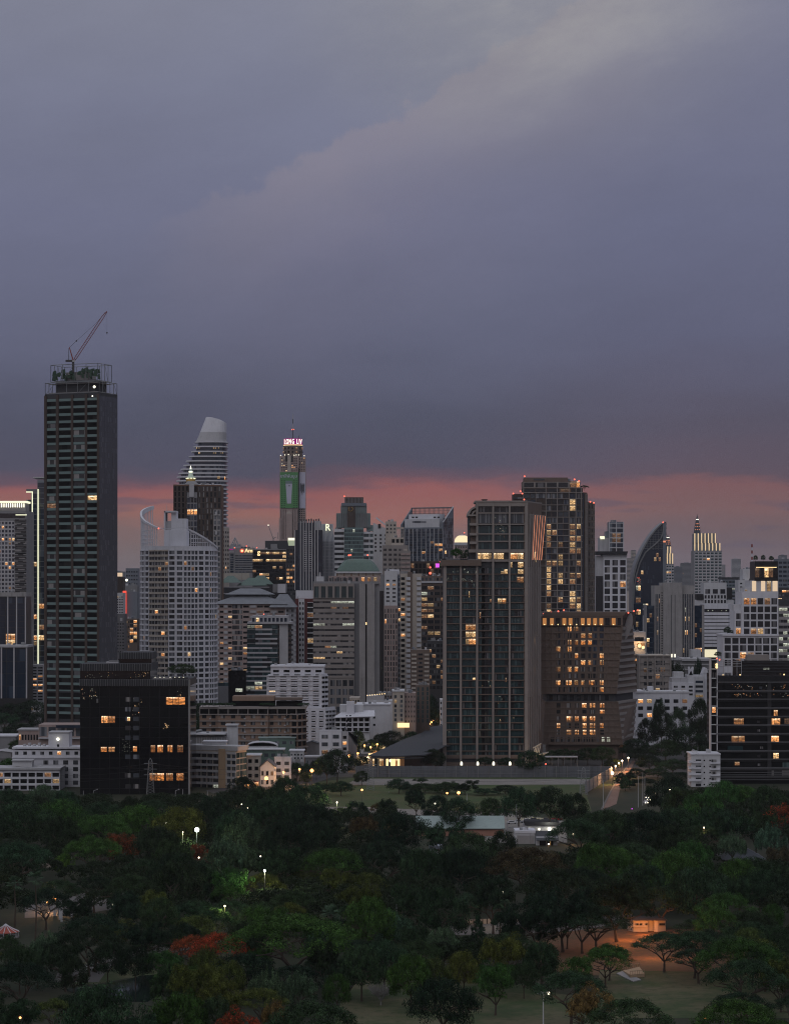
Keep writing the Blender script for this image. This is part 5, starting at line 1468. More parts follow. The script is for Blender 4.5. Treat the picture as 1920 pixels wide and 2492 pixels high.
def tall_banner_tower():
    D = 3900; k_ = D / F
    b = Bld('banner_tower', 'tallest far tower with a lit message band, antenna mast and a green advertising banner')
    x = lambda p: X(p, D)
    f = b.rect(681, 727, 1109, D, 34, wall='pink'); s = b.rect(727, 743, 1112, D + 6, 26, wall='pink')
    b.grid(f, 8, 30, 1240, 1312, wf=.5, hf=.5, gl='void', skip=(3, 4)); b.grid(f, 3, 8, 1113, 1148, wf=.6, hf=.45, gl='void', a=(.06, .4), lp=.2, lm='p'); b.grid(f, 3, 8, 1113, 1148, wf=.6, hf=.45, gl='void', a=(.6, .94), lp=.15, lm='w')
    b.grid(s, 3, 9, 1113, 1148, wf=.5, hf=.5, gl='void', lp=.1)
    b.grid(s, 3, 16, 1238, 1312, wf=.5, hf=.5, gl='void')
    b.pbox('wing', 679, 684, 1262, 1320, D - 2, 30, 'pink')
    b.pbox('dark_slot', 725.6, 728.4, 1138, 1270, D - 1, 2, 'black')
    # central bay with a pointed head
    b.b('centre_bay').prism([(x(696), D - 3), (x(711), D - 3), (x(711), D), (x(696), D)], 0, Z(1250, D), 'pink')
    b.b('centre_point').prism([(x(696), D - 3), (x(711), D - 3), (x(711), D), (x(696), D)], Z(1250, D), Z(1243, D), 'cream', top=[(x(703), D - 3), (x(704), D - 3), (x(704), D), (x(703), D)])
    b.b('centre_bay#2').prism([(x(700), D - 2), (x(708), D - 2), (x(708), D), (x(700), D)], Z(1149, D), Z(1108, D), 'cream'); b.pbox('dark_recess', 694, 700, 1109, 1122, D - .6, .7, 'black'); b.pbox('dark_recess#2', 708, 713, 1109, 1124, D - .6, .7, 'black')
    # banners
    b.pbox('green_banner', 681.5, 725, 1149, 1236.5, D - 1.6, .6, 'banner'); b.pbox('white_banner', 728.5, 743, 1149, 1237, D + 4.4, .6, 'bannerw')
    b.b('banner_picture').prism([(x(698.8), D - 2.0), (x(708.6), D - 2.0), (x(708.6), D - 1.6), (x(698.8), D - 1.6)], Z(1225.5, D), Z(1177, D), 'bannerw', top=[(x(695.4), D - 2.0), (x(711.4), D - 2.0), (x(711.4), D - 1.6), (x(695.4), D - 1.6)])
    b.pbox('banner_picture_cap', 695.2, 711.6, 1170, 1177, D - 2.1, .5, 'teal')
    g = Face((x(681.5), D - 1.6, 0), (x(725), D - 1.6, 0), (x(681.5), D - 1.6, 100), (x(725), D - 1.6, 100), D)
    for cx0 in (685, 689, 693, 714, 718, 722):
        for r in range(14): b.unit('window', 'g_void', (x(cx0), D - 1.6, Z(1171 + r * 5, D)), g, 1.0, .1, 1.2)
    text('ยาสีฟันบูม', 'banner_text', b.root, (x(703), D - 1.8, Z(1159, D)), 6.6, 'bannerw', .15)
    text('30', 'banner_figure', b.root, (x(703.6), D - 2.3, Z(1182, D)), 3, 'black', .1)
    for i in range(5): b.b('banner_script').tube((x(732 + i * 2), D + 3.6, Z(1176 + i % 2 * 3, D)), (x(731.5 + i * 2), D + 3.6, Z(1195 + i % 3 * 4, D)), .5, .4, 'slate', 4)
    # drum, lit band, mast
    b.b('drum').lathe(x(712), D + 15, [(23.5*k_, Z(1110, D)), (23.5*k_, Z(1083, D))], 'brown2', 24, 1, .8)
    for i in range(7):
        for r, y in enumerate((1088, 1097)):
            t = -math.pi/2 + (i - 3) * .42; b.b('drum_window#%d' % (i * 2 + r)).box(x(712) + math.cos(t)*23.6*k_ - 1.2, x(712) + math.cos(t)*23.6*k_ + 1.2, D + 15 + math.sin(t)*23.6*k_*.8 - .4, D + 15 + math.sin(t)*23.6*k_*.8, Z(y + 4.5, D), Z(y, D), 'g_void' if random.random() < .7 else 'l_dim')
    b.b('message_band').lathe(x(712), D + 15, [(22.6*k_, Z(1082, D)), (22.6*k_, Z(1066.5, D))], 'e_magenta', 28, 1, .8)
    b.b('band_light').lathe(x(712), D + 15, [(23.4*k_, Z(1083, D)), (23.4*k_, Z(1081.4, D))], 'e_gold', 28, 1, .8)
    # letters set round the drum
    for ch, lx in (('L', 692.8), ('O', 698.8), ('N', 706.0), ('G', 713.4), ('L', 723.4), ('I', 728), ('V', 731.8)):
        dx = (lx - 712) * k_ / (22.9 * k_); py_ = D + 15 - math.sqrt(max(0, 1 - dx * dx)) * 22.9 * k_ * .8
        text(ch, 'band_letter', b.root, (x(lx), py_ - .8, Z(1074.4, D)), 10.8, 'e_white', .15, rz=dx * .5, sx=.50)
    b.b('mast').tube((x(712), D + 15, Z(1066, D)), (x(712), D + 15, Z(1043, D)), .75, .55, 'darksteel', 6); b.b('mast').tube((x(712), D + 15, Z(1043, D)), (x(712), D + 15, Z(1029, D)), .45, .4, 'pale', 6)
    b.b('mast').tube((x(712), D + 15, Z(1029, D)), (x(712), D + 15, Z(1018, D)), .7, .7, 'slate', 6); b.b('mast').tube((x(712), D + 15, Z(1018, D)), (x(712), D + 15, Z(1005, D)), .5, .3, 'pale', 6)
    b.b('aerial').tube((x(726.5), D + 15, Z(1066, D)), (x(726.5), D + 15, Z(1058, D)), .3, .2, 'darksteel', 4)
    b.bulb(710.8, 1045, D + 14, .9); b.bulb(715, 1045, D + 14, .8)
    for px_, py_ in ((683, 1108), (740.5, 1109), (693, 1107), (702, 1106), (716, 1107.5), (721, 1107), (727, 1107)): b.bulb(px_, py_, D - 1, .7, 'e_white', 'floodlight')
    b.done()
tall_banner_tower()

def sign_blocks():
    D = 2500
    b = Bld('lettered_hotel_block', 'grey hotel block with a round red lamp and glowing letters on its roof')
    f = b.corner(557, 572, 616, 1335, D, 62, wall='grey');
    f = b.rect(572, 618, 1334, D - 4, 26, wall='grey'); b.grid(f, 5, 8, 1350, 1395, wf=.97, hf=.42, gl='blue', lp=.04)
    g = b.rect(558, 572, 1344, D + 3, 20, wall='grey'); b.grid(g, 1, 9, 1348, 1400, wf=.6, hf=.7, gl='blue'); b.pbox('rim', 558, 573, 1342, 1345, D + 2, 20, 'pale')
    x = lambda p: X(p, D - 5)
    text('Am', 'roof_letter', b.root, (x(605.4), D - 5, Z(1340.5, D)), 5.4, 'e_gold', .25, sx=1.05)
    for i in range(18):
        a0, a1 = 2*math.pi*i/18, 2*math.pi*(i+1)/18; r = 1.75
        b.b('round_lamp_ring').tube((x(589) + math.cos(a0)*r, D - 5, Z(1340.8, D) + math.sin(a0)*r), (x(589) + math.cos(a1)*r, D - 5, Z(1340.8, D) + math.sin(a1)*r), .34, .34, 'e_neon', 5)
    b.b('round_lamp').ball((x(589), D - 5, Z(1340.8, D)), 1.15, 'e_gold', 10)
    for i in range(7): b.pbox('roof_plant#%d' % i, 587 + i * 3.4, 589 + i * 3.4, 1330.5, 1334, D + 4, 3, 'darksteel')
    b.bulb(571, 1333, D - 5, .6); b.bulb(600, 1329, D, .6); b.bulb(625, 1333, D, .6); b.pbox('pink_sign', 557.5, 567, 1336, 1338.5, D + 1, .5, 'e_magenta'); b.done()
    b = Bld('pyramid_truss_roof', 'pale building with an open triangular roof truss behind the lettered hotel')
    D = 2700
    f = b.rect(558, 588, 1328, D, 20, wall='pale')
    for x0, x1 in ((562, 572), (572, 582)):
        b.b('truss').tube((X(x0, D), D, Z(1328, D)), (X((x0 + x1) / 2 + (5 if x0 == 562 else -5), D), D, Z(1308, D)), .5, .5, 'pale', 4)
        b.b('truss').tube((X(x0, D), D, Z(1328, D)), (X((x0 + x1) / 2, D), D, Z(1319, D)), .4, .4, 'pale', 4); b.b('truss').tube((X(x1, D), D, Z(1328, D)), (X((x0 + x1) / 2, D), D, Z(1319, D)), .4, .4, 'pale', 4)
    b.b('truss').tube((X(582, D), D, Z(1328, D)), (X(572, D), D, Z(1308, D)), .5, .5, 'pale', 4); b.done()
    D = 2350
    b = Bld('black_mall_block', 'black box building with a bright lit floor and a golden letter at its top corner')
    f = b.rect(615, 696, 1338, D, 30, wall='black')
    b.grid(f, 10, 9, 1341, 1420, wf=.96, hf=.62, gl='black', vo=.3,
           on={**{(c, 0): 'd' for c in range(2, 10)}, (9, 0): 'y', **{(c, 2): 'y' for c in (0, 1, 2, 4, 5, 6, 7, 8, 9)}, (9, 1): 'd', (0, 5): 'w', (2, 6): 'w', (3, 6): 'y', (4, 6): 'y', (6, 4): 'd', (8, 4): 'd', (4, 7): 'd', (7, 7): 'd', (8, 7): 'y'})
    b.pbox('roof_slab', 615, 697, 1336.5, 1339, D - 1, 32, 'grey'); b.pbox('top_box', 645, 700, 1316, 1337, D + 8, 20, 'charcoal'); b.pbox('top_box_panel', 659, 675, 1324, 1337, D + 7.4, .6, 'grey')
    text('g', 'golden_letter', b.root, (X(630, D), D - 1.4, Z(1344, D)), 6.4, 'e_gold', .25)
    b.done()
    b = Bld('lamp_topped_tower', 'slim dark tower with small lit rooms and a glowing white glass lantern on top')
    D = 2330
    f = b.rect(697, 720, 1328, D, 20, wall='charcoal'); b.grid(f, 3, 12, 1334, 1450, wf=.85, hf=.55, gl='dk', lp=.35, lm='w')
    glow('e_lantern', (1, .93, .7), 1.3); glow('e_lantern2', (.75, .85, .6), .42)
    b.pbox('lantern_top', 701, 719, 1309, 1315, D - 1, 8, 'e_lantern'); b.b('lantern').prism([(X(702, D), D), (X(717, D), D), (X(717, D), D + 8), (X(702, D), D + 8)], Z(1328, D), Z(1315, D), 'e_lantern2', top=[(X(700, D), D), (X(719, D), D), (X(719, D), D + 8), (X(700, D), D + 8)])
    b.done()
    # thin far crane beside the banner tower
    D = 3300
    c = thing('far_crane', (X(665, D), D, Z(1312, D)), 'tiny distant luffing crane beside the banner tower', 'crane')
    m = MB(); m.tube((X(665, D), D, Z(1330, D)), (X(665, D), D, Z(1310, D)), .6, .6, 'grey'); m.build('mast', c)
    m = MB(); m.tube((X(665, D), D, Z(1311, D)), (X(653.5, D), D, Z(1279, D)), .45, .35, 'grey', 4); m.build('boom', c)
    m = MB(); m.tube((X(665, D), D, Z(1311, D)), (X(671, D), D, Z(1307, D)), .5, .5, 'grey', 4); m.tube((X(676, D), D, Z(1312, D)), (X(675.5, D), D, Z(1295, D)), .35, .3, 'grey', 4); m.build('counter_jib', c)
    m = MB(); m.ball((X(653, D), D, Z(1278, D)), .7, 'e_white'); m.build('tip_light', c)
sign_blocks()

# ================================================================== the towers on the right
def pier_tower():
    D = 1380
    b = Bld('beige_pier_tower', 'tall tower of beige piers and green glass with a rounded shoulder and lit restaurant')
    # main shaft
    xs = [1082, 1121.5, 1161, 1200, 1240, 1281]
    f = b.rect(1161, 1279, 1222, D + 2, 34, wall='charcoal'); b.rect(1141, 1161, 1255, D + 3, 30, wall='charcoal'); b.group = 1
    g = b.rect(1080, 1161, 1378, D + 2, 30, wall='charcoal')
    fl = 17.25
    # windows bay by bay, floor by floor
    k_ = 3.366
    lit = {}
    def mark(px, py, v):
        c = next((i for i in range(5) if xs[i] <= px < xs[i + 1]), None); r = int((py - 1381) / fl)
        lit.setdefault((c, r), v)
    for X7, Y7, v in ((270, 105, 'o'), (275, 165, 'y'), (275, 225, 'w')): mark(1060 + X7/k_, 1500 + Y7/k_, v)
    for c in range(5):
        x0, x1 = xs[c] + 3.2, xs[c + 1] - 3.2
        n = 4
        for r in range(27):
            y0 = 1381 + r * fl + 1.5; y1 = y0 + fl - 4.0
            if y1 > 1845: continue
            col_mats = ['g_green', 'g_dark', 'g_green', 'g_green'] if c == 2 else ['g_green'] * 4
            for q in range(n):
                a = x0 + (x1 - x0) * q / n; e = a + (x1 - x0) / n - .5
                v = lit.get((c, r))
                m_ = pick(LIT[v]) if v and q > 0 else ('g_green' if random.random() < .88 else 'g_dark')
                if c == 2 and q in (1, 2): m_ = 'g_void' if q == 1 else 'g_dark'
                b.win(a, e, y0, y1, D + 2, m_)
    for x0, x1, y0, y1, m_ in ((1241, 1247, 1368, 1381, 'l_pale'), (1260, 1273, 1368, 1381, 'l_pale'), (1260, 1273, 1386, 1397, 'l_pale'), (1258, 1274, 1404, 1417, 'l_warm'), (1219, 1226, 1390, 1398, 'l_pale'), (1227, 1235, 1386, 1396, 'l_pale'),
                               (1211, 1221, 1457, 1468, 'l_pale'), (1222, 1231, 1457, 1468, 'l_warm'), (1192, 1196, 1458, 1467, 'l_dim'), (1140.5, 1143, 1439, 1454, 'l_pale'), (1167, 1170, 1490, 1505, 'l_dim'), (1230, 1232, 1650, 1660, 'l_dim'), (1150, 1157, 1650, 1656, 'l_pale')):
        b.win(x0, x1, y0, y1, D + 1.8, m_, 'lit_window')
    # upper storeys of the main shaft
    for c, (x0, x1) in enumerate(((1163, 1196), (1202, 1235), (1241, 1275))):
        for r, (y0, y1) in enumerate(((1233, 1246), (1250, 1273), (1280, 1298), (1302, 1316), (1320, 1336))):
            for q in range(4):
                a = x0 + (x1 - x0) * q / 4; b.win(a + .3, a + (x1 - x0) / 4 - .3, y0, y1, D + 2, ('g_grey' if r == 1 else 'g_dark') if r < 2 else 'g_green')
    for x0, x1 in ((1162, 1195.5), (1200.5, 1226), (1241, 1273)):
        n = 5
        for q in range(n):
            a = x0 + (x1 - x0) * q / n; b.win(a, a + (x1 - x0) / n - .25, 1346, 1360.5, D + 1.7, 'l_pale' if x0 < 1235 else random.choice(['l_warm', 'l_pale']), 'restaurant_window')
    for i in range(40):  # pale and glowing bits stand in for reflections in the green glass
        x, y = random.gauss(1217, 8), random.gauss(1282, 12)
        if x > 1274: continue
        b.win(x, x + random.uniform(.4, 1.4), y, y + random.uniform(.5, 2), D + 1.9, random.choice(['g_cur', 'l_dim', 'l_cool']), 'window_lamp')
    for i in range(60):  # more such bits in place of reflections, lower down
        x, y = random.choice([random.uniform(1085, 1119), random.uniform(1124, 1158)]), random.gauss(1410, 3.5) if random.random() < .7 else random.gauss(1392, 3)
        b.win(x, x + random.uniform(.5, 1.5), y, y + random.uniform(1, 5), D + 1.9, random.choice(['l_cool', 'g_cur', 'g_cur']), 'window_lamp')
    for x, y in ((1188, 1659), (1196, 1657), (1173, 1669), (1192, 1669), (1215, 1695), (1220, 1701), (1212, 1711), (1216, 1751), (1217, 1754), (1249, 1747), (1088, 1777), (1092, 1781)): b.win(x, x + 1.6, y, y + 1.6, D + 1.9, random.choice(['l_cool', 'l_pale']), 'window_lamp')
    # piers and floor bands
    for i, xx in enumerate(xs):
        w_ = 4.6 if 0 < i < 5 else 7.5
        top = 1221 if i >= 2 else 1376
        if i == 1: top = 1376
        x0 = xx - w_ / 2 + (.6 if i == 0 else 0)
        P = [(X(x0 - (1.5 if i == 0 else 0), D), D), (X(x0 + w_, D), D), (X(x0 + w_, D), D + 2.2), (X(x0 - (1.5 if i == 0 else 0), D), D + 2.2)]
        b.b('pier').prism(P, 0, Z(top, D), 'beige', top=[(X(x0 - (-1 if i == 0 else 0), D), D), (X(x0 + w_, D), D), (X(x0 + w_, D), D + 2.2), (X(x0, D), D + 2.2)])
    for r in range(28):
        y = 1381 + r * fl - 1
        if r and y < 1850: b.pbox('floor_band', 1082, 1279, y - 1.0, y + 1.0, D + .9, 1.1, 'brown2')
    b.pbox('ground_floor', 1086, 1276, 1838, 1845, D + .9, 1, 'brown2'); b.pbox('ground_floor#2', 1086, 1276, 1856, 1866, D + .9, 1, 'brown2')
    for y in (1248.5, 1276, 1299.5, 1317.5): b.pbox('floor_band', 1162, 1277, y - 1.6, y + 1.3, D + .8, 1.2, 'beige')
    b.pbox('floor_band', 1140, 1277, 1337, 1344.5, D + .6, 1.4, 'beige'); b.pbox('floor_band', 1140, 1277, 1361.5, 1367, D + .6, 1.4, 'beige')
    b.pbox('roof_band', 1158, 1277, 1219, 1232, D + .3, 1.7, 'beige')
    # rounded left shoulder
    P = []; cx, cz, r0 = X(1161, D), Z(1254, D), 22.5 * D / F
    m = b.b('shoulder')
    for i in range(9):
        t = math.pi / 2 + i * math.pi / 16
        a0, a1 = t, t + math.pi / 16
        for rr0, rr1, d0, d1, mm in ((r0 * .80, r0 * 1.0, 0, 30, 'beige'), (r0 * .45, r0 * .6, .4, 8, 'beige')):
            if i > 7: continue
            q = []
            for (ang, ra) in ((a0, rr0), (a0, rr1), (a1, rr1), (a1, rr0)):
                q.append((cx + math.cos(ang) * ra, cz + math.sin(ang) * ra))
            m.hexa([(q[0][0], D + .5 + d0, q[0][1]), (q[1][0], D + .5 + d0, q[1][1]), (q[1][0], D + d1, q[1][1]), (q[0][0], D + d1, q[0][1]), (q[3][0], D + .5 + d0, q[3][1]), (q[2][0], D + .5 + d0, q[2][1]), (q[2][0], D + d1, q[2][1]), (q[3][0], D + d1, q[3][1])], mm)
    b.pbox('shoulder_band', 1138, 1162, 1252, 1256, D + .4, 28, 'beige')
    for i, y in enumerate((1273, 1297, 1318)): b.pbox('rounded_balcony#%d' % i, 1143, 1160, y, y + 6, D - .8, 8, 'beige')
    b.pbox('back_wall', 1145, 1160, 1257, 1346, D + 2.5, 24, 'brown2')
    m.hexa([(cx - r0 * .8, D + 3, cz - .3), (cx, D + 3, cz - .3), (cx, D + 30, cz - .3), (cx - r0 * .8, D + 30, cz - .3), (cx - r0 * .56, D + 3, cz + r0 * .56), (cx, D + 3, cz + r0 * .78), (cx, D + 30, cz + r0 * .78), (cx - r0 * .56, D + 30, cz + r0 * .56)], 'brown2')
    b.pbox('terrace_cap', 1073, 1171, 1363, 1377, D - 1.5, 33, 'brown2'); b.pbox('terrace_rail', 1075, 1137, 1359.5, 1363, D - 1, .2, 'g_dark')
    # right side: fins leaning out towards the ground, lit from below the roof
    A0, A1 = X(1281, D), None
    sd = Vector((.28, 1, 0)).normalized()
    L = 30
    W0, W1 = X(1281, D), X(1314, D + L) - 0
    base = [(X(1281, D), D + .2), (X(1322, D + L), D + L), (X(1290, D + L), D + L), (X(1270, D), D + 3)]
    midp = [(X(1281, D), D + .2), (X(1313, D + L), D + L), (X(1290, D + L), D + L), (X(1270, D), D + 3)]
    topp = [(X(1281, D), D + .2), (X(1319, D + L), D + L), (X(1290, D + L), D + L), (X(1270, D), D + 3)]
    b.b('side_wall').prism(base, 0, Z(1600, D), 'brown2', top=midp); b.b('side_wall').prism(midp, Z(1600, D), Z(1370, D), 'brown2'); b.b('side_wall').prism(midp, Z(1370, D), Z(1222, D), 'brown2', top=topp)
    sf = Face(Vector((*midp[0], Z(1700, D))), Vector((*midp[1], Z(1700, D))), Vector((*midp[0], Z(1240, D))), Vector((*midp[1], Z(1240, D))), D)
    b.grid(sf, 7, 22, 1380, 1698, wf=.5, hf=.5, gl='dk', pane=.3, pier=.9, m='beige', pw=.35, on={(3, 12): 'y', (3, 17): 'y'})
    for i in range(6):
        t0, t1 = i / 6 + .03, i / 6 + .10
        a, c = Vector(midp[0]).lerp(Vector(midp[1]), t0), Vector(midp[0]).lerp(Vector(midp[1]), t1)
        a2, c2 = Vector(topp[0]).lerp(Vector(topp[1]), t0 + .06), Vector(topp[0]).lerp(Vector(topp[1]), t1 + .06)
        n_ = Vector((.9, -.35))
        b.b('side_fin').prism([a + n_ * 1.2, c + n_ * 1.2, c, a], 0, Z(1370, D), 'beige'); b.b('side_fin').prism([a + n_ * 1.2, c + n_ * 1.2, c, a], Z(1370, D), Z(1250, D), 'beige', top=[a2 + n_ * 1.6, c2 + n_ * 1.6, c2, a2])
        if i > 0: b.b('fin_light#%d' % i).tube((c.x + 1.5, c.y - .7, Z(1362, D)), (c2.x + 1.9, c2.y - .8, Z(1252, D)), .20, .13, 'e_copper', 4)
    b.pbox('side_lamp', 1299, 1304, 1343, 1368, D + 16, .4, 'e_gold')
    b.pbox('roof_slab', 1156, 1283, 1218, 1222.5, D, 30, 'beige'); b.b('roof_slab').prism(topp, Z(1222.5, D), Z(1219, D), 'beige')
    for px_, py_ in ((1159, 1220.5), (1275.5, 1215.5)): b.bulb(px_, py_, D + 1, .45)
    b.b('dish').lathe(X(1181, D), D + 14, [(.3, Z(1219, D)), (1.8, Z(1214, D)), (2, Z(1213, D))], 'darksteel', 10)
    b.done()
    for x, w_, h, lb in ((1112, 3.8, 6.6, 'large round tree on the terrace of the beige pier tower'), (1137, 2.2, 5.8, 'thin tree against the lit restaurant on the pier tower terrace'), (1128, 2.2, 2.6, 'low shrub between the two terrace trees of the pier tower')):
        roof_tree(X(x, D), D + 6, Z(1362, D), h, w_, lb, c='g' if h > 6 else 'd')
    # winged canopy by its entrance
    c = Bld('winged_canopy', 'lamp lit pale canopy shaped like a boat with slanting masts at the pier tower entrance', 'canopy')
    for i in range(4):
        x0 = 1296 + i * 4.2
        c.b('slat').hexa([(X(x0, D - 4), D - 4, Z(1838, D)), (X(x0 + 2.8, D - 4), D - 4, Z(1838, D)), (X(x0 + 2.8, D - 4), D - 2, Z(1838, D)), (X(x0, D - 4), D - 2, Z(1838, D)),
                          (X(x0 + 6, D - 4), D - 4, Z(1818 - i * 2.4, D)), (X(x0 + 8, D - 4), D - 4, Z(1818 - i * 2.4, D)), (X(x0 + 8, D - 4), D - 2, Z(1818 - i * 2.4, D)), (X(x0 + 6, D - 4), D - 2, Z(1818 - i * 2.4, D))], 'cream')
    c._root((X(1310, D), D - 3))
    c.b('hull').hexa([(X(1304, D), D - 5, Z(1841, D)), (X(1320, D), D - 5, Z(1838, D)), (X(1320, D), D - 1, Z(1838, D)), (X(1304, D), D - 1, Z(1841, D)), (X(1300, D), D - 5.5, Z(1836, D)), (X(1334, D), D - 5.5, Z(1830, D)), (X(1334, D), D, Z(1830, D)), (X(1300, D), D, Z(1836, D))], 'cream')
    c.b('rail').tube((X(1296, D), D - 4, Z(1820, D)), (X(1316, D), D - 4, Z(1809, D)), .35, .35, 'cream', 5)
    c.b('stem').tube((X(1308, D), D - 3, 0), (X(1308, D), D - 3, Z(1840, D)), .8, .8, 'brown2', 6)
    c.done()
    lamp((X(1300, D), D - 9, Z(1843, D)), (1, .75, .45), 900, .5)
LAMPS = []
def lamp(loc, color, power, r=.3):
    d = bpy.data.lights.new('lamp_light', 'POINT'); d.color = color; d.energy = power; d.shadow_soft_size = r
    o = bpy.data.objects.new('lamp_light', d); o.location = loc; COL.objects.link(o)
    return o
pier_tower()

def frame_grid_tower():
    D = 1680
    b = Bld('beige_framed_tower', 'tall brown tower with an irregular grid of beige frames and many lit rooms')
    f = b.corner(1274, 1418, 1429, 1198, D, 30, wall='brown')
    f = b.rect(1274, 1418, 1187, D - 1, 26, wall='brown')
    nr = 19; fl = 14.9
    # columns of unequal width
    cols = [(1276, 1290), (1291, 1303), (1304, 1327), (1330, 1341), (1343, 1355), (1358, 1370), (1371, 1383), (1386, 1400), (1403, 1413)]
    for r in range(20):
        y0 = 1201 + r * fl; y1 = y0 + 11.5
        for c, (x0, x1) in enumerate(cols):
            if c == 2 and random.random() < .5: continue
            if r == 0 and c < 6: m_ = 'g_grey'
            else:
                litp = {0: .08, 1: .10, 2: .03, 3: .42, 4: .14, 5: .22, 6: .10, 7: .45, 8: .48}[c]
                m_ = pick(LIT['d'] + [('l_warm', .3)]) if random.random() < litp else random.choice(['g_dark', 'g_dark', 'g_blue', 'g_grey'])
            b.win(x0 + .6, x1 - .6, y0, y1, D - 1, m_)
            if m_.startswith('l_'): b.win(x0 + 1.2, x1 - 1.2, y0 + .5, y0 + 2.0, D - 1.2, 'l_pale', 'ceiling_lamp')
    random.seed(21)
    fr = 'beige_frame'
    for r in range(21):
        y = 1199 + r * fl
        x0, x1 = 1274, 1418
        if r % 3 == 1: x0 = 1327
        if r % 4 == 2: x1 = 1404
        b.pbox(fr, x0, x1, y - .9, y + .7, D - 1.9, .9, 'beige')
    for x, dd in ((1274, 0), (1328.5, 0), (1356, 1), (1384.5, 0), (1401.5, 1), (1415, 0)):
        b.pbox(fr, x - .9, x + .9, 1188, 1498, D - 1.8, .8, 'beige')
    for i in range(36):
        c = random.choice([1304, 1316, 1342, 1370, 1290]); r = random.randrange(20); n = random.choice([1, 2])
        b.pbox(fr, c - .6, c + .6, 1199 + r * fl, 1199 + (r + n) * fl, D - 1.7, .7, 'beige')
    b.pbox('corner_glass', 1418, 1421, 1200, 1498, D - .8, 8, 'g_navy')
    # stepped top
    g = b.rect(1273, 1412, 1171, D + 1, 24, zb=Z(1188, D), wall='brown2'); b.grid(g, 5, 1, 1173, 1187, wf=.86, hf=.8, gl='dk', pier=.6, span=.6, m='beige', on={(4, 0): 'd'})
    g = b.rect(1276, 1382, 1162, D + 3, 18, zb=Z(1171, D), wall='brown2'); b.win(1298, 1325, 1165, 1169, D + 3, 'g_grey')
    b.grid(Face((X(1274, D), D - 1, 0), (X(1418, D), D - 1, 0), (X(1274, D), D - 1, Z(1187, D)), (X(1418, D), D - 1, Z(1187, D)), D), 5, 1, 1188, 1199, wf=.9, hf=.7, gl='dk', on={(3, 0): 'd'})
    b.win(1389, 1400, 1172, 1186, D + .8, 'l_dim', 'lit_window'); b.win(1403, 1411, 1172, 1188, D + .8, 'l_warm', 'lit_window')
    # side with a fine grille
    s = Bld.corner(b, 1420, 1424, 1429, 1200, D + 1, 40, wall='brown2'); b.lines(s.side, 18, 1203, 1500, .35, .4, 'beige', horiz=True); b.lines(s.side, 4, 1203, 1500, .3, .4, 'beige')
    q = b.rect(1428, 1447, 1222, D + 12, 22, wall='brown2'); b.lines(q, 20, 1226, 1500, .35, .4, 'beige', horiz=True); b.lines(q, 6, 1224, 1500, .3, .4, 'beige'); b.grid(q, 5, 19, 1226, 1500, wf=.5, hf=.5, gl='cur', pane=.1)
    for px_, py_ in ((1276.5, 1159), (1398, 1166.5), (1409, 1170.5), (1436.5, 1221), (1445, 1223.5), (1266.5, 1195.5), (1249, 1201), (1271, 1201)): b.bulb(px_, py_, D - 1, .55)
    b.pbox('side_block', 1249, 1274, 1202, 1520, D + 6, 20, 'brown'); b.pbox('side_block_band', 1250, 1274, 1210, 1214, D + 5.5, .5, 'g_grey')
    b.done()
    roof_tree(X(1423, D), D + 3, Z(1193, D), 3.6, 3.4, 'small flat tree on the roof corner of the beige framed tower', kind='umbrella')
frame_grid_tower()

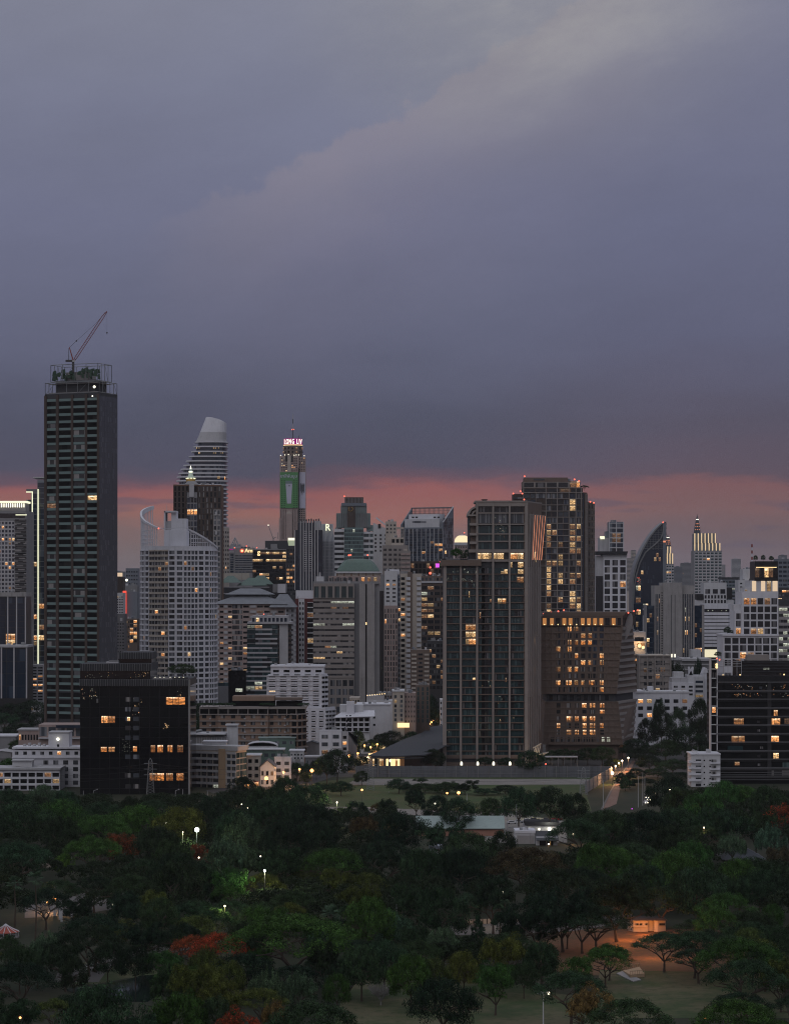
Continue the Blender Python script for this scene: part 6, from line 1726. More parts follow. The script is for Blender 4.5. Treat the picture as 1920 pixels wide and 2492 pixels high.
def tapered_hotel():
    D = 1430
    b = Bld('tapered_brown_hotel', 'brown hotel block with slanted sides, glowing top storey niches and many amber rooms')
    x = lambda p, d=D: X(p, d)
    b._root((x(1420), D + 20))
    def slab(part, y0, y1, fl0, fl1, c0, c1, r0, r1, d0=0, L=34, m_='brown2'):
        """fl, c, r: pixel columns of front left, corner and far right at bottom (0) and top (1)"""
        bot = [(x(fl0), D + d0), (x(c0), D + d0), (x(r0, D + L), D + L), (x(fl0), D + L)]
        top = [(x(fl1), D + d0), (x(c1), D + d0), (x(r1, D + L), D + L), (x(fl1), D + L)]
        b.b(part).prism(bot, Z(y1, D), Z(y0, D), m_, top=top)
        F1 = Face((*bot[0], Z(y1, D)), (*bot[1], Z(y1, D)), (*top[0], Z(y0, D)), (*top[1], Z(y0, D)), D)
        F2 = Face((*bot[1], Z(y1, D)), (*bot[2], Z(y1, D)), (*top[1], Z(y0, D)), (*top[2], Z(y0, D)), D)
        return F1, F2
    up, us = slab('wall', 1524, 1688, 1317, 1314, 1500, 1514, 1548, 1540)
    lo, ls = slab('wall', 1708, 1812, 1322, 1327, 1514, 1503, 1540, 1549)
    slab('belt', 1688, 1708, 1330, 1330, 1499, 1499, 1540, 1540, 1.5, 33, 'charcoal')
    cr, cs = slab('crown', 1499, 1504, 1317, 1317, 1514, 1516, 1542, 1546, -.6)
    nb, ns_ = slab('crown_back', 1501, 1523, 1318, 1318, 1509, 1514, 1544, 1548, 1.2, 33, 'brown')
    hi, hs = slab('crown_top', 1490, 1500, 1321, 1325, 1516, 1524, 1544, 1549, -.8)
    b.b('base').prism([(x(1335), D + 3), (x(1505), D + 3), (x(1535), D + 30), (x(1335), D + 30)], 0, Z(1812, D), 'brown2')
    # shadow gaps between the cladding panels
    for r in range(12): b.lines(up, 2, 0, 0, 0, 0, 'brown') if 0 else None
    for F_, y0, y1, n in ((up, 1523, 1688, 10), (lo, 1708, 1812, 7)):
        b.lines(F_, n + 1, y0 + 1, y1 - .5, .55, .5, 'brown2', horiz=True, part='cladding_band')
        b.lines(F_, 15, y0 + 1, y1, .5, .45, 'brown2', part='cladding_band')
    for F_, y0, y1, n in ((us, 1530, 1686, 10), (ls, 1710, 1810, 7)):
        b.lines(F_, n + 1, y0, y1, 1.6, .5, 'beige', horiz=True, part='side_band')
    b.pbox('side_ledge', 1503, 1546, 1689, 1693, D + 6, 24, 'beige') if 0 else None
    # niches of the top storey with their lamps
    for i, px_ in enumerate((1325, 1343, 1358, 1373, 1388, 1403, 1418, 1433, 1448, 1463, 1478, 1493, 1506)):
        on = i in (0, 1, 3, 4, 6, 7, 8, 9, 11)
        b.win(px_ - 4.6, px_ + 4.6, 1504.5, 1521.5, D + 1.2, 'e_niche' if on else 'g_dark', 'niche')
        b.pbox('niche_pier#%d' % i, px_ + 5.2, px_ + 9.4, 1503.5, 1522.5, D - .4, 1.6, 'brown2')
        if on or i in (2, 5): b.bulb(px_, 1520.2, D + .5, .36, 'e_gold', 'niche_lamp')
    b.pbox('niche_sill', 1317, 1510, 1522, 1525.5, D - .5, 2, 'brown2')
    # rooms: rows of windows
    k_ = 3.366
    cols7 = [(990, 1020), (1040, 1058), (1082, 1112), (1135, 1166), (1192, 1224), (1250, 1280), (1290, 1322), (1345, 1376)]
    rows7 = [84, 140, 195, 250, 305, 360, 415, 470, 526, 582]
    on7 = {(2, 0), (3, 0), (2, 2), (3, 2), (4, 2), (5, 2), (4, 1), (5, 1), (0, 3), (2, 3), (3, 4), (7, 4), (4, 5), (5, 5), (7, 5), (0, 6), (2, 6), (3, 6), (0, 8), (2, 8), (3, 8), (4, 8), (5, 8), (7, 8), (7, 9)}
    for r, yy in enumerate(rows7):
        for c, (a, e) in enumerate(cols7):
            on = (c, r) in on7
            if c == 5 and r == 8: a, e = 1258, 1302
            if c == 2 and r == 8: a, e = 1070, 1114
            m_ = 'l_amber' if on and random.random() < .35 else 'l_warm' if on else random.choice(['g_dark', 'g_dark', 'g_cur', 'g_blue'])
            b.win(1060 + a/k_, 1060 + e/k_, 1500 + yy/k_, 1500 + (yy + 38)/k_, D - .05 - (0 if on else 0), m_)
            if on: b.win(1060 + (a+3)/k_, 1060 + (e-3)/k_, 1500 + yy/k_, 1500 + (yy + 7)/k_, D - .2, 'l_pale', 'ceiling_lamp')
    b.win(1063 + 1345/k_, 1060 + 1376/k_, 1500 + 252/k_, 1500 + 284/k_, D - .2, 'g_blue')
    rows = [(713, 36), (768, 36), (822, 38), (878, 38), (932, 38)]
    on7 = {(3, 0), (4, 0), (5, 0), (5, 1), (1, 2), (2, 2), (3, 2), (4, 2), (1, 4), (2, 4), (3, 4), (4, 4), (3, 3), (4, 3), (0, 3), (5, 3)}
    cols7 = [(992, 1024), (1072, 1116), (1142, 1172), (1200, 1234), (1262, 1306), (1348, 1380)]
    for r, (yy, hh) in enumerate(rows):
        for c, (a, e) in enumerate(cols7):
            on = (c, r) in on7
            b.win(1060 + a/k_, 1060 + e/k_, 1500 + yy/k_, 1500 + (yy + hh)/k_, D - .1, ('l_amber' if random.random() < .4 else 'l_warm') if on else random.choice(['g_dark', 'g_cur']))
    for i in range(12):
        xx = 1340 + i * 12.4; b.win(xx, xx + 9, 1794.5, 1805.5, D - .1, random.choice(['l_cool', 'g_grey', 'g_dark', 'l_cool']) if i in (0, 1, 4, 6, 9, 10, 11) else 'g_dark', 'lobby_window')
    for i in range(9): b.win(1336 + i * 17, 1345 + i * 17, 1692, 1705, D + 1.4, 'g_dark')
    # leaf shaped panel on the side
    lf = b.b('leaf_panel'); a = us.p(.55, 1.0)
    pts = []
    for i in range(13):
        t = i / 12; w_ = 1.9 * math.sin(math.pi * (t ** .8)) + .25
        c_ = Vector((X(1533 - 12.5 * t ** 1.2, D + 14), D + 13 - t * 1.0, Z(1492 + 66 * t, D)))
        pts.append((c_ + Vector((-w_, -.5, 0)), c_ + Vector((w_, .1, 0))))
    for (p0, p1), (q0, q1) in zip(pts, pts[1:]):
        o_ = Vector((.2, -.8, 0))
        lf.hexa([q0 + o_, q1 + o_, q1, q0, p0 + o_, p1 + o_, p1, p0], 'concrete')
    for px_, py_ in ((1323.5, 1494), (1341.5, 1491), (1358.5, 1488), (1372, 1485.5), (1518, 1494), (1529, 1491.5), (1542.5, 1487.5), (1552, 1485.5)): b.bulb(px_, py_, D + 4, .5)
    b.done()
    lamp((x(1535), D + 20, 8), (1, .5, .2), 500, .5)
glow('e_niche', (1, .42, .14), .45)
tapered_hotel()

def right_group():
    D = 2050
    b = Bld('dark_capped_white_tower', 'white gridded tower with a dark overhanging roof slab')
    f = b.rect(1468, 1525, 1352, D, 26, wall='white2'); g = b.rect(1450, 1468, 1352, D + 1, 24, wall='pale')
    b.grid(f, 3, 8, 1361, 1500, wf=.70, hf=.78, gl='cur', pier=.5, span=.5, m='white', on={(2, 3): 'w'})
    b.pbox('glass_wing', 1450, 1467, 1402, 1500, D - 1, 2, 'g_dark')
    b.b('roof_slab').prism([(X(1449, D), D - 3), (X(1525, D), D - 3), (X(1525, D), D + 28), (X(1449, D), D + 28)], Z(1350, D), Z(1342, D), 'charcoal', top=[(X(1448, D), D - 4), (X(1527, D), D - 4), (X(1527, D), D + 28), (X(1448, D), D + 28)])
    b.pbox('top_band', 1466, 1526, 1350, 1353.5, D - .5, 20, 'white2'); b.done()
    D = 2300
    b = Bld('slim_glass_tower', 'slim blue glass tower with white floor bands behind the dark capped tower')
    f = b.rect(1483, 1517, 1270, D, 24, wall='bluegrey'); b.grid(f, 1, 6, 1273, 1345, wf=.66, hf=.82, gl='blue', a=(.03, .97), span=.6, m='white2', on={(0, 2): 'd', (0, 3): 'd'}); b.grid(f, 1, 6, 1273, 1345, wf=.95, hf=.84, gl='blue', a=(.78, 1))
    b.lines(f, 3, 1270, 1345, .7, .8, 'white2'); b.pbox('low_wing', 1459, 1484, 1309, 1350, D + 3, 20, 'pale'); b.pbox('lit_top', 1461, 1471, 1305, 1312, D + 2, 6, 'e_strip'); b.pbox('stair', 1474, 1484, 1293, 1310, D + 4, 16, 'bluegrey')
    for i in range(7): b.pbox('roof_post#%d' % i, 1485 + i * 4.6, 1485.6 + i * 4.6, 1265, 1270, D + 4, .5, 'pale')
    b.done()
    # curved leaf shaped glass tower
    D = 2350
    b = Bld('leaf_shaped_glass_tower', 'glass tower whose curved edge sweeps up to a sharp point framed in white')
    x = lambda p: X(p, D)
    left = [(1539, 1600), (1538.5, 1480), (1539, 1416), (1542, 1395), (1547, 1375), (1554, 1356), (1562, 1338), (1572, 1320), (1583, 1303), (1595, 1288), (1606, 1277), (1616, 1270)]
    pts = [(x(a), Z(y, D)) for a, y in left]
    right = [(x(1622), Z(1600, D)), (x(1619.5), Z(1272, D))]
    b._root((x(1585), D + 15))
    W = b.b('wall')
    for (a0, z0), (a1, z1) in zip(pts, pts[1:]):
        r0, r1 = x(1622), x(1621)
        W.hexa([(a0, D, z0), (r0, D, z0), (r0, D + 26, z0), (a0, D + 26, z0), (a1, D, z1), (r1, D, z1), (r1, D + 26, z1), (a1, D + 26, z1)], 'g_navy')
        b.b('curved_rim').hexa([(a0 - .6, D - 1, z0), (a0 + 1.2, D - 1, z0), (a0 + 1.2, D + 27, z0), (a0 - .6, D + 27, z0), (a1 - .6, D - 1, z1), (a1 + 1.2, D - 1, z1), (a1 + 1.2, D + 27, z1), (a1 - .6, D + 27, z1)], 'steel')
    # inner leaf outline
    inner = [(1541, 1470), (1543, 1430), (1548, 1400), (1557, 1370), (1570, 1345), (1584, 1333), (1597, 1322), (1607, 1312), (1613, 1298), (1615, 1278)]
    for (a0, y0), (a1, y1) in zip(inner, inner[1:]):
        b.b('inner_rim').tube((x(a0), D - .8, Z(y0, D)), (x(a1), D - .8, Z(y1, D)), .7, .7, 'steel', 5)
    b.pbox('edge_column', 1613, 1621, 1272, 1600, D - .6, 10, 'bluegrey')
    for i in range(9):
        y = 1290 + i * 5.6
        lx = min(a for a, yy in left if yy >= y - 8) + 3 if y > 1290 else 1600
        lx = next(a + (a2 - a) * (yy - y) / (yy - yy2 + 1e-6) for (a, yy), (a2, yy2) in zip(left, left[1:]) if yy2 <= y <= yy)
        b.b('lattice').tube((x(lx + 1), D - .4, Z(y, D)), (x(1612), D - .4, Z(y, D)), .16, .16, 'steel', 4)
    for i in range(6): b.b('lattice').tube((x(1576 + i * 6.5), D - .4, Z(1338, D)), (x(1576 + i * 6.5), D - .4, Z(1318 - i * 7.2, D)), .16, .16, 'steel', 4)
    f = Face((x(1541), D, 0), (x(1613), D, 0), (x(1541), D, Z(1420, D)), (x(1613), D, Z(1420, D)), D)
    b.grid(f, 12, 12, 1424, 1600, wf=.96, hf=.8, gl='navy', lp=.03, lm='c', on={(1, 0): 'c', (2, 0): 'y', (1, 2): 'd', (2, 2): 'd', (1, 4): 'd', (2, 4): 'd', (5, 3): 'y', (1, 6): 'd'})
    f = Face((x(1560), D, 0), (x(1613), D, 0), (x(1560), D, Z(1340, D)), (x(1613), D, Z(1340, D)), D)
    b.grid(f, 10, 7, 1345, 1420, wf=.96, hf=.85, gl='navy', lp=.05, lm='d')
    b.bulb(1613.5, 1271, D - 1, .7); b.pbox('edge_lamp', 1614, 1620, 1316, 1320, D - 1.2, .5, 'e_copper')
    for i in range(34):  # small glowing bits scattered on the curved glass
        px_, py_ = random.gauss(1553, 2.2), random.gauss(1414, 8); b.win(px_, px_ + 1, py_, py_ + 1, D - .3, random.choice(['e_neon', 'l_amber', 'l_cool']), 'window_lamp')
    b.done()
    # two far towers with lit spires
    def spire(xL, xR, xs, ytip, ytop, D, label, tiers, nm='lit_spire_tower'):
        b = Bld(nm, label); k_ = D / F
        f = b.rect(xL, xR, ytop, D, 40, wall='grey'); nc = max(3, int((xR - xL) / 9))
        b.grid(f, nc, 14, ytop + 3, ytop + 105, wf=.72, hf=.56, gl='green', pier=.4, span=.3, m='pale', lp=.03, on={(int(nc*.3), 2): 'w', (int(nc*.45), 2): 'w'})
        for (x0, x1, y0, y1, n) in tiers:
            b.pbox('tier', x0 + .6, x1 - .6, y0, y1 + 1, D + 3, 30, 'bluegrey')
            for i in range(n):
                t = x0 + 1 + (x1 - x0 - 2) * i / (n - 1)
                b.b('lit_column').tube((x(t, D), D + 1.6, Z(y1, D)), (x(t, D), D + 1.6, Z(y0, D)), .9 * k_ + .1, 1.25 * k_, 'e_gold2', 6)
        prof = [(8.5, 1297 - ytip + 0), ]
        h = tiers[-1][2]
        b.b('spire').lathe(x(xs, D), D + 16, [(8.2*k_, Z(h, D)), (7.2*k_, Z(h - (h - ytip) * .28, D)), (5.2*k_, Z(h - (h - ytip) * .5, D)), (3.6*k_, Z(h - (h - ytip) * .68, D)), (3.3*k_, Z(h - (h - ytip) * .74, D)), (1.4*k_, Z(h - (h - ytip) * .84, D)), (.4*k_, Z(ytip + 2, D)), (.15*k_, Z(ytip, D))], 'slate', 10)
        for r, (t, rr) in enumerate(((.2, 7), (.36, 6.2), (.5, 5), (.72, 3.6))):
            for a in (-.7, 0, .7):
                b.b('spire_light').ball((x(xs, D) + math.sin(a) * rr * k_, D + 16 - math.cos(a) * rr * k_ - .3, Z(h - (h - ytip) * t, D)), 1.0 * k_, 'e_copper' if r < 3 else 'e_white', 6)
        b.done()
    def x(p, d=None): return X(p, d or D)
    spire(1690, 1757, 1700, 1250, 1340, 3400, 'far tower with two rows of lit columns and a tall lit spire', [(1690, 1753, 1322, 1340, 8), (1690, 1742, 1298, 1322, 7)])
    spire(1621, 1640, 1628, 1299, 1372, 3600, 'second lit spire tower, half hidden behind the leaf shaped glass tower', [(1623, 1638, 1347, 1372, 3), (1624, 1633, 1330, 1347, 2)])
glow('e_gold2', (1, .72, .42), .85)
right_group()

def right_group2():
    D = 1950
    b = Bld('slab_concrete_tower', 'windowless pale concrete tower slab flanked by dark glass wings')
    f = b.rect(1614, 1660, 1418, D - 4, 30, wall='concrete'); b.lines(f, 2, 1448, 1600, .5, .05, 'charcoal', a=(.42, .62), part='slot')
    g = b.rect(1593, 1614, 1425, D, 26, wall='concrete'); h = b.rect(1660, 1690, 1425, D, 26, wall='concrete')
    b.grid(h, 6, 14, 1446, 1600, wf=.55, hf=.97, gl='navy', a=(.05, .9), on={(1, 3): 'p', (1, 5): 'p', (3, 5): 'd', (1, 8): 'w', (2, 8): 'w', (0, 12): 'w'}, pier=.4, m='concrete')
    b.grid(g, 3, 14, 1446, 1600, wf=.5, hf=.97, gl='navy', a=(.05, .65), lp=.05); b.grid(g, 1, 26, 1440, 1600, wf=.5, hf=.4, gl='void', a=(.72, .98))
    w1 = b.rect(1571, 1593, 1474, D + 3, 24, wall='g_navy'); w2 = b.rect(1690, 1712, 1474, D + 3, 24, wall='g_navy')
    b.grid(w1, 3, 10, 1480, 1600, wf=.94, hf=.8, gl='navy', lp=.12, lm='d', a=(.12, 1)); b.grid(w2, 3, 10, 1480, 1600, wf=.94, hf=.8, gl='navy', lp=.15, lm='w', a=(0, .85))
    b.pbox('pier', 1570, 1574, 1472, 1600, D + 2, 10, 'grey'); b.pbox('pier#2', 1708, 1714, 1472, 1600, D + 2, 10, 'concrete')
    b.pbox('base_lamp', 1634, 1636, 1592, 1600, D - 4.5, .4, 'e_white'); b.pbox('base_lamp#2', 1641.5, 1643.5, 1592, 1600, D - 4.5, .4, 'e_white')
    b.pbox('low_wing', 1682, 1706, 1582, 1605, D - 20, 14, 'white2'); b.done()
    D = 2050
    b = Bld('banded_white_office', 'white office with stacked curved balcony bands and a glowing base wall')
    n = 11
    P = [(X(1714, D), D), (X(1772, D), D), (X(1779, D), D + 4), (X(1782, D), D + 14), (X(1782, D), D + 26), (X(1714, D), D + 26)]
    Q = [(X(1714, D), D + .8), (X(1771, D), D + .8), (X(1777, D), D + 5), (X(1779, D), D + 14), (X(1779, D), D + 26), (X(1714, D), D + 26)]
    b._root((X(1748, D), D + 13)); b.b('wall').prism(Q, 0, Z(1480, D), 'g_dark'); b.b('floor_band').prism(P, Z(1482, D), Z(1470, D), 'white')
    for i in range(10): b.b('floor_band').prism(P, Z(1497 + i * 8.6, D), Z(1490.5 + i * 8.6, D), 'white')
    for i in range(10):
        for q in range(5):
            if random.random() < .8: b.win(1722 + q * 11, 1724 + q * 11, 1485 + i * 8.6, 1487.5 + i * 8.6, D + .7, 'l_cool', 'corridor_lamp')
    b.pbox('glowing_wall', 1715, 1756, 1581, 1600, D - .7, 1, 'e_strip2'); b.done()
    b = Bld('pale_crowned_block', 'pale block with dark glass corners behind the banded white office')
    D = 2250
    f = b.rect(1713, 1768, 1418, D, 26, wall='white2'); b.grid(f, 3, 1, 1433, 1446, wf=.66, hf=.85, gl='dk'); b.grid(f, 7, 2, 1447, 1470, wf=.6, hf=.7, gl='dk')
    b.pbox('dark_corner', 1695, 1711, 1446, 1460, D + 1, 12, 'black'); b.pbox('dark_corner#2', 1764, 1782, 1430, 1458, D + 1, 14, 'black'); b.pbox('lower_wall', 1690, 1786, 1460, 1500, D + 2, 20, 'white2'); b.done()
    b = Bld('grey_glass_office', 'grey glass office with a planted roof behind the pale crowned block')
    D = 2500
    f = b.rect(1757, 1797, 1408, D, 26, wall='bluegrey'); b.grid(f, 5, 9, 1412, 1490, wf=.85, hf=.5, gl='green', lp=.04, lm='c'); b.pbox('roof_edge', 1756, 1799, 1405, 1409, D - 1, 28, 'charcoal'); b.done()
    b = Bld('white_angular_house_tower', 'white angular tower with a mast beside the white terraced tower')
    D = 2300
    f = b.rect(1797, 1836, 1412, D, 24, wall='white2'); g = b.rect(1808, 1836, 1385, D + 3, 20, wall='white2'); b.grid(f, 3, 4, 1416, 1450, wf=.4, hf=.4, gl='dk')
    for i in range(8):
        b.b('mast').tube((X(1833, D), D + 8, Z(1385 - i * 7.6, D)), (X(1833, D), D + 8, Z(1385 - (i + 1) * 7.6, D)), .8, .8, 'redsteel' if i % 2 else 'white', 5)
    b.bulb(1829, 1401, D - 1, .9, 'e_gold', 'roof_lamp'); b.done()
    # white terraced tower
    D = 1560
    b = Bld('white_terraced_tower', 'white gridded apartment tower with a black glass penthouse and a brightly lit storey')
    f = b.rect(1805, 1894, 1441, D, 28, wall='white');
    b.grid(f, 5, 1, 1455, 1472, wf=.8, hf=.9, gl='dk', on={(0, 0): 'a', (1, 0): 'o', (3, 0): 'd'}, a=(.04, .98))
    b.grid(f, 5, 4, 1474, 1546, wf=.8, hf=.78, gl='dk', a=(.04, .98), on={(1, 3): 'o', (2, 3): 'y'})
    g = b.rect(1788, 1805, 1486, D + 1, 24, wall='white'); b.grid(g, 1, 3, 1491, 1545, wf=.66, hf=.78, gl='dk', on={(0, 2): 'o'}); b.pbox('step', 1786, 1804, 1471, 1486, D + 5, 14, 'white2')
    h = b.rect(1760, 1894, 1546, D - 2, 30, wall='white'); b.grid(h, 7, 4, 1551, 1622, wf=.80, hf=.8, gl='dk', a=(.01, .99), on={(2, 2): 'w', (3, 2): 'd'}); b.pbox('band', 1759, 1895, 1543.5, 1548, D - 3, 32, 'white')
    l_ = b.rect(1826, 1894, 1413, D + 2, 24, zb=Z(1441, D), wall='white2');
    for x0, x1, m_ in ((1830, 1840, 'e_room'), (1852, 1862, 'e_room'), (1866, 1876, 'l_pale'), (1880, 1892, 'e_room')): b.win(x0, x1, 1414, 1439, D + 2, m_, 'lit_window')
    b.pbox('roof_terrace_wall', 1812, 1828, 1430, 1441, D + 1, 20, 'white2'); b.win(1812, 1818, 1435.5, 1438, D + .9, 'l_pale', 'lit_window')
    t = b.rect(1837, 1893, 1366, D + 3, 22, zb=Z(1410, D), wall='black'); b.grid(t, 5, 1, 1381, 1407, wf=.9, hf=.85, gl='black', on={(0, 0): 'd', (2, 0): 'w', (3, 0): 'd'}); b.pbox('lit_line', 1840, 1890, 1380, 1381.5, D + 2.6, .4, 'e_gold'); b.pbox('slab', 1836, 1894, 1408, 1414, D + 1.6, 24, 'black')
    b.done()
    for x, h in ((1843, 4.2), (1862, 4.4), (1882, 3.8)): roof_tree(X(x, D), D + 8, Z(1367, D), h, 1.7, {1843: 'bushy', 1862: 'thin topped', 1882: 'leaning'}[x] + ' shrub on the black penthouse of the white terraced tower', 'shrubs on the black penthouse')
    for x, h, y in ((1774, 5, 1545), (1782, 3, 1545), (1752, 4, 1602)): roof_tree(X(x, D), D + 8, Z(y, D), h, 2.4, {1774: 'tall terrace tree on the lower step', 1782: 'low terrace shrub beside the tall one', 1752: 'dark shrub at the foot'}[x] + ' of the white terraced tower')
    # strip at the right edge
    D = 2100
    b = Bld('dark_edge_tower', 'dark blue tower with floor lights at the right end of the skyline')
    f = b.rect(1894, 1990, 1360, D, 26, wall='bluegrey'); b.grid(f, 9, 7, 1364, 1440, wf=.8, hf=.5, gl='blue', lp=.05)
    g = b.rect(1893, 1990, 1430, D - 30, 26, wall='charcoal'); b.grid(g, 10, 3, 1434, 1464, wf=.9, hf=.5, gl='dk', lp=.45, lm='w'); b.done()
    b = Bld('grey_banded_office', 'grey office with lit ribbon windows behind the white terraced tower')
    D = 1700
    f = b.rect(1895, 1990, 1472, D, 26, wall='concrete'); b.grid(f, 9, 10, 1476, 1620, wf=.95, hf=.5, gl='dk', lp=.4, lm='c', span=.6, m='concrete'); b.pbox('roof_edge', 1894, 1990, 1458, 1473, D - 1, 26, 'charcoal'); b.done()
    # dark glazed block in front
    D = 1255
    b = Bld('black_louvred_block', 'black glass office with fine horizontal louvres and several warm lit rooms')
    f = b.rect(1744, 2010, 1644, D, 40, wall='g_black')
    for r in range(13):
        y = 1661 + r * 20.9
        b.pbox('louvre', 1742, 2012, y - 1.6, y - .6, D - 1.4, 1.4, 'grey2'); b.pbox('louvre', 1742, 2012, y + .6, y + 1.5, D - 1.4, 1.4, 'grey2'); b.pbox('louvre', 1742, 2012, y + 4, y + 4.5, D - .5, .5, 'charcoal')
    for i in range(7): b.pbox('louvre', 1743, 2011, 1645 + i * 2.4, 1645.9 + i * 2.4, D - 1.2, 1.2, 'charcoal')
    for i in range(5): b.pbox('louvre', 1743, 2011, 1874 + i * 6, 1875 + i * 6, D - 1.2, 1.2, 'grey2')
    k_ = 3.366
    for a, y0, e, y1, m_ in ((1230, 502, 1312, 550, 'l_warm'), (1210, 645, 1320, 697, 'l_warm'), (1540, 502, 1610, 552, 'l_warm'), (1645, 502, 1683, 545, 'l_dim'), (1537, 645, 1600, 693, 'l_warm'), (1555, 785, 1598, 830, 'l_pale'), (1558, 433, 1590, 482, 'l_warm'), (1238, 858, 1276, 886, 'l_dim'),
                             (1422, 520, 1443, 537, 'g_cur'), (1422, 592, 1446, 609, 'g_cur'), (1447, 732, 1470, 750, 'g_cur'), (1424, 803, 1448, 820, 'g_cur'), (1426, 872, 1450, 890, 'g_cur'), (1440, 240, 1462, 262, 'g_grey'), (1180, 725, 1305, 768, 'g_green'), (1630, 862, 1683, 905, 'g_teal'), (1540, 925, 1683, 970, 'g_cur')):
        b.win(1420 + a/k_, 1420 + e/k_, 1600 + y0/k_, 1600 + y1/k_, D, m_)
    for i in range(70):  # small pale and glowing bits scattered over the glass
        px_ = random.choice([random.gauss(1794, 6), random.gauss(1820, 18), random.gauss(1866, 20), random.gauss(1908, 6)]); py_ = random.choice([random.gauss(1673, 3), random.gauss(1690, 3)])
        if 1750 < px_ < 1925: b.win(px_, px_ + random.uniform(.5, 1.8), py_, py_ + random.uniform(.5, 2), D, random.choice(['l_cool', 'l_amber', 'l_warm', 'g_cur']), 'window_lamp')
    b.pbox('light_column', 1868, 1877, 1661, 1890, D - .25, .2, 'g_cur')
    b.pbox('upper_block', 1800, 2010, 1608, 1644, D + 8, 26, 'g_black')
    for i in range(9): b.pbox('louvre', 1798, 2011, 1609 + i * 3.6, 1610 + i * 3.6, D + 7, 1, 'charcoal')
    b.pbox('beige_box', 1819, 1872, 1594, 1609, D + 20, 8, 'beige'); b.bulb(1760, 1643, D + 2, .4, 'e_gold', 'terrace_light'); b.bulb(1801, 1643, D + 2, .4, 'e_gold', 'terrace_light'); b.bulb(1908, 1642, D + 2, .4, 'e_gold', 'terrace_light'); b.win(1857, 1872, 1626, 1630, D + 7.9, 'l_cool')
    # open frame tower on its flank
    for i in range(10):
        y = 1606 + i * 22.6; b.pbox('stair_frame_bar', 1730, 1746, y - 1, y + 1, D - 1, 6, 'white2')
    b.pbox('stair_frame', 1729, 1731, 1603, 1830, D - 1, 6, 'white2'); b.pbox('stair_frame', 1744.5, 1746.5, 1603, 1912, D - 1.2, 6, 'white2'); b.pbox('stair_void', 1731, 1744.5, 1603, 1830, D + .5, 5, 'g_void')
    for y in (1610, 1637, 1660, 1684): b.win(1734, 1743, y, y + 14, D + .5, 'g_dark')
    b.win(1733, 1741, 1722, 1735, D + .4, 'l_warm', 'lit_window'); b.bulb(1744, 1618, D - 2, .7, 'e_gold', 'stair_lamp'); b.bulb(1744, 1624, D - 2, .7, 'e_gold', 'stair_lamp')
    for i in range(4): b.b('roof_rail').tube((X(1748, D), D + 1, Z(1604 + i * 6, D)), (X(1805, D), D + 1, Z(1604 + i * 6, D)), .12, .12, 'pale', 4)
    for i in range(6): b.b('roof_rail').tube((X(1750 + i * 11, D), D + 1, Z(1644, D)), (X(1750 + i * 11, D), D + 1, Z(1604, D)), .12, .12, 'pale', 4)
    b.bulb(1745, 1603, D - 1, .4); b.bulb(1751, 1606, D - 1, .4); b.done()
    D = 1235
    b = Bld('small_white_apartments', 'small white five storey apartment block with chamfered balconies beside the black louvred block')
    f = b.rect(1682, 1753, 1836, D, 16, wall='white2')
    for r in range(6):
        y = 1849 + r * 14.7
        b.win(1693, 1706, y, y + 6.5, D, 'g_dark'); b.win(1712, 1715.5, y + .5, y + 4, D, 'g_void'); b.win(1726, 1729.5, y + .5, y + 4, D, 'g_void'); b.win(1731, 1743, y, y + 6.5, D, 'g_cur')
        if r < 4: b.b('balcony#%d' % r).prism([(X(1676, D), D - .5), (X(1706, D), D - 1.2), (X(1706, D), D), (X(1676, D), D + 5)], Z(y + 9, D), Z(y + 3.5, D), 'white'); b.b('balcony#%db' % r).prism([(X(1728, D), D - 1.1), (X(1752, D), D - 1.1), (X(1752, D), D), (X(1728, D), D)], Z(y + 10.5, D), Z(y + 7, D), 'white')
    b.pbox('parapet', 1680, 1754, 1834.5, 1837.5, D - .4, 17, 'white'); b.done()
    # beige framed apartments, white houses, pediment building
    D = 1720
    b = Bld('beige_framed_apartments', 'beige apartment block with a raised frame and pairs of dark windows')
    f = b.rect(1556, 1632, 1597, D, 24, wall='beige'); b.grid(f, 2, 5, 1607, 1688, wf=.72, hf=.6, gl='dk', a=(.12, .42), on={(0, 1): 'd'}); b.grid(f, 2, 5, 1605, 1688, wf=.85, hf=.6, gl='cur', a=(.5, .82), on={(1, 1): 'd', (0, 2): 'd', (0, 4): 'p'}); b.lines(f, 5, 1597, 1690, .8, .8, 'beige'); b.lines(f, 7, 1599, 1690, .4, .7, 'beige', horiz=True)
    b.pbox('top_frame', 1555, 1632, 1594, 1597, D - 1, 26, 'cream'); b.done()
    D = 1560
    b = Bld('white_square_windowed_house', 'white flat roofed house with square windows, three of them lit, beside the slanted brown hotel')
    f = b.rect(1548, 1677, 1686, D, 20, wall='white'); b.grid(f, 6, 3, 1698, 1750, wf=.55, hf=.5, gl='dk', on={(0, 0): 'o', (1, 0): 'w', (5, 0): 'd', (1, 2): 'o'}); b.pbox('roof_slab', 1546, 1566, 1681, 1686, D - 1, 20, 'white'); b.pbox('roof_box', 1577, 1590, 1672, 1686, D + 5, 8, 'white'); b.pbox('parapet', 1565, 1678, 1683, 1687, D - .4, 21, 'white2'); b.done()
    D = 1640
    b = Bld('white_turreted_house', 'white stepped house with V shaped roof ornaments')
    f = b.rect(1635, 1690, 1662, D, 20, wall='white'); b.grid(f, 3, 3, 1667, 1695, wf=.5, hf=.5, gl='dk', on={(0, 2): 'w', (1, 1): 'd'})
    g = b.rect(1690, 1713, 1648, D + 2, 18, wall='white2'); b.grid(g, 1, 4, 1654, 1700, wf=.8, hf=.5, gl='blue', on={(0, 3): 'd'})
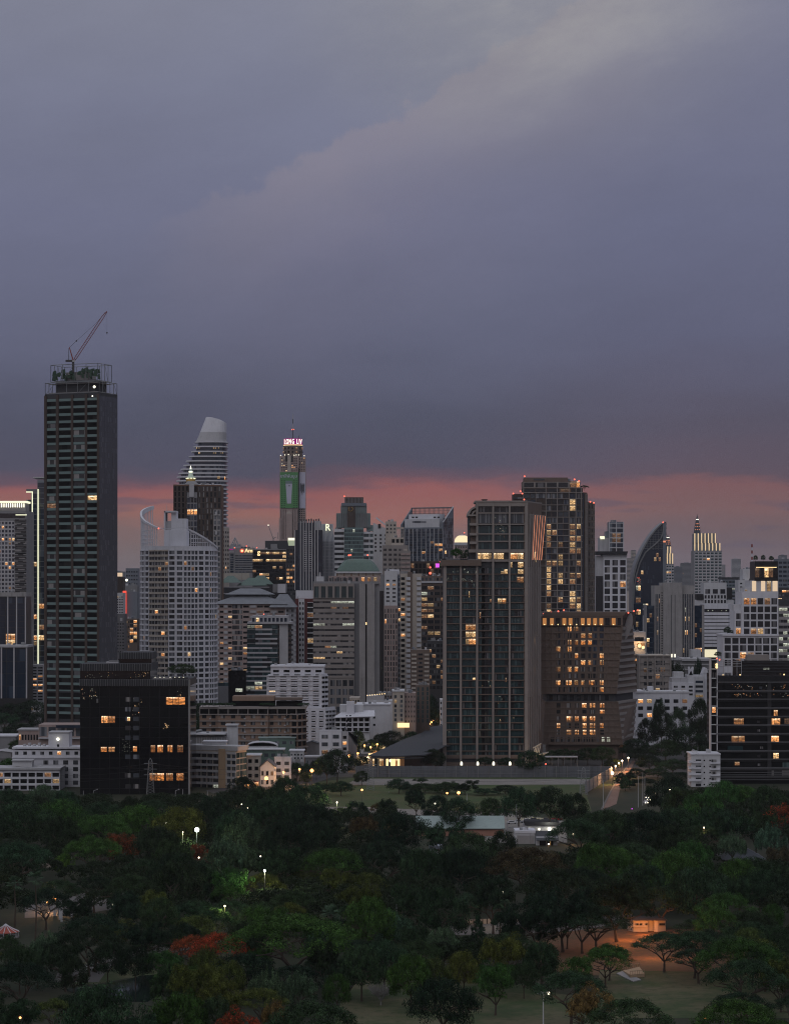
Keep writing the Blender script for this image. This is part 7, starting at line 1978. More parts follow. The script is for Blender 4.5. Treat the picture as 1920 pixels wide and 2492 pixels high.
    h = b.rect(1711, 1727, 1640, D + 4, 16, wall='white'); b.b('gable').prism([(X(1713, D), D + 4), (X(1725, D), D + 4), (X(1725, D), D + 18), (X(1713, D), D + 18)], Z(1640, D), Z(1627, D), 'white', top=[(X(1717, D), D + 4), (X(1722, D), D + 4), (X(1722, D), D + 18), (X(1717, D), D + 18)])
    b.pbox('roof_box', 1640, 1664, 1636, 1650, D + 4, 10, 'white2'); b.pbox('roof_terrace', 1635, 1672, 1650, 1662, D + 2, 16, 'pale'); b.pbox('upper_block', 1672, 1710, 1644, 1662, D + 3, 14, 'white2')
    for s_ in (-1, 1):
        b.b('roof_ornament').prism([(X(1679, D), D + 6), (X(1689, D), D + 6), (X(1689, D), D + 9), (X(1679, D), D + 9)], Z(1644, D), Z(1624, D), 'white', top=[(X(1684 + s_ * 5 - 1.5, D), D + 6), (X(1684 + s_ * 5 + 1.5, D), D + 6), (X(1684 + s_ * 5 + 1.5, D), D + 9), (X(1684 + s_ * 5 - 1.5, D), D + 9)])
    b.done()
    D = 1800
    b = Bld('lit_pediment_building', 'grey building with an orange lit balcony under a pediment, beside the slanted brown hotel')
    f = b.rect(1540, 1571, 1538, D, 22, wall='pale'); b.grid(f, 1, 1, 1550, 1562, wf=.7, hf=.8, gl='dk'); b.pbox('lit_niche', 1550, 1568, 1566, 1576, D - .3, .3, 'e_niche'); b.pbox('cornice', 1538, 1573, 1561, 1566, D - 2, 3, 'cream'); b.bulb(1539, 1577, D - 2, 1.2, 'e_gold', 'globe_lamp'); b.bulb(1565, 1576, D - 2, 1.2, 'e_gold', 'globe_lamp'); b.bulb(1556, 1572, D - 2, 1.4, 'e_gold', 'globe_lamp')
    g = b.rect(1540, 1556, 1595, D - 60, 18, wall='brown2'); b.grid(g, 1, 4, 1600, 1650, wf=.5, hf=.4, gl='dk', lp=.5, lm='w'); b.done()
    lamp((X(1553, D), D - 5, Z(1571, D)), (1, .6, .3), 2500, .6)
    b = Bld('low_grey_car_park', 'low grey parking deck with pale beams in front of the concrete slab tower')
    D = 1780
    f = b.rect(1632, 1730, 1604, D, 30, wall='grey'); b.lines(f, 3, 1606, 1630, .8, 1, 'pale', horiz=True); b.pbox('upper_ramp', 1660, 1732, 1603, 1609, D - 2, 30, 'pale'); b.done()
glow('e_room', (1, .74, .5), .75); glow('e_strip2', (1, .9, .62), .85)
right_group2()

def behind_crane_gap():
    D = 2300
    b = Bld('dark_tower_with_lit_cap', 'dark tower with a pinkish white lit cap beside the unfinished tower')
    f = b.rect(284, 299, 1404, D, 20, wall='brown'); b.lines(f, 5, 1405, 1440, .3, .4, 'black'); b.pbox('lit_cap', 285, 297, 1394, 1403, D - 1, 4, 'e_room'); b.done()
    b = Bld('red_neon_building', 'grey building carrying a tall glowing red vertical sign')
    f = b.rect(299, 334, 1425, D + 40, 20, wall='grey'); g = b.rect(296, 334, 1440, D - 20, 20, wall='bluegrey'); b.pbox('red_sign', 298.8, 307.6, 1438, 1506, D - 22, .8, 'e_neon')
    for i in range(11): b.pbox('sign_stroke', 301.5, 304.5, 1455 + i * 4, 1457.2 + i * 4, D - 22.5, .3, 'e_copper')
    b.bulb(308, 1412, D - 2, 1.2, 'e_white', 'floodlight'); b.done()
    b = Bld('slate_far_block', 'slate grey block with a flat roof beyond the red vertical sign')
    f = b.rect(306, 336, 1383, D + 500, 20, wall='bluegrey'); b.grid(f, 5, 4, 1387, 1425, wf=.7, hf=.4, gl='blue', lp=.05, lm='w'); b.done()
    b = Bld('narrow_gridded_block', 'narrow dark gridded block in front of the red vertical sign')
    D = 2000
    f = b.rect(284, 303, 1494, D, 18, wall='grey2'); b.grid(f, 3, 10, 1515, 1590, wf=.6, hf=.5, gl='dk'); b.pbox('top_panel', 292, 298, 1504, 1512, D - .4, .4, 'pale'); b.done()
    b = Bld('brown_lit_wall_block', 'low block with a wall of small warm windows beside the curved white tower')
    f = b.rect(303, 334, 1506, D + 60, 18, wall='brown2'); b.grid(f, 3, 6, 1508, 1580, wf=.5, hf=.4, gl='dk', lp=.2, a=(0, .4)); b.grid(f, 2, 6, 1508, 1565, wf=.85, hf=.7, gl='dk', lp=.6, lm='w', a=(.4, 1)); b.done()
    b = Bld('white_far_slab', 'white slab block with a dark roof beyond the gap beside the unfinished tower')
    f = b.rect(284, 300, 1443, D + 120, 20, wall='white2'); b.grid(f, 3, 8, 1450, 1500, wf=.6, hf=.5, gl='dk', on={(0, 0): 'p', (1, 0): 'p'}); b.done()
behind_crane_gap()

def distant_city():
    """towers lost in the dusk along the horizon"""
    rg = random.Random(99)
    items = [(1781, 1803, 1361, 5200), (1657, 1690, 1371, 4200), (1640, 1660, 1380, 4000), (1756, 1765, 1375, 5500), (1525, 1540, 1360, 4200), (1690, 1700, 1380, 5600), (1805, 1815, 1395, 5000), (1896, 1915, 1352, 4600), (1240, 1260, 1400, 4600), (1536, 1548, 1340, 4300)]
    items = [(a, b_, y_, D_ * 1.8) for a, b_, y_, D_ in items]
    used = [(a, b_) for a, b_, _, _ in items]
    for i in range(90):
        x0 = rg.uniform(-40, 1950); w_ = rg.uniform(8, 30); items.append((x0, x0 + w_, rg.uniform(1392, 1428) if rg.random() < .85 else rg.uniform(1378, 1395), rg.uniform(6000, 17000)))
    kinds = ['pale', 'grey', 'bluegrey', 'concrete', 'cream']
    spots = ['beyond the leaf shaped glass tower', 'beyond the curved white tower', 'beyond the striped office', 'beyond the slanted brown hotel', 'beyond the banner tower']
    for i, (x0, x1, y, D) in enumerate(items):
        m_ = kinds[i % 5]
        b = Bld('distant_tower', 'faint hazy tower block far away on the horizon', 'building', 'distant towers on the horizon')
        f = b.rect(x0, x1, y, D, 25, wall=m_)
        n = max(2, int((Z(y, D)) / 7)); b.lines(f, n, y, HZ + 8, 2.2, .3, 'slate', horiz=True)
        if x1 - x0 > 14: b.pbox('roof_box', x0 + (x1 - x0) * .25, x0 + (x1 - x0) * .6, y - 2.5, y, D + 5, 10, m_)
        if rg.random() < .5:
            for q in range(3): b.win(*(lambda a, e: (a, a + .9, e, e + .9))(rg.uniform(x0 + 1, x1 - 2), rg.uniform(y + 3, 1425)), D - .5, rg.choice(['l_pale', 'l_warm', 'l_cool']))
        b.done()
    # low rise blocks filling the ground between the towers
    n = 0
    for i in range(150):
        D = rg.uniform(1650, 3400); x0 = rg.uniform(-30, 1940); w_ = rg.uniform(14, 34) * 2000 / D; h = rg.uniform(9, 30)
        px0, px1 = x0, x0 + w_
        y = HZ + (CH - h) * F / D
        if 284 < px0 < 340 and D < 2300: continue
        b = Bld('low_city_block', 'plain low rise block among the towers', 'building', 'low rise blocks between the towers')
        m_ = rg.choice(['white2', 'pale', 'grey', 'cream', 'brown2', 'concrete', 'grey2']); f = b.rect(px0, px1, y, D, rg.uniform(14, 28), wall=m_)
        b.grid(f, max(2, int(w_ / 5)), max(2, int(h / 3.5)), y + 1.5, HZ + CH * F / D - 2, wf=.6, hf=.45, gl='cur', lp=.06)
        b.pbox('roof_box', px0 + w_ * .2, px0 + w_ * .5, y - 2500 / D, y, D + 5, 5, m_); b.done()
distant_city()

# ================================================================== ground, roads, park
def sheet(name, pts, z, m, kind='structure'):
    me = bpy.data.meshes.new(name); me.from_pydata([(p[0], p[1], z) for p in pts], [], [tuple(range(len(pts)))]); me.materials.append(M(m)); me.update()
    o = bpy.data.objects.new(name, me); COL.objects.link(o); o['kind'] = kind
    return o
def gmat(name, c1, c2, c3, s1=.03, s2=.4, rough=.95):
    m = bpy.data.materials.new(name); m.use_nodes = True
    t = NT(m.node_tree); b = m.node_tree.nodes['Principled BSDF']
    g = t.add('ShaderNodeTexCoord').outputs['Object']
    a = t.noise(g, s1, 5, .65); d = t.noise(g, s2, 5, .7)
    c = t.mix(t.smooth(a, .38, .62), c1, c2); c = t.mix(t.m('MULTIPLY', t.smooth(d, .45, .7), .7), c, c3)
    t.put(b.inputs['Base Color'], c); b.inputs['Roughness'].default_value = rough; b.inputs['Specular IOR Level'].default_value = .2
    MATS[name] = m
gmat('soil', (.022, .028, .016), (.035, .036, .022), (.018, .022, .014))
gmat('city', (.05, .05, .052), (.07, .066, .062), (.035, .035, .036), .01, .1)
gmat('lawn', (.040, .062, .024), (.098, .088, .052), (.024, .042, .017), .05, .35)
gmat('field', (.045, .070, .024), (.066, .072, .032), (.022, .040, .014), .04, .25)
gmat('dirt', (.20, .185, .175), (.16, .15, .14), (.24, .225, .21), .06, .4)
gmat('redsoil', (.12, .062, .036), (.095, .06, .035), (.05, .05, .025), .08, .5)
sheet('ground', [(-9000, -300), (9000, -300), (9000, 22000), (-9000, 22000)], 0, 'soil')
sheet('city_ground', [(-8900, 1300), (8900, 1300), (8900, 21900), (-8900, 21900)], .05, 'city')
def gpoly(pp): return [G(a, b_) for a, b_ in pp]
sheet('field', gpoly([(700, 1975), (1440, 1975), (1425, 1926), (1560, 1896), (1500, 1893), (868, 1893), (760, 1905)]), .06, 'field')
sheet('dirt_track', gpoly([(838, 1912), (1180, 1911), (1445, 1910), (1470, 1899), (1400, 1896.5), (1200, 1897), (870, 1896)]), .07, 'dirt')
sheet('near_track', gpoly([(1180, 2052), (1380, 2052), (1380, 2000), (1250, 1982), (880, 1965), (700, 1965), (690, 1972), (1180, 1992)]), .08, 'dirt')
sheet('lawn', gpoly([(780, 2620), (1520, 2620), (1520, 2440), (1340, 2418), (1300, 2400), (1100, 2388), (870, 2385), (830, 2440)]), .05, 'lawn')
sheet('lawn_slope', gpoly([(1440, 2480), (1920, 2480), (1900, 2400), (1760, 2368), (1460, 2362)]), .055, 'lawn')
sheet('red_earth', gpoly([(1290, 2372), (1900, 2385), (1880, 2268), (1640, 2262), (1310, 2262)]), .045, 'redsoil')
sheet('path', gpoly([(130, 2392), (240, 2392), (262, 2362), (300, 2340), (420, 2320), (560, 2290), (560, 2278), (380, 2300), (270, 2326), (200, 2352), (140, 2370)]), .06, 'paving')
sheet('park_road', gpoly([(60, 2236), (190, 2228), (330, 2204), (420, 2180), (420, 2166), (300, 2160), (200, 2176), (60, 2206)]), .06, 'paving')
sheet('canal_path', gpoly([(1090, 2278), (1380, 2270), (1540, 2245), (1540, 2225), (1330, 2240), (1090, 2255)]), .07, 'paving')
sheet('bank', gpoly([(140, 2372), (200, 2345), (300, 2318), (345, 2340), (390, 2372), (345, 2378), (300, 2384), (240, 2396), (130, 2400)]), .04, 'lawn')
wm = bpy.data.materials.new('pond_water'); wm.use_nodes = True
_b = wm.node_tree.nodes['Principled BSDF']; _b.inputs['Base Color'].default_value = (.012, .02, .018, 1); _b.inputs['Roughness'].default_value = .08; _b.inputs['Specular IOR Level'].default_value = .7
t_ = NT(wm.node_tree); bp = t_.add('ShaderNodeBump'); bp.inputs['Strength'].default_value = .15; t_.put(bp.inputs['Height'], t_.noise(t_.add('ShaderNodeTexCoord').outputs['Object'], .8, 3)); t_.l.new(bp.outputs[0], _b.inputs['Normal'])
MATS['water'] = wm
sheet('pond', gpoly([(235, 2400), (300, 2388), (345, 2376), (400, 2372), (420, 2400), (360, 2440), (250, 2440), (150, 2410)]), .09, 'water')

# road on the right running away between the trees
def road():
    L = [(1466, 1972), (1490, 1925), (1510, 1893), (1528, 1868), (1540, 1852)]
    Rr = [(1500, 1958), (1508, 1925), (1522, 1893), (1538, 1868), (1546, 1852)]
    sheet('road', [G(*p) for p in L] + [G(*p) for p in reversed(Rr)], .10, 'brickroad')
    L2 = [(p[0] - 5, p[1]) for p in L]
    sheet('pavement', [G(*p) for p in L2] + [G(*p) for p in reversed(L)], .22, 'paving')
gmat('brickroad', (.20, .125, .10), (.16, .10, .08), (.23, .16, .13), .1, .8)
road()
# street on the left of the field, lit by sodium lamps
sheet('street', gpoly([(520, 1932), (700, 1932), (800, 1895), (900, 1852), (985, 1800), (1075, 1752), (1060, 1748), (940, 1800), (840, 1845), (700, 1890), (500, 1925)]), .10, 'asphalt')

def hoarding():
    def wall(p0, p1, h, n, label, m='wallgrey', lit_top=None):
        a, c = G(*p0), G(*p1)
        r = thing('hoarding_wall', (a + c) / 2, label, 'wall')
        U = (c - a); L = U.length; U.normalize(); mb = MB(); pb = MB()
        N = Vector((U.y, -U.x, 0))
        for i in range(n):
            j = random.uniform(-.12, .12); o_ = a + U * (L * i / n)
            mb.hexa([o_ - N * .1, o_ + U * (L / n) - N * .1, o_ + U * (L / n) + N * .05, o_ + N * .05, o_ - N * .1 + Vector((0, 0, h + j)), o_ + U * (L / n) - N * .1 + Vector((0, 0, h + j)), o_ + U * (L / n) + N * .05 + Vector((0, 0, h + j)), o_ + N * .05 + Vector((0, 0, h + j))], m)
            if i % 2 == 0: pb.tube(o_ + N * .2, o_ + N * .2 + Vector((0, 0, h + .3)), .13, .13, 'grey', 4)
        for k_ in (.33, .66): pb.tube(a + N * .12 + Vector((0, 0, h * k_)), c + N * .12 + Vector((0, 0, h * k_)), .05, .05, 'grey', 4)
        mb.build('panel_sheet', r); pb.build('frame', r)
        return r
    wall((866, 1892), (1489, 1893), 5.9, 46, 'long grey corrugated hoarding across the far side of the field')
    wall((1424, 1932), (1489, 1893), 5.6, 14, 'grey hoarding running along the brick coloured road', 'grey')
hoarding()

def lamp_post(px, py, h, label, head='e_orange', r=.42, arm=0, power=0, col=(1, .5, .2), group=None, D=None, name='street_lamp', z=None):
    """px, py: the lamp head's pixel"""
    D = D or (CH - h) * F / (py - HZ)
    x = X(px, D); zt = Z(py, D)
    t = thing(name, (x, D, 0), label, 'street lamp', group)
    m = MB(); m.tube((x + arm, D, 0), (x + arm, D, zt), .10, .07, 'darksteel', 5)
    if arm: m.tube((x + arm, D, zt), (x, D, zt + .15), .07, .05, 'steel', 4)
    m.build('pole', t)
    m = MB(); m.ball((x, D, zt), r, head, 8); m.build('lamp_head', t)
    if power:
        l = lamp((0, 0, 0), col, power, .4); l.parent = t; l.location = (0, -.7, zt - .2)
    return t
random.seed(3)
# street lamps: (px, py, height, power)
street = [(1059, 1740), (1048, 1745), (1019, 1752), (1029, 1765), (1046, 1762), (1050, 1758), (1055, 1755), (1071, 1751), (1077, 1752), (1043, 1766), (1015, 1743), (999, 1748), (1025, 1780)]
for i, (a, e) in enumerate(street): lamp_post(a, e, 9, 'orange street lamp glowing on the distant lane behind the slate roofed pavilion', r=.5, power=3500 if i % 3 == 0 else 0, group='lamps along the distant lane', name='lane_lamp')
near = [(866, 1817, 'nearest the plain white building'), (902, 1819, 'above the parked cars'), (865, 1829, 'beside the small shop'), (850, 1841, 'largest of the street, near the bend'), (871, 1834, 'in front of the dark trees'), (918, 1812, 'behind the pavilion roof'),
        (729, 1873, 'by the two street trees'), (759, 1876, 'brightest, under the street trees'), (690, 1880, 'beside the white cube house'), (605, 1910, 'beside the cream apartment block'), (648, 1895, 'at the mouth of the lane'), (887, 1815, 'at the far end of the street')]
for i, (a, e, lb) in enumerate(near): lamp_post(a, e, 8, 'orange street lamp ' + lb, r=.55 if i not in (3, 7, 10) else .9, power=9000 if i in (0, 3, 6, 7, 8, 9, 10) else 2500)
for i, (a, e) in enumerate([(1498, 1865), (1506, 1858), (1514, 1852), (1529, 1845), (1490, 1882)]): lamp_post(a, e, 6, ['first', 'second', 'third', 'fourth', 'squat white'][i] + ' lamp along the brick coloured road counted from the field', 'e_lamp', .5 if i < 4 else .8, power=9000 if i % 2 == 0 else 4000, col=(1, .48, .20))
for i, (a, e) in enumerate([(1123, 1858), (1162.5, 1858), (1201, 1859.5), (1241, 1859)]):
    D = 1345; t = thing('wall_lantern', (X(a, D), D, 0), ['first', 'second', 'third', 'fourth'][i] + ' glowing white arched lantern behind the hoarding, counted from the slate roof', 'lantern')
    m = MB(); m.box(X(a, D) - .12, X(a, D) + .12, D - .1, D + .1, 0, Z(1862, D), 'steel'); m.build('pole', t)
    m = MB(); m.lathe(X(a, D), D, [(.62, Z(1863, D)), (.62, Z(1857.5, D)), (.45, Z(1855, D)), (.1, Z(1854, D))], 'e_white', 10); m.build('lamp_head', t)
lamp_post(881, 1923, 8, 'orange lamp on a post in the grass field beside the lattice pylon', r=.45, power=350)
lamp_post(1116, 1930, 7, 'orange lamp over the bushes of the field', r=.7, power=900)
for i, (a, e, lb) in enumerate([(1088, 1931, 'behind the field bushes'), (1059, 1956, 'violet white, below the field bushes'), (863, 1987, 'between the dark park trees')]): lamp_post(a, e, 5, 'small lamp ' + lb, 'e_white' if i else 'e_orange', .45, power=150)
lamp_post(479, 2020, 14, 'very bright white park lamp shining through the fresh green trees', 'e_cold', .85, power=16000, col=(.85, 1, .75))
lamp_post(644, 2120, 14, 'white park lamp among the olive umbrella trees', 'e_cold', .36, power=5000, col=(1, 1, .6))
lamp_post(820, 1953, 11, 'lamp lighting a yellow green tree beside the field', 'e_lamp', .3, power=4000, col=(1, 1, .5))
lamp_post(1299, 1966, 5, 'lamp lighting a yellow green tree beyond the car park', 'e_lamp', .2, power=900, col=(1, .95, .35))
lamp_post(445, 2026, 13, 'hidden lamp under the pale palm beside the bright park lamp', 'e_lamp', .2, power=3500, col=(1, 1, .5))
lamp_post(547, 2206, 11, 'yellow lamp at the foot of the pale weeping tree', 'e_lamp', .25, power=1500, col=(1, 1, .3))
lamp_post(133, 2188, 4.5, 'orange lamp beside the white posts and the glowing tree', r=.6, power=2600)
lamp_post(115, 2197, 3, 'low orange lamp behind the glowing tree', r=.35, power=500)
for i, (a, e, h, c, p, lb) in enumerate([(403, 1983, 13, 'e_white', 0, 'beside the columnar trees'), (404, 2003, 13, 'e_white', 0, 'below the columnar trees'), (274, 2203, 4, 'e_white', 200, 'at the bend of the park road'), (273, 2247, 3, 'e_lamp', 0, 'under the large dark tree by the bend'), (196, 1951, 6, 'e_white', 300, 'at the foot of the black glass block'),
        (484, 2439, 0, '', 0, ''), (588, 1958, 12, 'e_white', 0, 'in the dark leaves past the lane'), (603, 1967, 12, 'e_white', 0, 'lower in the dark leaves past the lane'), (567, 1983, 12, 'e_lamp', 0, 'at the edge of the pale green tree'), (484, 2088, 12, 'e_lamp', 120, 'between the two red flowering trees'), (634, 2085, 13, 'e_white', 0, 'tiny, above the olive trees'),
        (1224, 2172, 12, 'e_white', 0, 'above the slim palm'), (1630, 1923, 13, 'e_lamp', 100, 'in front of the dark tree mass by the road'), (1713, 2015, 13, 'e_lamp', 300, 'above the orange lit foliage'), (1870, 1999, 12, 'e_white', 0, 'in the pale airy tree'), (1628, 1818, 8, 'e_lamp', 200, 'in the trees beyond the brick coloured road'), (1621, 1773, 8, 'e_orange', 300, 'in front of the white square windowed house'),
        (1538, 1969, 6, 'e_purple', 0, 'violet, at the end of the cypress row'), (1591, 1930, 11, 'e_red', 0, 'red, over the gap in the trees'), (1594, 1932, 6, 'e_lamp', 200, 'yellow, over the gap in the trees'), (1643, 1918, 11, 'e_lamp', 200, 'in the dark trees before the small white apartments'), (1655, 1919, 11, 'e_orange', 200, 'orange, in the dark trees before the small white apartments'),
        (1500, 2168, 3, 'e_orange', 150, 'behind the kiosk trees'), (49, 2478, 3, 'e_orange', 60, 'pinkish, in the nearest trees'), (1715, 2480, 3, 'e_orange', 60, 'orange, in the nearest umbrella trees'), (1233, 2038, 4, 'e_lamp', 100, 'beside the white yard buildings'), (1335, 2055, 4, 'e_lamp', 500, 'under the airy yard tree'), (1395, 2031, 4, 'e_lamp', 900, 'behind the airy yard tree')]):
    if lb: lamp_post(a, e, h, 'small park light ' + lb, c, .27, power=p, name='park_light')
# flame coloured light on foliage
for a, e, p, z in ((1675, 2042, 1600, 11), (616, 2044, 350, 5), (1520, 2290, 2600, 4), (1505, 2305, 900, 3), (1590, 2335, 2200, 5), (1440, 2308, 500, 6), (1660, 2330, 400, 5)):
    g = G(a, e); lamp((g.x, g.y, z), (1, .33, .07), p, .4)

def pylon(px, pyt, D, h, label, name='lattice_pylon'):
    x = X(px, D); zt = Z(pyt, D); t = thing(name, (x, D, 0), label, 'pylon'); m = MB(); n = 16; w0, w1 = 1.9, .7
    def w_(i): return (w0 + (w1 - w0) * i / n) * (1 if i < n else .05)
    zz = [zt * i / n for i in range(n + 1)]
    for i in range(n):
        for sx, sy in ((-1, -1), (1, -1), (1, 1), (-1, 1)):
            m.tube((x + sx * w_(i), D + sy * w_(i), zz[i]), (x + sx * w_(i+1), D + sy * w_(i+1), zz[i+1]), .10, .10, 'steel', 4)
        for s_ in (-1, 1):
            m.tube((x - s_ * w_(i), D - w_(i), zz[i]), (x + s_ * w_(i+1), D - w_(i+1), zz[i+1]), .06, .06, 'steel', 3)
            m.tube((x - w_(i), D - s_ * w_(i), zz[i]), (x - w_(i+1), D + s_ * w_(i+1), zz[i+1]), .06, .06, 'steel', 3)
    m.build('lattice', t)
    m = MB()
    for k_ in (.62, .75, .88): m.tube((x - 3, D, zt * k_), (x + 3, D, zt * k_), .12, .12, 'steel', 4)
    m.build('cross_arm', t)
    return x, D, zt
P1 = pylon(366, 1846, 1150, 0, 'steel lattice pylon in front of the black glass block')
P2 = pylon(902, 1853, 1215, 0, 'steel lattice pylon at the near edge of the grass field')
P3 = pylon(1420, 1868, 1190, 0, 'steel lattice pylon near the end of the hoarding')
def wires(a, b_, label, rows=3):
    t = thing('power_line', ((a[0] + b_[0]) / 2, (a[1] + b_[1]) / 2, 0), label, 'power line')
    for k_ in range(rows):
        f_ = (.62, .75, .88)[k_]; m = MB(); pr = None
        for i in range(15):
            s_ = i / 14; p = Vector((a[0] + (b_[0] - a[0]) * s_, a[1] + (b_[1] - a[1]) * s_ - .2, a[2] * f_ + (b_[2] * f_ - a[2] * f_) * s_ - 3.2 * 4 * s_ * (1 - s_)))
            if pr: m.tube(pr, p, .045, .045, 'darksteel', 3)
            pr = p
        m.build('wire', t)
P0 = (X(-60, 1120), 1120, 24)
wires(P0, P1, 'sagging power wires from beyond the frame to the pylon by the black block'); wires(P1, P2, 'sagging power wires between the black block pylon and the field pylon'); wires(P2, P3, 'sagging power wires over the grass field'); wires(P3, (X(1700, 1170), 1170, 24), 'power wires over the brick coloured road')
def mast(px, pyt, D, label, lampy=False, cat='pole', r=.14):
    x = X(px, D); t = thing('lamp_mast' if lampy else 'utility_pole', (x, D, 0), label, cat); m = MB(); m.tube((x, D, 0), (x, D, Z(pyt, D)), r * 1.2, r * .7, 'pale', 5); m.build('pole', t)
    if lampy:
        m = MB(); m.tube((x, D, Z(pyt, D)), (x + 1.6, D, Z(pyt - 3, D)), .1, .07, 'pale', 4); m.ball((x + 1.6, D, Z(pyt - 3, D)), .3, 'pale', 6); m.build('lamp_arm', t)
for a in [(228, 1925, 1130, 'tall curved lamp mast before the black block, beside the entrance', 1), (427, 1925, 1140, 'tall curved lamp mast before the far corner of the black block', 1), (203, 1925, 1120, 'plain pole before the near corner of the black block', 0), (445, 1921, 1140, 'thick post at the corner of the black block', 0), (505, 1925, 1140, 'pole before the cream apartment block', 0),
          (175, 2063, 900, 'thin double lamp pole rising from the fresh green trees', 0), (946, 1926, 1200, 'bare post in the grass field', 0), (1136, 1932, 1150, 'bare post beside the field bushes', 0), (1257, 1957, 1000, 'tallest mast behind the white yard buildings', 0), (1235, 1969, 1010, 'second mast behind the white yard buildings', 0), (1285, 1965, 1020, 'slim lamp mast beside the car park', 1), (1342, 1977, 1020, 'short lamp mast beside the car park', 1),
          (1553, 1890, 1120, 'tall pole beyond the cypress like trees', 0), (1564, 1880, 1130, 'tallest of the poles beyond the cypress like trees', 0), (1569, 1888, 1135, 'third pole beyond the cypress like trees', 0), (1468, 1900, 1110, 'pole at the near end of the brick coloured road', 0), (965, 2197, 720, 'thin lamp pole with flat head rising from pale trees', 0), (292, 2170, 780, 'thin pole beside the park road', 0), (249, 2335, 640, 'thin pole on the path by the pond', 0)]: mast(a[0], a[1], a[2], a[3], a[4], r=.13 if a[0] != 1257 else .2)
def white_posts():
    for i, (a, t0, b0) in enumerate([(107, 2196, 2237), (133, 2198, 2230), (145.5, 2199, 2239), (150, 2199, 2244), (175, 2201, 2233)]):
        g = G(a, b0); h = CH - (t0 - HZ) * g.y / F
        m = MB(); m.box(g.x - .28, g.x + .28, g.y - .28, g.y + .28, 0, h, 'white2'); m.box(g.x - .38, g.x + .38, g.y - .38, g.y + .38, h, h + .15, 'white2')
        tag(m.build('white_post', loc=(g.x, g.y, 0)), ['first', 'second', 'third', 'fourth', 'fifth'][i] + ' slim white square post counted from the glowing tree', 'post')
white_posts()

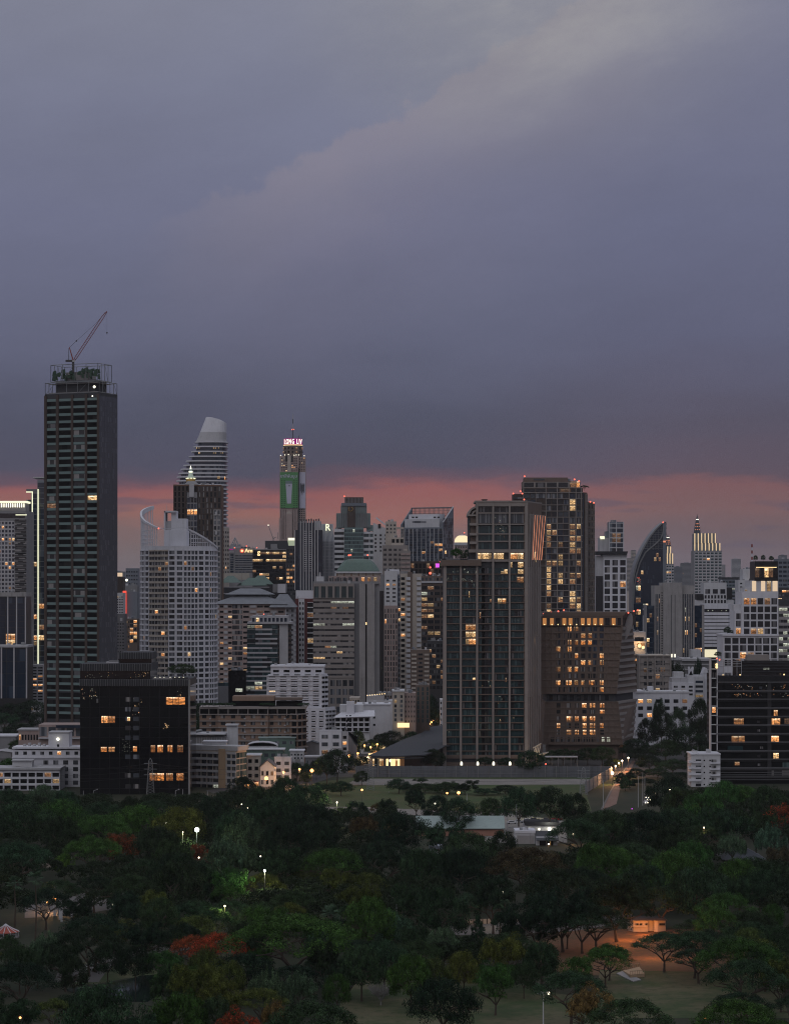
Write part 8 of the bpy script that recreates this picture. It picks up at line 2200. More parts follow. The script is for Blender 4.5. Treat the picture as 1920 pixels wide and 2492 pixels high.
def yard():
    D = 990
    b = Bld('long_shed', 'long shed with a pale teal pitched roof beyond the park trees', 'shed')
    x0, x1 = X(1012, D), X(1229, D)
    b._root(((x0 + x1) / 2, D + 8)); zl, zh = Z(2018, D), Z(1986, D)
    b.b('wall').box(x0 + 1, x1 - 1, D + 1, D + 17, 0, zl, 'grey'); b.pbox('band', 1020, 1228, 2021, 2024, D + .6, .4, 'pale'); b.b('brick_base').box(x0 + 1, x1 - .5, D + .5, D + 1, 0, 2.6, 'brick')
    zr = zl + 4.2
    b.b('roof').hexa([(x0, D - .5, zl), (x1, D - .5, zl), (x1, D + 9, zr), (x0, D + 9, zr), (x0, D - .5, zl + .25), (x1, D - .5, zl + .25), (x1, D + 9, zr + .25), (x0, D + 9, zr + .25)], 'shedroof')
    b.b('roof#2').hexa([(x0, D + 9, zr), (x1, D + 9, zr), (x1, D + 18.5, zl), (x0, D + 18.5, zl), (x0, D + 9, zr + .25), (x1, D + 9, zr + .25), (x1, D + 18.5, zl + .25), (x0, D + 18.5, zl + .25)], 'shedroof')
    b.lines(Face((x0, D + .9, 0), (x1, D + .9, 0), (x0, D + .9, zl), (x1, D + .9, zl), D), 14, 2024, 2050, .3, .3, 'pale'); b.done()
    D = 960
    b = Bld('white_container_house', 'white box shaped yard building with a flat grey front', 'building'); f = b.rect(1254, 1302, 2028, D, 10, wall='white2'); b.pbox('curved_roof', 1253, 1303, 2022, 2029, D - .3, 10.6, 'white'); b.pbox('grey_panel', 1258, 1299, 2034, 2060, D - .15, .15, 'concrete'); b.done()
    b = Bld('veranda_house', 'small white house with a dark lean to roof and two lit doors', 'house'); f = b.rect(1305, 1356, 2038, D - 5, 9, wall='white2')
    b.b('roof').hexa([(X(1302, D), D - 8, Z(2042, D)), (X(1357, D), D - 8, Z(2042, D)), (X(1357, D), D + 4, Z(2026, D)), (X(1302, D), D + 4, Z(2026, D)), (X(1302, D), D - 8, Z(2041, D)), (X(1357, D), D - 8, Z(2041, D)), (X(1357, D), D + 4, Z(2025, D)), (X(1302, D), D + 4, Z(2025, D))], 'charcoal')
    for a in (1313, 1331): b.win(a, a + 15, 2044, 2058, D - 5, 'g_dark')
    b.win(1338, 1340, 2044, 2058, D - 5.2, 'l_pale'); b.win(1311, 1325, 2059, 2066, D - 5, 'g_dark'); b.done()
    b = Bld('corrugated_canopy_building', 'low yard building with a dark canopy roof and lit wall behind the container house', 'building'); D = 1005
    f = b.rect(1276, 1362, 2010, D, 12, wall='white2'); b.pbox('roof', 1278, 1361, 2002, 2009, D - 1, 13, 'charcoal'); b.pbox('pipe_rail', 1238, 1276, 2013, 2016, D - 1, 1, 'pale')
    for a in (1289, 1312, 1337): b.bulb(a, 2019, D - .5, .45 if a != 1337 else .8, 'e_white', 'wall_lamp')
    b.done()
    lamp((X(1337, D), D - 3, 5), (1, .95, .75), 700, .4)
    b = Bld('slate_hip_pavilion', 'park pavilion with a wide slate blue hip roof', 'pavilion'); D = 900
    x0, x1 = X(1757, D), X(1865, D); z0, z1 = Z(2092, D), Z(2057, D); b._root(((x0 + x1) / 2, D + 10))
    b.b('roof').prism([(x0, D - 2), (x1, D - 2), (x1, D + 20), (x0, D + 20)], z0, z1, 'slate', top=[(X(1797, D), D + 8), (X(1799, D), D + 8), (X(1799, D), D + 10), (X(1797, D), D + 10)])
    b.b('wall').box(x0 + 1.5, x1 - 1.5, D, D + 18, 0, z0, 'pale'); b.done()
    b = Bld('blue_grey_hut', 'small hut roof of pale blue sheet seen between park trees', 'hut'); D = 925; b.rect(1046, 1073, 2066, D, 6, wall='grey'); b.pbox('roof', 1044, 1078, 2060, 2067, D - .5, 7.5, 'bluegrey'); b.done()
    b = Bld('park_gate_house', 'small beige park building with a bright band between trees', 'hut'); D = 880; b.rect(100, 132, 2092, D, 6, wall='cream'); b.pbox('roof', 98, 134, 2085, 2092, D - .6, 7.5, 'pale'); b.pbox('lit_band', 101, 131, 2093, 2096, D - .2, .2, 'l_pale'); b.done()
    # pavilion with a free form slate roof behind the hoarding
    D = 1420
    b = Bld('slate_roofed_market', 'market hall with a wide sweeping slate roof and a bright glazed front', 'building')
    out = [(897, 1318), (930, 1309), (985, 1307), (1035, 1312), (1060, 1335), (1082, 1372), (1120, 1400), (1130, 1590), (1085, 1596), (1042, 1560), (1027, 1512), (985, 1452), (958, 1407), (930, 1362)]
    P = [(X(px_, d_), d_) for px_, d_ in out]
    b._root((X(1000, D), 1400)); zz_ = [9.6, 9.8, 10.2, 10.4, 10.8, 11, 11, 11.4, 11, 10.6, 10.4, 10.2, 10, 9.8]
    b.b('roof').prism(P, zz_, [q + .6 for q in zz_], 'slate2'); b.b('eave').prism([(X(900, 1312), 1310.5), (X(985, 1303), 1305.5), (X(1032, 1308), 1310), (X(1032, 1312), 1311.5), (X(985, 1307), 1306.6), (X(900, 1314), 1311.5)], 9.2, 9.6, 'charcoal')
    b.b('wall').prism([(X(905, 1325), 1325), (X(985, 1316), 1316), (X(1050, 1336), 1336), (X(1078, 1392), 1392), (X(1060, 1500), 1500), (X(930, 1380), 1380)], 0, 9.7, 'brown')
    for i in range(14):
        a = 906 + i * 5.6; d_ = 1318 - i * .15
        b.unit('shop_window', random.choice(['l_pale', 'l_pale', 'l_warm', 'e_gold', 'g_dark']) if i < 8 else ('e_gold' if i in (8, 9, 11) else 'l_warm' if i < 12 else 'umber'), (X(a, d_), d_ - .6, 4.0), Face((0, 0, 0), (1, 0, 0), (0, 0, 1), (1, 0, 1), D), 1.15, .1, 4.4)
    b.b('eave_light').box(X(918, 1314), X(985, 1314), 1313, 1313.3, 8.9, 9.15, 'e_gold'); b.done()
    lamp((X(950, 1310), 1310, 7), (1, .8, .5), 2500, .6)
    # stalls with lit counters along the street
    for i, (a, e) in enumerate([(600, 1924), (622, 1918), (640, 1910), (689, 1896), (704, 1892), (744, 1890), (752, 1888), (764, 1884), (842, 1862), (852, 1860), (864, 1852), (876, 1856), (888, 1862), (903, 1846), (914, 1838), (930, 1826)]):
        g = G(a, e); t = thing('street_stall', g, 'small lit stall with an awning on the lamp lit street', 'stall', 'lit stalls along the lamp lit street'); w_ = random.uniform(1.2, 2.2)
        m = MB(); m.box(g.x - w_, g.x + w_, g.y - 1, g.y + 1.2, 2.9, 3.15, random.choice(['pale', 'redroof', 'tan', 'grey'])); m.build('awning', t)
        m = MB(); m.box(g.x - w_, g.x + w_, g.y + 1, g.y + 1.2, .2, 2.9, random.choice(['l_pale', 'l_warm', 'e_gold', 'l_warm'])); m.build('lit_back', t)
        m = MB(); m.box(g.x - w_ * .9, g.x + w_ * .9, g.y - .6, g.y - .2, 0, 1, 'tan'); m.build('counter', t)
        for q in (-1, 1): m = MB(); m.tube((g.x + q * w_ * .95, g.y - .9, 0), (g.x + q * w_ * .95, g.y - .9, 2.9), .05, .05, 'steel', 4); m.build('post', t)
    # orange lit park kiosk
    D = 715
    b = Bld('park_kiosk', 'small cream kiosk with angled ends and a tiled roof glowing in orange light', 'kiosk')
    x = lambda p: X(p, D)
    P = [(x(1531), D + 3), (x(1541), D), (x(1577), D), (x(1577), D + 6), (x(1531), D + 6)]; Q = [(x(1592), D), (x(1600), D), (x(1622), D + 2), (x(1622), D + 7), (x(1592), D + 7)]
    b._root((x(1577), D + 3)); zt = Z(2241, D); zb = 0
    b.b('wall').prism(P, 0, zt, 'cream'); b.b('wall#2').prism(Q, 0, zt, 'cream'); b.b('wall#3').box(x(1577), x(1592), D + 1.5, D + 6, 0, zt, 'cream')
    b.b('roof').prism([(x(1529), D - .6), (x(1624), D - .6), (x(1624), D + 8), (x(1529), D + 8)], zt, zt + .5, 'brown', top=[(x(1536), D + 1), (x(1617), D + 1), (x(1617), D + 6), (x(1536), D + 6)])
    for a, e in ((1546, 1554), (1556, 1563), (1570, 1576), (1604, 1618)): b.win(a, e, 2248, 2253, D - .02 if a < 1600 else D - .02, 'g_dark')
    b.b('round_sign').lathe(x(1561), D - .2, [(.42, Z(2254, D)), (.42, Z(2253.9, D))], 'white', 12) ; b.pbox('ledge', 1531, 1577, 2256, 2258, D - .4, .3, 'cream'); b.done()
    lamp((x(1560), D - 7, 3.2), (1, .30, .06), 1900, .3); lamp((x(1606), D - 6, 3.2), (1, .30, .06), 900, .3)
    # carousel tent
    g = G(14, 2282); b = Bld('carousel_tent', 'red carousel roof with white ribs and a pointed top', 'carousel'); b._root(g); r = 3.9; h = 3.6; zc = CH - (2250 - HZ) * g.y / F
    ze = zc - 2.2
    for i in range(12):
        a0, a1 = 2*math.pi*i/12, 2*math.pi*(i+1)/12
        b.b('roof').prism([(g.x + math.cos(a0)*r, g.y + math.sin(a0)*r), (g.x + math.cos(a1)*r, g.y + math.sin(a1)*r), (g.x, g.y)], ze, ze + .02, 'redroof') if 0 else None
    b.b('roof').lathe(g.x, g.y, [(r, ze), (r*.55, ze + .8), (r*.2, ze + 1.6), (.05, zc)], 'redroof', 12)
    for i in range(12):
        a0 = 2*math.pi*i/12; c, s_ = math.cos(a0), math.sin(a0)
        for (r0, z0), (r1, z1) in (((r, ze), (r*.55, ze+.8)), ((r*.55, ze+.8), (r*.2, ze+1.6)), ((r*.2, ze+1.6), (.05, zc))): b.b('rib').tube((g.x + c*r0, g.y + s_*r0, z0 + .05), (g.x + c*r1, g.y + s_*r1, z1 + .05), .13, .1, 'white', 4)
        b.b('post').tube((g.x + c*r*.95, g.y + s_*r*.95, 0), (g.x + c*r*.95, g.y + s_*r*.95, ze), .08, .08, 'white', 4)
    b.b('base').lathe(g.x, g.y, [(r, 0), (r, .4)], 'concrete', 12); b.b('centre_column').tube((g.x, g.y, .4), (g.x, g.y, ze + 1.5), .6, .5, 'redroof', 8); b.done()
    # playground bridge
    g = G(1548, 2380); t = thing('playground_bridge', g, 'orange lit wooden play bridge with rails on the red earth', 'playground'); k_ = g.y / F
    m = MB(); V = lambda a, e, z=0: (G(a, e).x, G(a, e).y, z)
    m.hexa([V(1516, 2368, .1), V(1534, 2383, .1), V(1568, 2380, .1), V(1556, 2362, .1), V(1516, 2368, .5), V(1534, 2383, 1.0), V(1568, 2380, 1.0), V(1556, 2362, .9)], 'tan'); m.build('deck', t)
    m = MB()
    for i in range(9):
        q = i / 8; p = Vector(V(1534, 2383)).lerp(Vector(V(1568, 2380)), q); m.tube(p, p + Vector((0, 0, 2.0)), .06, .06, 'tan', 4); p2 = Vector(V(1516, 2368)).lerp(Vector(V(1556, 2362)), q); m.tube(p2, p2 + Vector((0, 0, 1.8)), .06, .06, 'tan', 4)
    m.tube(Vector(V(1534, 2383, 1.9)), Vector(V(1568, 2380, 1.9)), .07, .07, 'tan', 4); m.tube(Vector(V(1516, 2368, 1.7)), Vector(V(1556, 2362, 1.7)), .07, .07, 'tan', 4); m.build('railing', t)
    m = MB(); m.hexa([V(1500, 2372, 0), V(1540, 2392, 0), V(1560, 2388, 0), V(1518, 2366, 0), V(1500, 2372, .25), V(1540, 2392, .25), V(1560, 2388, .3), V(1518, 2366, .3)], 'concrete'); m.build('ramp', t)
    # floodlight mast on the lawn
    D = 560; xx = X(1322, D); t = thing('floodlight_mast', (xx, D, 0), 'tall floodlight mast with a ring of lamps, one of them lit, above the near lawn', 'floodlight')
    m = MB(); m.tube((xx, D, 0), (xx, D, Z(2424, D)), .16, .11, 'white', 8); m.build('pole', t)
    m = MB(); m.tube((xx - 1.2, D, Z(2419, D)), (xx + 1.2, D, Z(2419, D)), .08, .08, 'white', 5); m.tube((xx, D - 1, Z(2419, D)), (xx, D + 1, Z(2419, D)), .08, .08, 'white', 5); m.tube((xx, D, Z(2424, D)), (xx, D, Z(2417, D)), .1, .1, 'white', 5); m.build('cross_bar', t)
    for i, (dx, dy, mm) in enumerate(((-1.25, 0, 'pale'), (-.75, -.5, 'pale'), (-.4, .5, 'pale'), (.45, -.5, 'pale'), (.85, .4, 'pale'), (1.25, -.1, 'e_lamp'))):
        m = MB(); m.box(xx + dx - .22, xx + dx + .22, D + dy - .16, D + dy + .16, Z(2419, D) - .18, Z(2419, D) + .36, mm); m.build('floodlight', t)
    lamp((xx + 1.3, D - .4, Z(2421, D)), (1, .9, .65), 60, .2)
    # low walls lit beyond the canal path
    g0, g1 = G(1108, 2253), G(1262, 2246)
    t = thing('parapet_wall', (g0 + g1) / 2, 'low cream parapet wall with posts beyond the conical tree', 'wall'); m = MB()
    N = Vector((0, -.3, 0)); zz = Vector((0, 0, 1.5)); m.hexa([g0 + N, g1 + N, g1, g0, g0 + N + zz, g1 + N + zz, g1 + zz, g0 + zz], 'cream'); m.build('wall', t)
    m = MB()
    for i in range(15):
        p = g0.lerp(g1, i / 14); m.box(p.x - .15, p.x + .15, p.y - .42, p.y - .301, 0, 1.8, 'brown')
    m.build('post', t)['kind'] = 'stuff'; lamp(((g0.x + g1.x) / 2, g0.y - 6, 5), (1, .75, .4), 500, .3)
yard()

def car(px, py, rz, c, label, lights=None):
    D = CH * F / (py - HZ); g = Vector((X(px, D), D, 0)); t = thing('parked_car', g, label, 'car', rz=rz)
    mm = mat('paint_' + c, {'white': (.6, .6, .62), 'silver': (.3, .31, .33), 'dark': (.03, .03, .035), 'red': (.25, .02, .02)}[c], rough=.25, var=.02)
    def loc(mb, n):
        o = bpy.data.objects.new(n, mb.data(n)); COL.objects.link(o); o.parent = t; return o
    m = MB(); m.prism([(-2.2, -.85), (2.2, -.85), (2.3, 0), (2.2, .85), (-2.2, .85), (-2.3, 0)], .35, .95, 'paint_' + c); m.prism([(-1.6, -.78), (1.1, -.78), (1.1, .78), (-1.6, .78)], .95, 1.45, 'paint_' + c, top=[(-1.2, -.65), (.5, -.65), (.5, .65), (-1.2, .65)]); loc(m, 'body')
    m = MB(); m.prism([(-1.5, -.80), (.95, -.80), (.95, .80), (-1.5, .80)], 1.0, 1.36, 'g_dark', top=[(-1.22, -.70), (.55, -.70), (.55, .70), (-1.22, .70)]); loc(m, 'window_band')
    for sx in (-1.4, 1.4):
        for sy in (-.82, .82): m = MB(); m.tube((sx, sy - .1, .33), (sx, sy + .1, .33), .33, .33, 'black', 10); loc(m, 'wheel')
    if lights:
        for sy in (-.6, .6): m = MB(); m.ball((2.28 if lights == 'e_lamp' else -2.28, sy, .75), .22 if lights == 'e_lamp' else .18, lights, 6); loc(m, 'headlight' if lights == 'e_lamp' else 'tail_light')
for a in [(1246, 2006, .1, 'white', 'white car parked nearest the shed end of the yard'), (1262, 2004, .2, 'silver', 'silver car next to the white one in the yard'), (1285, 2001, 0, 'white', 'pale car in front of the slim lamp mast'), (1300, 1999, .1, 'dark', 'dark car beside the yard lamp'), (1330, 2000, 0, 'dark', 'dark car at the end of the yard row'), (1355, 1998, 0, 'red', 'red car with glowing tail lamps at the yard edge', 'e_red'),
          (1506, 1889, -1.2, 'white', 'white car with lit headlamps at the far bend of the brick coloured road', 'e_lamp'), (892, 1848, -.6, 'white', 'white car with headlamps on in the street beside the market hall', 'e_lamp'), (232, 2362, .05, 'white', 'small white car half hidden under the tree by the pond'),
          (1571, 1957, -1.5, 'white', 'nearest of the cars queueing in the tree gap', 'e_lamp'), (1577, 1950, -1.5, 'silver', 'second car queueing in the tree gap', 'e_lamp'), (1573, 1944, -1.5, 'dark', 'farthest car queueing in the tree gap', 'e_lamp')]: car(*a)
def bus():
    D = 1345; t = thing('parked_bus', (X(1366, D), D, 0), 'long pale roofed bus parked behind the hoarding', 'bus'); x0, x1 = X(1326, D), X(1406, D)
    m = MB(); m.box(x0, x1, D, D + 3, .6, 3.1, 'grey'); m.build('body', t); m = MB(); m.box(x0 + .2, x1 - .2, D - .04, D, 1.6, 2.6, 'g_dark'); m.build('window_band', t); m = MB(); m.box(x0 - .1, x1 + .1, D - .1, D + 3.1, 7.4, 7.8, 'pale'); m.build('roof', t)
    for i in range(6): m = MB(); p = x0 + (x1 - x0) * i / 5; m.tube((p, D + .1, 0), (p, D + .1, 7.4), .12, .12, 'steel', 5); m.build('post', t)
def bus_shelter():
    D = 1345; t = thing('long_canopy', (X(1366, D), D, 0), 'long pale flat canopy on posts showing above the hoarding beside the big tree', 'canopy'); x0, x1 = X(1326, D), X(1406, D)
    m = MB(); m.box(x0, x1, D, D + 5, 7.2, 7.7, 'pale'); m.build('roof', t)
    for i in range(6): m = MB(); p = x0 + .3 + (x1 - x0 - .6) * i / 5; m.tube((p, D + .4, 0), (p, D + .4, 7.2), .12, .12, 'steel', 5); m.build('post', t)
    m = MB(); m.ball((X(1328, D), D - .3, Z(1860, D)), .4, 'e_red', 6); m.build('red_lamp', t)
bus_shelter()

# ================================================================== trees of the park, nearest landmarks give them their labels
LANDM = [((210, 1935), 'before the black glass block'), ((60, 1930), 'before the low white gallery block'), ((330, 1960), 'near the black block pylon'), ((500, 1940), 'before the cream apartment block'),
         ((479, 2020), 'beside the very bright park lamp'), ((300, 2060), 'beside the rust red tree by the columnar trees'), ((116, 2096), 'around the beige park building'), ((120, 2210), 'around the white square posts'),
         ((14, 2270), 'around the carousel tent'), ((280, 2370), 'around the pond'), ((500, 2290), 'around the great red flowering tree'), ((580, 2470), 'around the nearest red flowering tree'), ((640, 2120), 'beside the white lamp among the olive trees'),
         ((740, 2300), 'around the widest umbrella tree'), ((888, 2230), 'around the drooping palms'), ((930, 2060), 'near the blue grey hut'), ((820, 1960), 'beside the lamp lit yellow green tree'), ((700, 1910), 'below the lane mouth'), ((1030, 1950), 'before the long shed'),
         ((1290, 2070), 'before the veranda house'), ((1410, 2010), 'beside the yard lamps'), ((1440, 1960), 'near the end of the hoarding'), ((1520, 1960), 'beside the brick coloured road'), ((1630, 1850), 'between the slanted hotel and small white apartments'),
         ((1680, 1930), 'before the small white apartments'), ((1840, 1940), 'before the black louvred block'), ((1800, 2080), 'around the slate hip pavilion'), ((1675, 2040), 'around the orange lit foliage'), ((1577, 2250), 'around the orange lit kiosk'), ((1470, 2300), 'on the red earth slope'),
         ((1548, 2380), 'beside the wooden play bridge'), ((1322, 2420), 'beside the floodlight mast'), ((1080, 2430), 'on the near lawn'), ((1190, 2250), 'before the cream parapet wall'), ((1228, 2180), 'around the slim palm'), ((1700, 2380), 'along the green lawn slope'), ((1860, 2200), 'around the far park lane'), ((1000, 2300), 'behind the near lawn'), ((1200, 2440), 'at the near lawn edge')]
def where(px, py):
    return min(LANDM, key=lambda l: (l[0][0] - px) ** 2 + ((l[0][1] - py) * 1.4) ** 2)[1]
KIND = {'U': 'umbrella', 'R': 'round', 'T': 'tall', 'G': 'ragged', 'A': 'airy'}
used_labels = {}
def ptree(px, pyt, w, k, c, h=None, cf=None, label=None, group='trees of the park'):
    w *= 1.1
    """px, pyt: pixel of the crown's middle and top, w: crown width in pixels"""
    kind = KIND[k]
    for _ in range(3):
        h0 = h or 14
        D = (CH - h0) * F / (pyt - HZ); r = w * D / F / 2
        if h is None:
            hh = max(6, min(19, r * {'U': 1.1, 'R': 1.8, 'T': 3.2, 'G': 1.6, 'A': 1.8}[k] + 3)); h0 = hh
            D = (CH - hh) * F / (pyt - HZ); r = w * D / F / 2
    size = 'small' if r < 5 else 'large' if r > 10 else 'mid sized'
    lb = label or '%s %s %s tree %s' % (size, CWORD[c], KWORD[kind].replace(' crowned', ''), where(px, pyt + w * .25))
    if len(lb.split()) > 14: lb = lb.split(' ', 2 if size == 'mid sized' else 1)[-1]
    n = used_labels.get(lb, 0); used_labels[lb] = n + 1
    return tree(X(px, D), D, h0, r, kind, c, lb, group, cf=cf)

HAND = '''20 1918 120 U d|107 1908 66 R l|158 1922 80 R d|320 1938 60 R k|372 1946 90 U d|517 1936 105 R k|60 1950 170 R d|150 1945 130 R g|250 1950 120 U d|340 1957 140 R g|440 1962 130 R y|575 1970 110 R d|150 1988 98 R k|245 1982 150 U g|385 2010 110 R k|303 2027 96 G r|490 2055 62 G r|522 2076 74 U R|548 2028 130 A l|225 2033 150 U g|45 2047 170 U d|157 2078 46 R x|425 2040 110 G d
590 1890 70 R k|700 1892 84 R d|745 1908 110 R d|640 1915 92 R d|757 1951 120 R k|660 1940 120 R d|930 1952 62 U b|890 1985 92 G b|953 1995 52 A B|975 1975 110 R k|590 1975 112 A l|695 1998 112 R k|770 1995 122 R k|565 2026 130 A l|938 2044 182 U k|1080 1995 112 G d|810 2062 165 U g|600 2062 120 U d|745 2112 92 U y|830 2112 94 G y|640 2125 114 U y|560 2110 72 R g|890 2124 112 U y|500 2100 100 R k|680 2060 120 G d|430 2095 140 R k|350 2090 120 U d
1012 1920 62 G k|1062 1935 64 R k|1115 1940 76 R d|1190 1940 58 R d|1262 1915 90 R d|1340 1912 104 R k|1400 1930 70 R k|940 1945 60 G k|870 1950 60 G k|1140 2025 134 R d|1225 2020 74 R k|1410 1990 152 U d|1480 1970 124 R d|1285 2060 224 U b|1460 2050 142 R g|1135 2062 130 R k|1030 2060 120 R d|1350 2110 190 U k
1628 1890 112 R k|1660 1915 112 R d|1710 1930 110 R g|1762 1900 84 R g|1806 1910 122 U g|1870 1912 104 R d|1450 1975 84 R d|1495 1982 92 U k|1575 1972 122 R k|1650 1965 132 R d|1900 1956 92 G R|1762 1965 142 G d|1875 1998 88 A l|1782 2018 74 A l|1545 2050 152 U d|1680 2045 112 R g|1620 2005 110 G k|1710 2005 120 U d|1840 1965 110 G d
1490 2060 152 U g|1640 2068 132 R g|1800 2088 104 R g|1860 2085 104 G d|1850 2112 104 R d|1885 2128 92 R k|1610 2155 144 U d|1765 2172 156 U g|1452 2200 156 U k|1473 2306 122 U g|1690 2265 150 U d|1800 2280 204 U g|1815 2333 194 U d|1400 2330 76 R g|1390 2362 184 U d|1430 2397 132 G B|1530 2428 204 U d|1800 2430 240 U g|1320 2293 84 R d|1370 2150 160 G k|1310 2172 152 G k|1070 2155 132 R d|1135 2172 62 R l|1163 2225 38 T d|1010 2247 92 G d|1080 2257 92 R l|1220 2272 120 G y|935 2285 112 R d|1000 2322 112 R g|1060 2332 92 R y|1128 2315 84 R y|1205 2345 112 G g|1275 2342 64 R d|1315 2292 92 R d|1500 2130 180 G k|1700 2110 150 R d|1420 2110 150 U k|1560 2100 130 G d|1250 2215 110 G k|1200 2130 130 G k|1700 2180 100 U k|1890 2250 90 R d|1900 2330 120 G y|1880 2200 60 R g
715 2168 134 U d|712 2222 304 U g|770 2320 62 R d|730 2357 92 A l|820 2370 74 R g|650 2350 102 A l|628 2305 78 G g|560 2338 84 R y|530 2270 150 U R|470 2276 120 U r|610 2300 70 U r|670 2428 74 A B|765 2433 274 U d|565 2456 134 G R|530 2385 124 G y|530 2425 110 R d|535 2157 48 A l|880 2300 110 R d|850 2330 90 G k|900 2180 130 R g|960 2215 100 A l|790 2290 110 G k|1010 2150 120 G d|870 2150 110 G y|560 2190 120 U d
143 2140 112 U d|230 2130 122 U k|320 2128 144 U d|378 2168 104 G y|230 2222 190 U k|350 2240 100 G k|92 2284 96 A l|112 2262 90 A l|48 2300 96 R d|150 2296 84 U d|560 2150 100 U g|112 2164 128 U k|188 2178 92 G k|262 2290 84 R k|20 2275 64 R d|50 2340 174 U k|250 2395 184 R d|130 2430 114 U y|500 2296 96 A y|480 2332 154 G y|415 2340 104 A d|440 2410 164 G g|430 2072 124 R k|475 2190 124 U d|390 2125 130 U k|560 2115 100 G g|300 2170 110 G k|160 2290 110 G k|40 2430 120 G d|180 2330 80 R k|330 2470 130 G d|400 2215 110 U d|600 2240 110 G k|330 2300 80 R k|640 2200 120 G g|1900 2060 90 G b|1760 2120 110 G d'''
random.seed(12)
for item in HAND.replace('\n', '|').split('|'):
    px, py, w_, k_, c_ = item.split(); ptree(float(px), float(py), float(w_), k_, c_)
ptree(1078, 2378, 156, 'R', 'k', h=15, cf=.82, label='nearly black round tree standing alone on the near lawn')
ptree(1612, 2262, 2, 'U', 'd', h=8) if 0 else None
# trees beyond the park, on the lanes and between the buildings
MID = '''820 1822 86 R k 1255 15|795 1835 60 R k 1250 14|722 1856 46 R d 1268 8|745 1858 40 R d 1272 8|1290 1826 72 R d 1300 15|1055 1822 56 R k 1330 10|990 1838 30 R k 1390 8|930 1785 50 R k 1480 10|955 1778 60 R k 1500 10|905 1800 50 R d 1450 9|985 1765 60 R k 1530 11|1000 1780 50 R d 1500 9|870 1776 40 R d 1440 9|1020 1745 60 R k 1650 12|1040 1690 60 R k 1700 12|1050 1720 50 R k 1680 12|745 1880 40 G k 1240 7|690 1888 40 G k 1230 7|770 1850 36 R k 1275 8
1610 1713 52 R k 1500 14|1650 1718 56 U d 1480 15|1700 1698 62 R k 1520 18|1575 1748 62 R k 1490 13|1670 1770 112 R k 1420 16|1620 1800 92 R d 1400 13|1545 1797 72 R k 1420 10|1580 1838 72 R k 1330 9|1637 1847 92 R d 1310 11|1515 1800 62 R k 1440 10|1465 1816 60 R d 1380 8|1512 1880 40 T k 1240 12|1532 1878 44 T k 1220 12|1522 1890 40 T d 1210 11|1430 1820 60 R k 1385 7|1370 1822 60 R k 1385 7|1720 1740 60 R k 1450 18|1700 1815 80 R k 1370 14|1660 1880 90 R k 1270 12|1600 1870 70 R d 1290 10|1570 1895 60 R k 1240 9|1550 1870 50 R k 1280 8|1720 1870 80 R k 1290 11|1400 1826 50 R d 1400 7|1340 1826 40 R d 1390 7|1490 1845 50 R k 1340 6|1180 1842 50 R k 1360 5|1230 1844 40 R k 1360 5|1560 1820 70 R k 1400 10
30 1712 100 R k 1750 16|80 1704 90 R k 1760 18|10 1735 90 G d 1700 14|95 1735 60 R k 1700 12|45 1760 100 R k 1600 10|475 1735 60 R k 1500 14|490 1760 60 R k 1480 10|20 1845 60 R g 1270 8|40 1800 40 R d 1460 6|480 1712 40 R k 1560 12|1700 1600 30 R k 1760 8|1650 1612 40 R k 1750 8|1632 1600 30 R k 1760 9|860 1800 40 R k 1420 8|880 1840 40 R k 1340 5|1600 1690 30 G d 1560 8'''
for item in MID.replace('\n', '|').split('|'):
    px, py, w_, k_, c_, D, h = item.split(); px, py, w_, D, h = map(float, (px, py, w_, D, h))
    hh = CH - (py - HZ) * D / F; r = w_ * D / F / 2
    lb = '%s %s tree %s' % (CWORD[c_], KWORD[KIND[k_]], {0: 'among the low houses at the far left', 1: 'before the terracotta and cream blocks', 2: 'on the lane beside the market hall', 3: 'at the feet of the hotel towers', 4: 'on the avenue beyond the brick coloured road'}[0 if px < 200 else 1 if px < 780 else 2 if px < 1070 else 3 if px < 1490 else 4])
    if (px, py) == (1290, 1826): lb = 'dark tree standing alone before the hoarding'
    if (px, py) == (820, 1822): lb = 'tallest dark tree at the near end of the hoarding'
    tree(X(px, D), D, max(4, hh), r, KIND[k_], c_, lb, 'trees between the buildings', cf=.86, name='street_tree')
# low bushes of the field
for i, (px, w_, D) in enumerate([(1000, 70, 1205), (1035, 80, 1200), (1090, 90, 1195), (880, 50, 1245), (1025, 40, 1255), (1075, 50, 1190), (1130, 60, 1190), (970, 60, 1195), (1180, 80, 1185), (1230, 70, 1190), (790, 60, 1190), (830, 60, 1180), (1150, 40, 1240)]):
    tree(X(px, D), D, 3.2 + (i % 4) * 1.4, w_ * D / F / 2, 'round' if i % 2 else 'ragged', 'd' if i % 3 else 'k', 'scrubby dark bush at the near edge of the grass field', 'bushes of the grass field', cf=.95, name='field_bush')

# fillers so that the canopy closes: jittered rows, skipping the clearings
CLEAR = [(845, 2398, 1345, 2500), (1440, 2368, 1720, 2440), (1330, 2262, 1500, 2340), (215, 2350, 330, 2400), (700, 1880, 1500, 1958), (1000, 1985, 1365, 2062), (1462, 1880, 1512, 1975), (1525, 2232, 1628, 2275), (1500, 2352, 1580, 2388), (1755, 2052, 1866, 2090), (100, 2185, 180, 2240), (1100, 2238, 1290, 2262), (0, 2250, 46, 2272), (120, 2345, 260, 2385), (1560, 1925, 1590, 1965), (1560, 2330, 1640, 2385)]
rg = random.Random(44); nf = 0
low = [crown_mesh('low_crown_%d' % i, 'round' if i % 2 else 'umbrella', 70 + i, .034, 2600) for i in range(4)]
fill = []
y = 1195.0
while y > 545:
    hw = .165 * y + 8; x = -hw + rg.uniform(0, 8)
    while x < hw:
        fill.append((x + rg.uniform(-3, 3), y + rg.uniform(-5, 5))); x += 12.5
    y -= 13
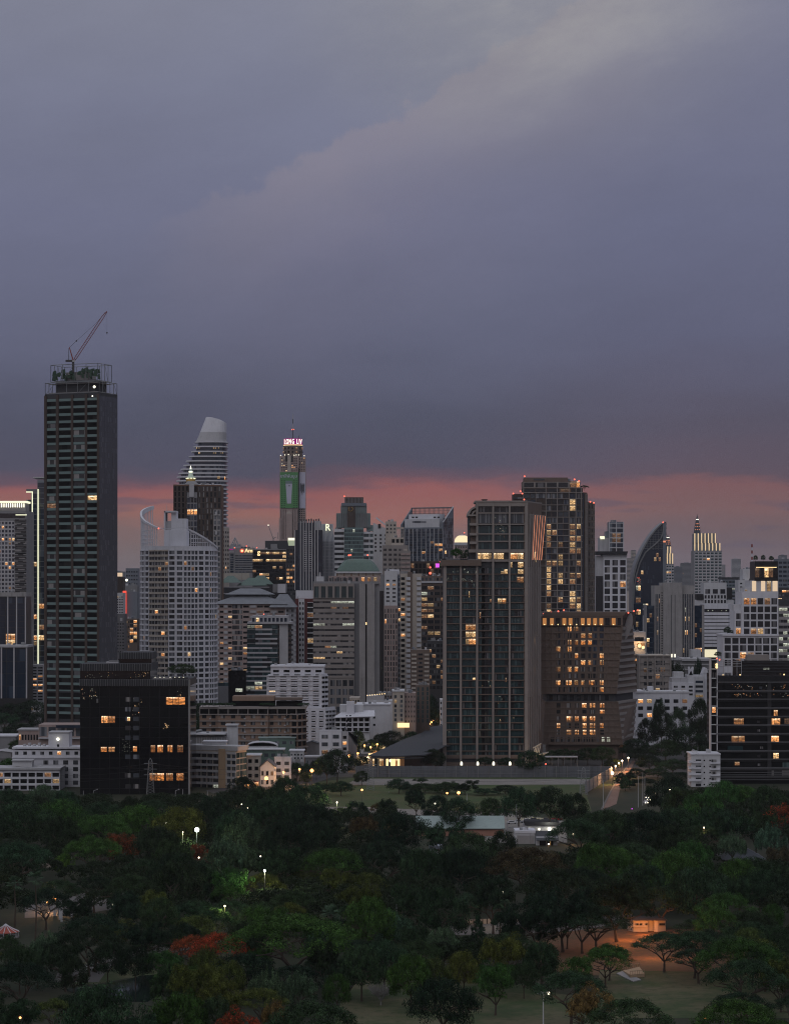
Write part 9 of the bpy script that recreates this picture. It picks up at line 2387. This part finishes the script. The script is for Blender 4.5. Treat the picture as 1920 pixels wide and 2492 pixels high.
cand = []
for x, y in fill:
    h = rg.uniform(8, 12.5); r = rg.uniform(6, 9)
    if any((x - a) ** 2 + (y - b_) ** 2 < (.62 * (r + rr)) ** 2 for a, b_, rr, hh in TREES): continue
    if any((x - q[0]) ** 2 + (y - q[1]) ** 2 < (.72 * (r + q[3])) ** 2 for q in cand): continue
    px = 960 + F * x / y; pb = HZ + F * CH / y; pt = HZ + F * (CH - h) / y; w_ = r * F / y
    if pt < (1928 if px < 560 else 1905 if px < 1500 else 1915): continue
    if any(px + w_ * .9 > c[0] and px - w_ * .9 < c[2] and pt < c[3] and pb > c[1] for c in CLEAR): continue
    cand.append((x, y, h, r))
cand.sort(key=lambda q: q[1])
mv = []; mf = []
for i, (x, y, h, r) in enumerate(cand):
    k_ = rg.choice('UURRG'); c_ = rg.choice('dddkkgy'); px = 960 + F * x / y; pt = HZ + F * (CH - h) / y
    if nf < 50:
        lb = '%s %s low tree %s' % (CWORD[c_], KWORD[KIND[k_]], where(px, pt))
        tree(x, y, h, r, KIND[k_], c_, lb, 'trees of the park'); nf += 1
    else:
        me = low[i % 4]; o0 = len(mv); a = rg.uniform(0, 6.28); ca, sa = math.cos(a), math.sin(a); ch = h * .7
        for v_ in me.vertices:
            q = v_.co; mv.append((x + (q.x * ca - q.y * sa) * r, y + (q.x * sa + q.y * ca) * r, h - ch + q.z * ch))
        for p_ in me.polygons: mf.append(tuple(o0 + j for j in p_.vertices))
me = bpy.data.meshes.new('understorey'); me.from_pydata(mv, [], mf); me.materials.append(M('leaf')); me.update()
o = bpy.data.objects.new('understorey_canopy', me); COL.objects.link(o); o['kind'] = 'stuff'; o.color = (.019, .031, .016, 1)
print('TREES', NTREE[0], 'fill', nf, 'low', len(cand) - nf, 'cut', sum(1 for t in COL.objects if t.name.startswith('park_tree')))

# palms
def palm(px, pyt, h, fan, label, r=3.0, c='l', nfr=22):
    D = (CH - h) * F / (pyt - HZ); x = X(px, D); t = thing('palm_tree', (x, D, 0), label, 'palm', 'palms of the park')
    m = MB(); m.tube((x, D, 0), (x + .3, D, h * .5), .28, .2, 'bark', 6); m.tube((x + .3, D, h * .5), (x, D, h - 1.5), .2, .16, 'bark', 6); m.build('trunk', t)
    rg_ = random.Random(int(px)); v = []; f = []
    for i in range(nfr):
        a = rg_.uniform(0, 6.283); el = rg_.uniform(-.5, 1.35) if fan else rg_.uniform(.0, 1.2)
        d = Vector((math.cos(a) * math.cos(el), math.sin(a) * math.cos(el), math.sin(el)))
        o_ = Vector((x, D, h - 1.5)); s_ = d.cross(Vector((0, 0, 1)));  s_ = s_.normalized() if s_.length > .01 else Vector((1, 0, 0)); up = s_.cross(d)
        if fan:
            c0 = o_ + d * r * .45
            for q in range(13):
                an = (q - 6) * .21; e = d * math.cos(an) + s_ * math.sin(an); L = r * .55 * (1 - .03 * abs(q - 6)); w2 = s_ * math.cos(an) * .07 - d * math.sin(an) * .07
                i0 = len(v); tip = c0 + e * L - Vector((0, 0, .25)); mid = c0 + e * L * .55
                v += [tuple(c0), tuple(mid + w2), tuple(tip), tuple(mid - w2)]; f.append((i0, i0+1, i0+2, i0+3))
            i0 = len(v); v += [tuple(o_ - s_ * .04), tuple(o_ + s_ * .04), tuple(c0 + s_ * .04), tuple(c0 - s_ * .04)]; f.append((i0, i0+1, i0+2, i0+3))
        else:
            pr = o_
            for q in range(9):
                tt = (q + 1) / 9; p = o_ + d * r * tt - Vector((0, 0, r * .75 * tt * tt))
                for sg in (-1, 1):
                    for w3 in range(2):
                        base_ = pr.lerp(p, w3 * .5); tipp = base_ + s_ * sg * (.75 * math.sin(math.pi * min(1, tt + .1)) + .12) + d * .25 - Vector((0, 0, .35))
                        i0 = len(v); v += [tuple(base_), tuple(base_ + d * .13), tuple(tipp), tuple(tipp - d * .02)]; f.append((i0, i0+1, i0+2, i0+3))
                pr = p
    me = bpy.data.meshes.new('crown'); me.from_pydata([(a - x, b_ - D, e) for a, b_, e in v], [], f); me.materials.append(M('leaf')); me.update()
    o = bpy.data.objects.new('crown', me); COL.objects.link(o); o.parent = t; g = GREEN[c]; o.color = (g[0] * 1.3, g[1] * 1.25, g[2] * 1.3, 1)
palm(35, 2140, 16, True, 'pale fan palm, the lower of the pair behind the carousel', 3.1, nfr=30); palm(86, 2128, 19, True, 'tall pale fan palm, the higher of the pair behind the carousel', 3.2, nfr=30)
palm(806, 2212, 11, True, 'silvery fan palm beside the widest umbrella tree', 3.4, nfr=34); palm(838, 2248, 9, False, 'yellowish feather palm beside the silvery fan palm', 2.8, 'y'); palm(888, 2218, 12, False, 'drooping feather palm before the olive trees', 4, 'd', 30)
palm(850, 2200, 13, False, 'dark drooping palm behind the silvery fan palm', 4, 'd', 30); palm(1228, 2182, 12, False, 'slim palm with a light green head above the parapet wall', 2.2, 'l', 18); palm(645, 2195, 9, False, 'low feather palm under the dark umbrella trees', 3.2, 'd', 24); palm(1215, 2195, 11, False, 'slim dark palm next to the lighter one above the parapet wall', 2.2, 'd', 18)
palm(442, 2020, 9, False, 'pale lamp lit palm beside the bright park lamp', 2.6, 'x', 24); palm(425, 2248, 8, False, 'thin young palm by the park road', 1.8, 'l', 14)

def special(px, py_base, h, r, kind, c, label, cf=.6):
    g = G(px, py_base); return tree(g.x, g.y, h, r, kind, c, label, 'trees of the park', cf=cf)
special(217, 2378, 13, 9.5, 'umbrella', 'k', 'large dark tree with a forked trunk at the edge of the pond', .55)
special(385, 2318, 15, 6.8, 'round', 'd', 'olive topped tall tree with a bare trunk beside the park road', .72)
special(1417, 2322, 12, 8.2, 'umbrella', 'd', 'umbrella tree whose forked trunk is lit orange on the red earth', .55)
special(1380, 2311, 12, 6, 'umbrella', 'k', 'darker umbrella tree beside the orange lit trunk', .55)
special(1616, 2368, 10.6, 8.2, 'umbrella', 'd', 'dark umbrella tree standing between the kiosk and the play bridge', .5)
special(1482, 2388, 9.5, 6.2, 'umbrella', 'g', 'fresh green umbrella tree beside the play bridge', .55)
special(1211, 2426, 8.5, 6.0, 'ragged', 'g', 'low fresh green tree with a pale trunk at the far edge of the lawn', .75)
special(1330, 2322, 9, 4, 'round', 'k', 'round dark tree at the edge of the red earth', .75)
special(1700, 2395, 9, 8, 'umbrella', 'k', 'dark umbrella tree at the corner of the lawn slope', .5)
# the grey, nearly leafless tree on the lawn and the glowing one by the posts
def bare(px, pyb, h, r, label, m_='deadwood', n=150, flame=False):
    g = G(px, pyb); t = thing('bare_tree', g, label, 'tree'); rg_ = random.Random(5); m = MB(); tw = MB()
    m.tube(g, g + Vector((0, 0, h * .18)), .22, .16, m_, 6)
    for i in range(9):
        a = i * .7; e = Vector((math.cos(a) * r * .35, math.sin(a) * r * .35, h * .30)); p = g + Vector((0, 0, h * .16)); m.tube(p, p + e, .12, .07, m_, 5)
        for j in range(n // 9):
            b_ = a + rg_.uniform(-.6, .6); q = p + e * rg_.uniform(.5, 1); d = Vector((math.cos(b_) * rg_.uniform(.2, .65) * r, math.sin(b_) * rg_.uniform(.2, .65) * r, rg_.uniform(.12, .5) * h)); tw.tube(q, q + d, .045, .02, m_, 3)
            for k_ in range(4): s0 = q + d * rg_.uniform(.4, 1); tw.tube(s0, s0 + Vector((rg_.gauss(0, .14) * r, rg_.gauss(0, .14) * r, rg_.uniform(-.05, .16) * h)), .03, .015, m_, 3)
    m.build('trunk', t); tw.build('branch', t)['kind'] = 'stuff'
mat('deadwood', (.19, .185, .18), rough=.9)
bare(927, 2448, 6.0, 3.6, 'silvery leafless tree standing alone on the near lawn')
mat('paletrunk', (.42, .30, .20), rough=.9)
bare(106, 2240, 5.6, 2.6, 'small pale barked tree glowing orange beside the white posts', 'paletrunk', 60)

# two walkers at the road end: one continuous figure each
def person(px, py, label, c):
    g = G(px, py); t = thing('person', g, label, 'person'); k_ = 1.7 / 7.5
    me = bpy.data.meshes.new('body'); bm = bmesh.new(); sk = bm.verts.layers.skin.verify()
    J = [((0, 0, .95), .14), ((0, 0, 1.25), .16), ((0, 0, 1.45), .07), ((0, 0, 1.6), .11), ((.12, 0, .5), .09), ((.13, -.05, .06), .06), ((-.12, .05, .5), .09), ((-.13, .1, .06), .06), ((.22, 0, 1.38), .06), ((.27, 0, 1.1), .05), ((.28, -.08, .85), .035), ((-.22, 0, 1.38), .06), ((-.27, 0, 1.1), .05), ((-.28, .05, .85), .035)]
    vs = []
    for (p, r) in J:
        q = bm.verts.new(p); q[sk].radius = (r, r); vs.append(q)
    for a, b_ in ((0, 1), (1, 2), (2, 3), (0, 4), (4, 5), (0, 6), (6, 7), (1, 8), (8, 9), (9, 10), (1, 11), (11, 12), (12, 13)): bm.edges.new((vs[a], vs[b_]))
    vs[0][sk].use_root = True; bm.to_mesh(me); bm.free()
    o = bpy.data.objects.new('body', me); COL.objects.link(o); o.parent = t; o.modifiers.new('skin', 'SKIN'); o.modifiers.new('sub', 'SUBSURF').levels = 1; me.materials.append(M(c))
person(1489, 1897, 'person in dark clothes standing by the squat white lamp', 'cloth'); person(1493, 1897, 'person walking just behind the one in dark clothes by the squat white lamp', 'skin')

# ================================================================== the evening air
hz = MB(); hz.box(-9500, 9500, -400, 22500, -1, 375, 'grey')
ho = hz.build('haze'); ho['kind'] = 'stuff'
hm = bpy.data.materials.new('haze'); hm.use_nodes = True; t_ = NT(hm.node_tree); t_.n.clear()
o_ = t_.add('ShaderNodeOutputMaterial'); pv = t_.add('ShaderNodeVolumePrincipled'); pv.inputs['Color'].default_value = (.86, .86, .92, 1); pv.inputs['Density'].default_value = 1.8e-5; pv.inputs['Anisotropy'].default_value = 0
t_.l.new(pv.outputs[0], o_.inputs['Volume']); ho.data.materials.clear(); ho.data.materials.append(hm)
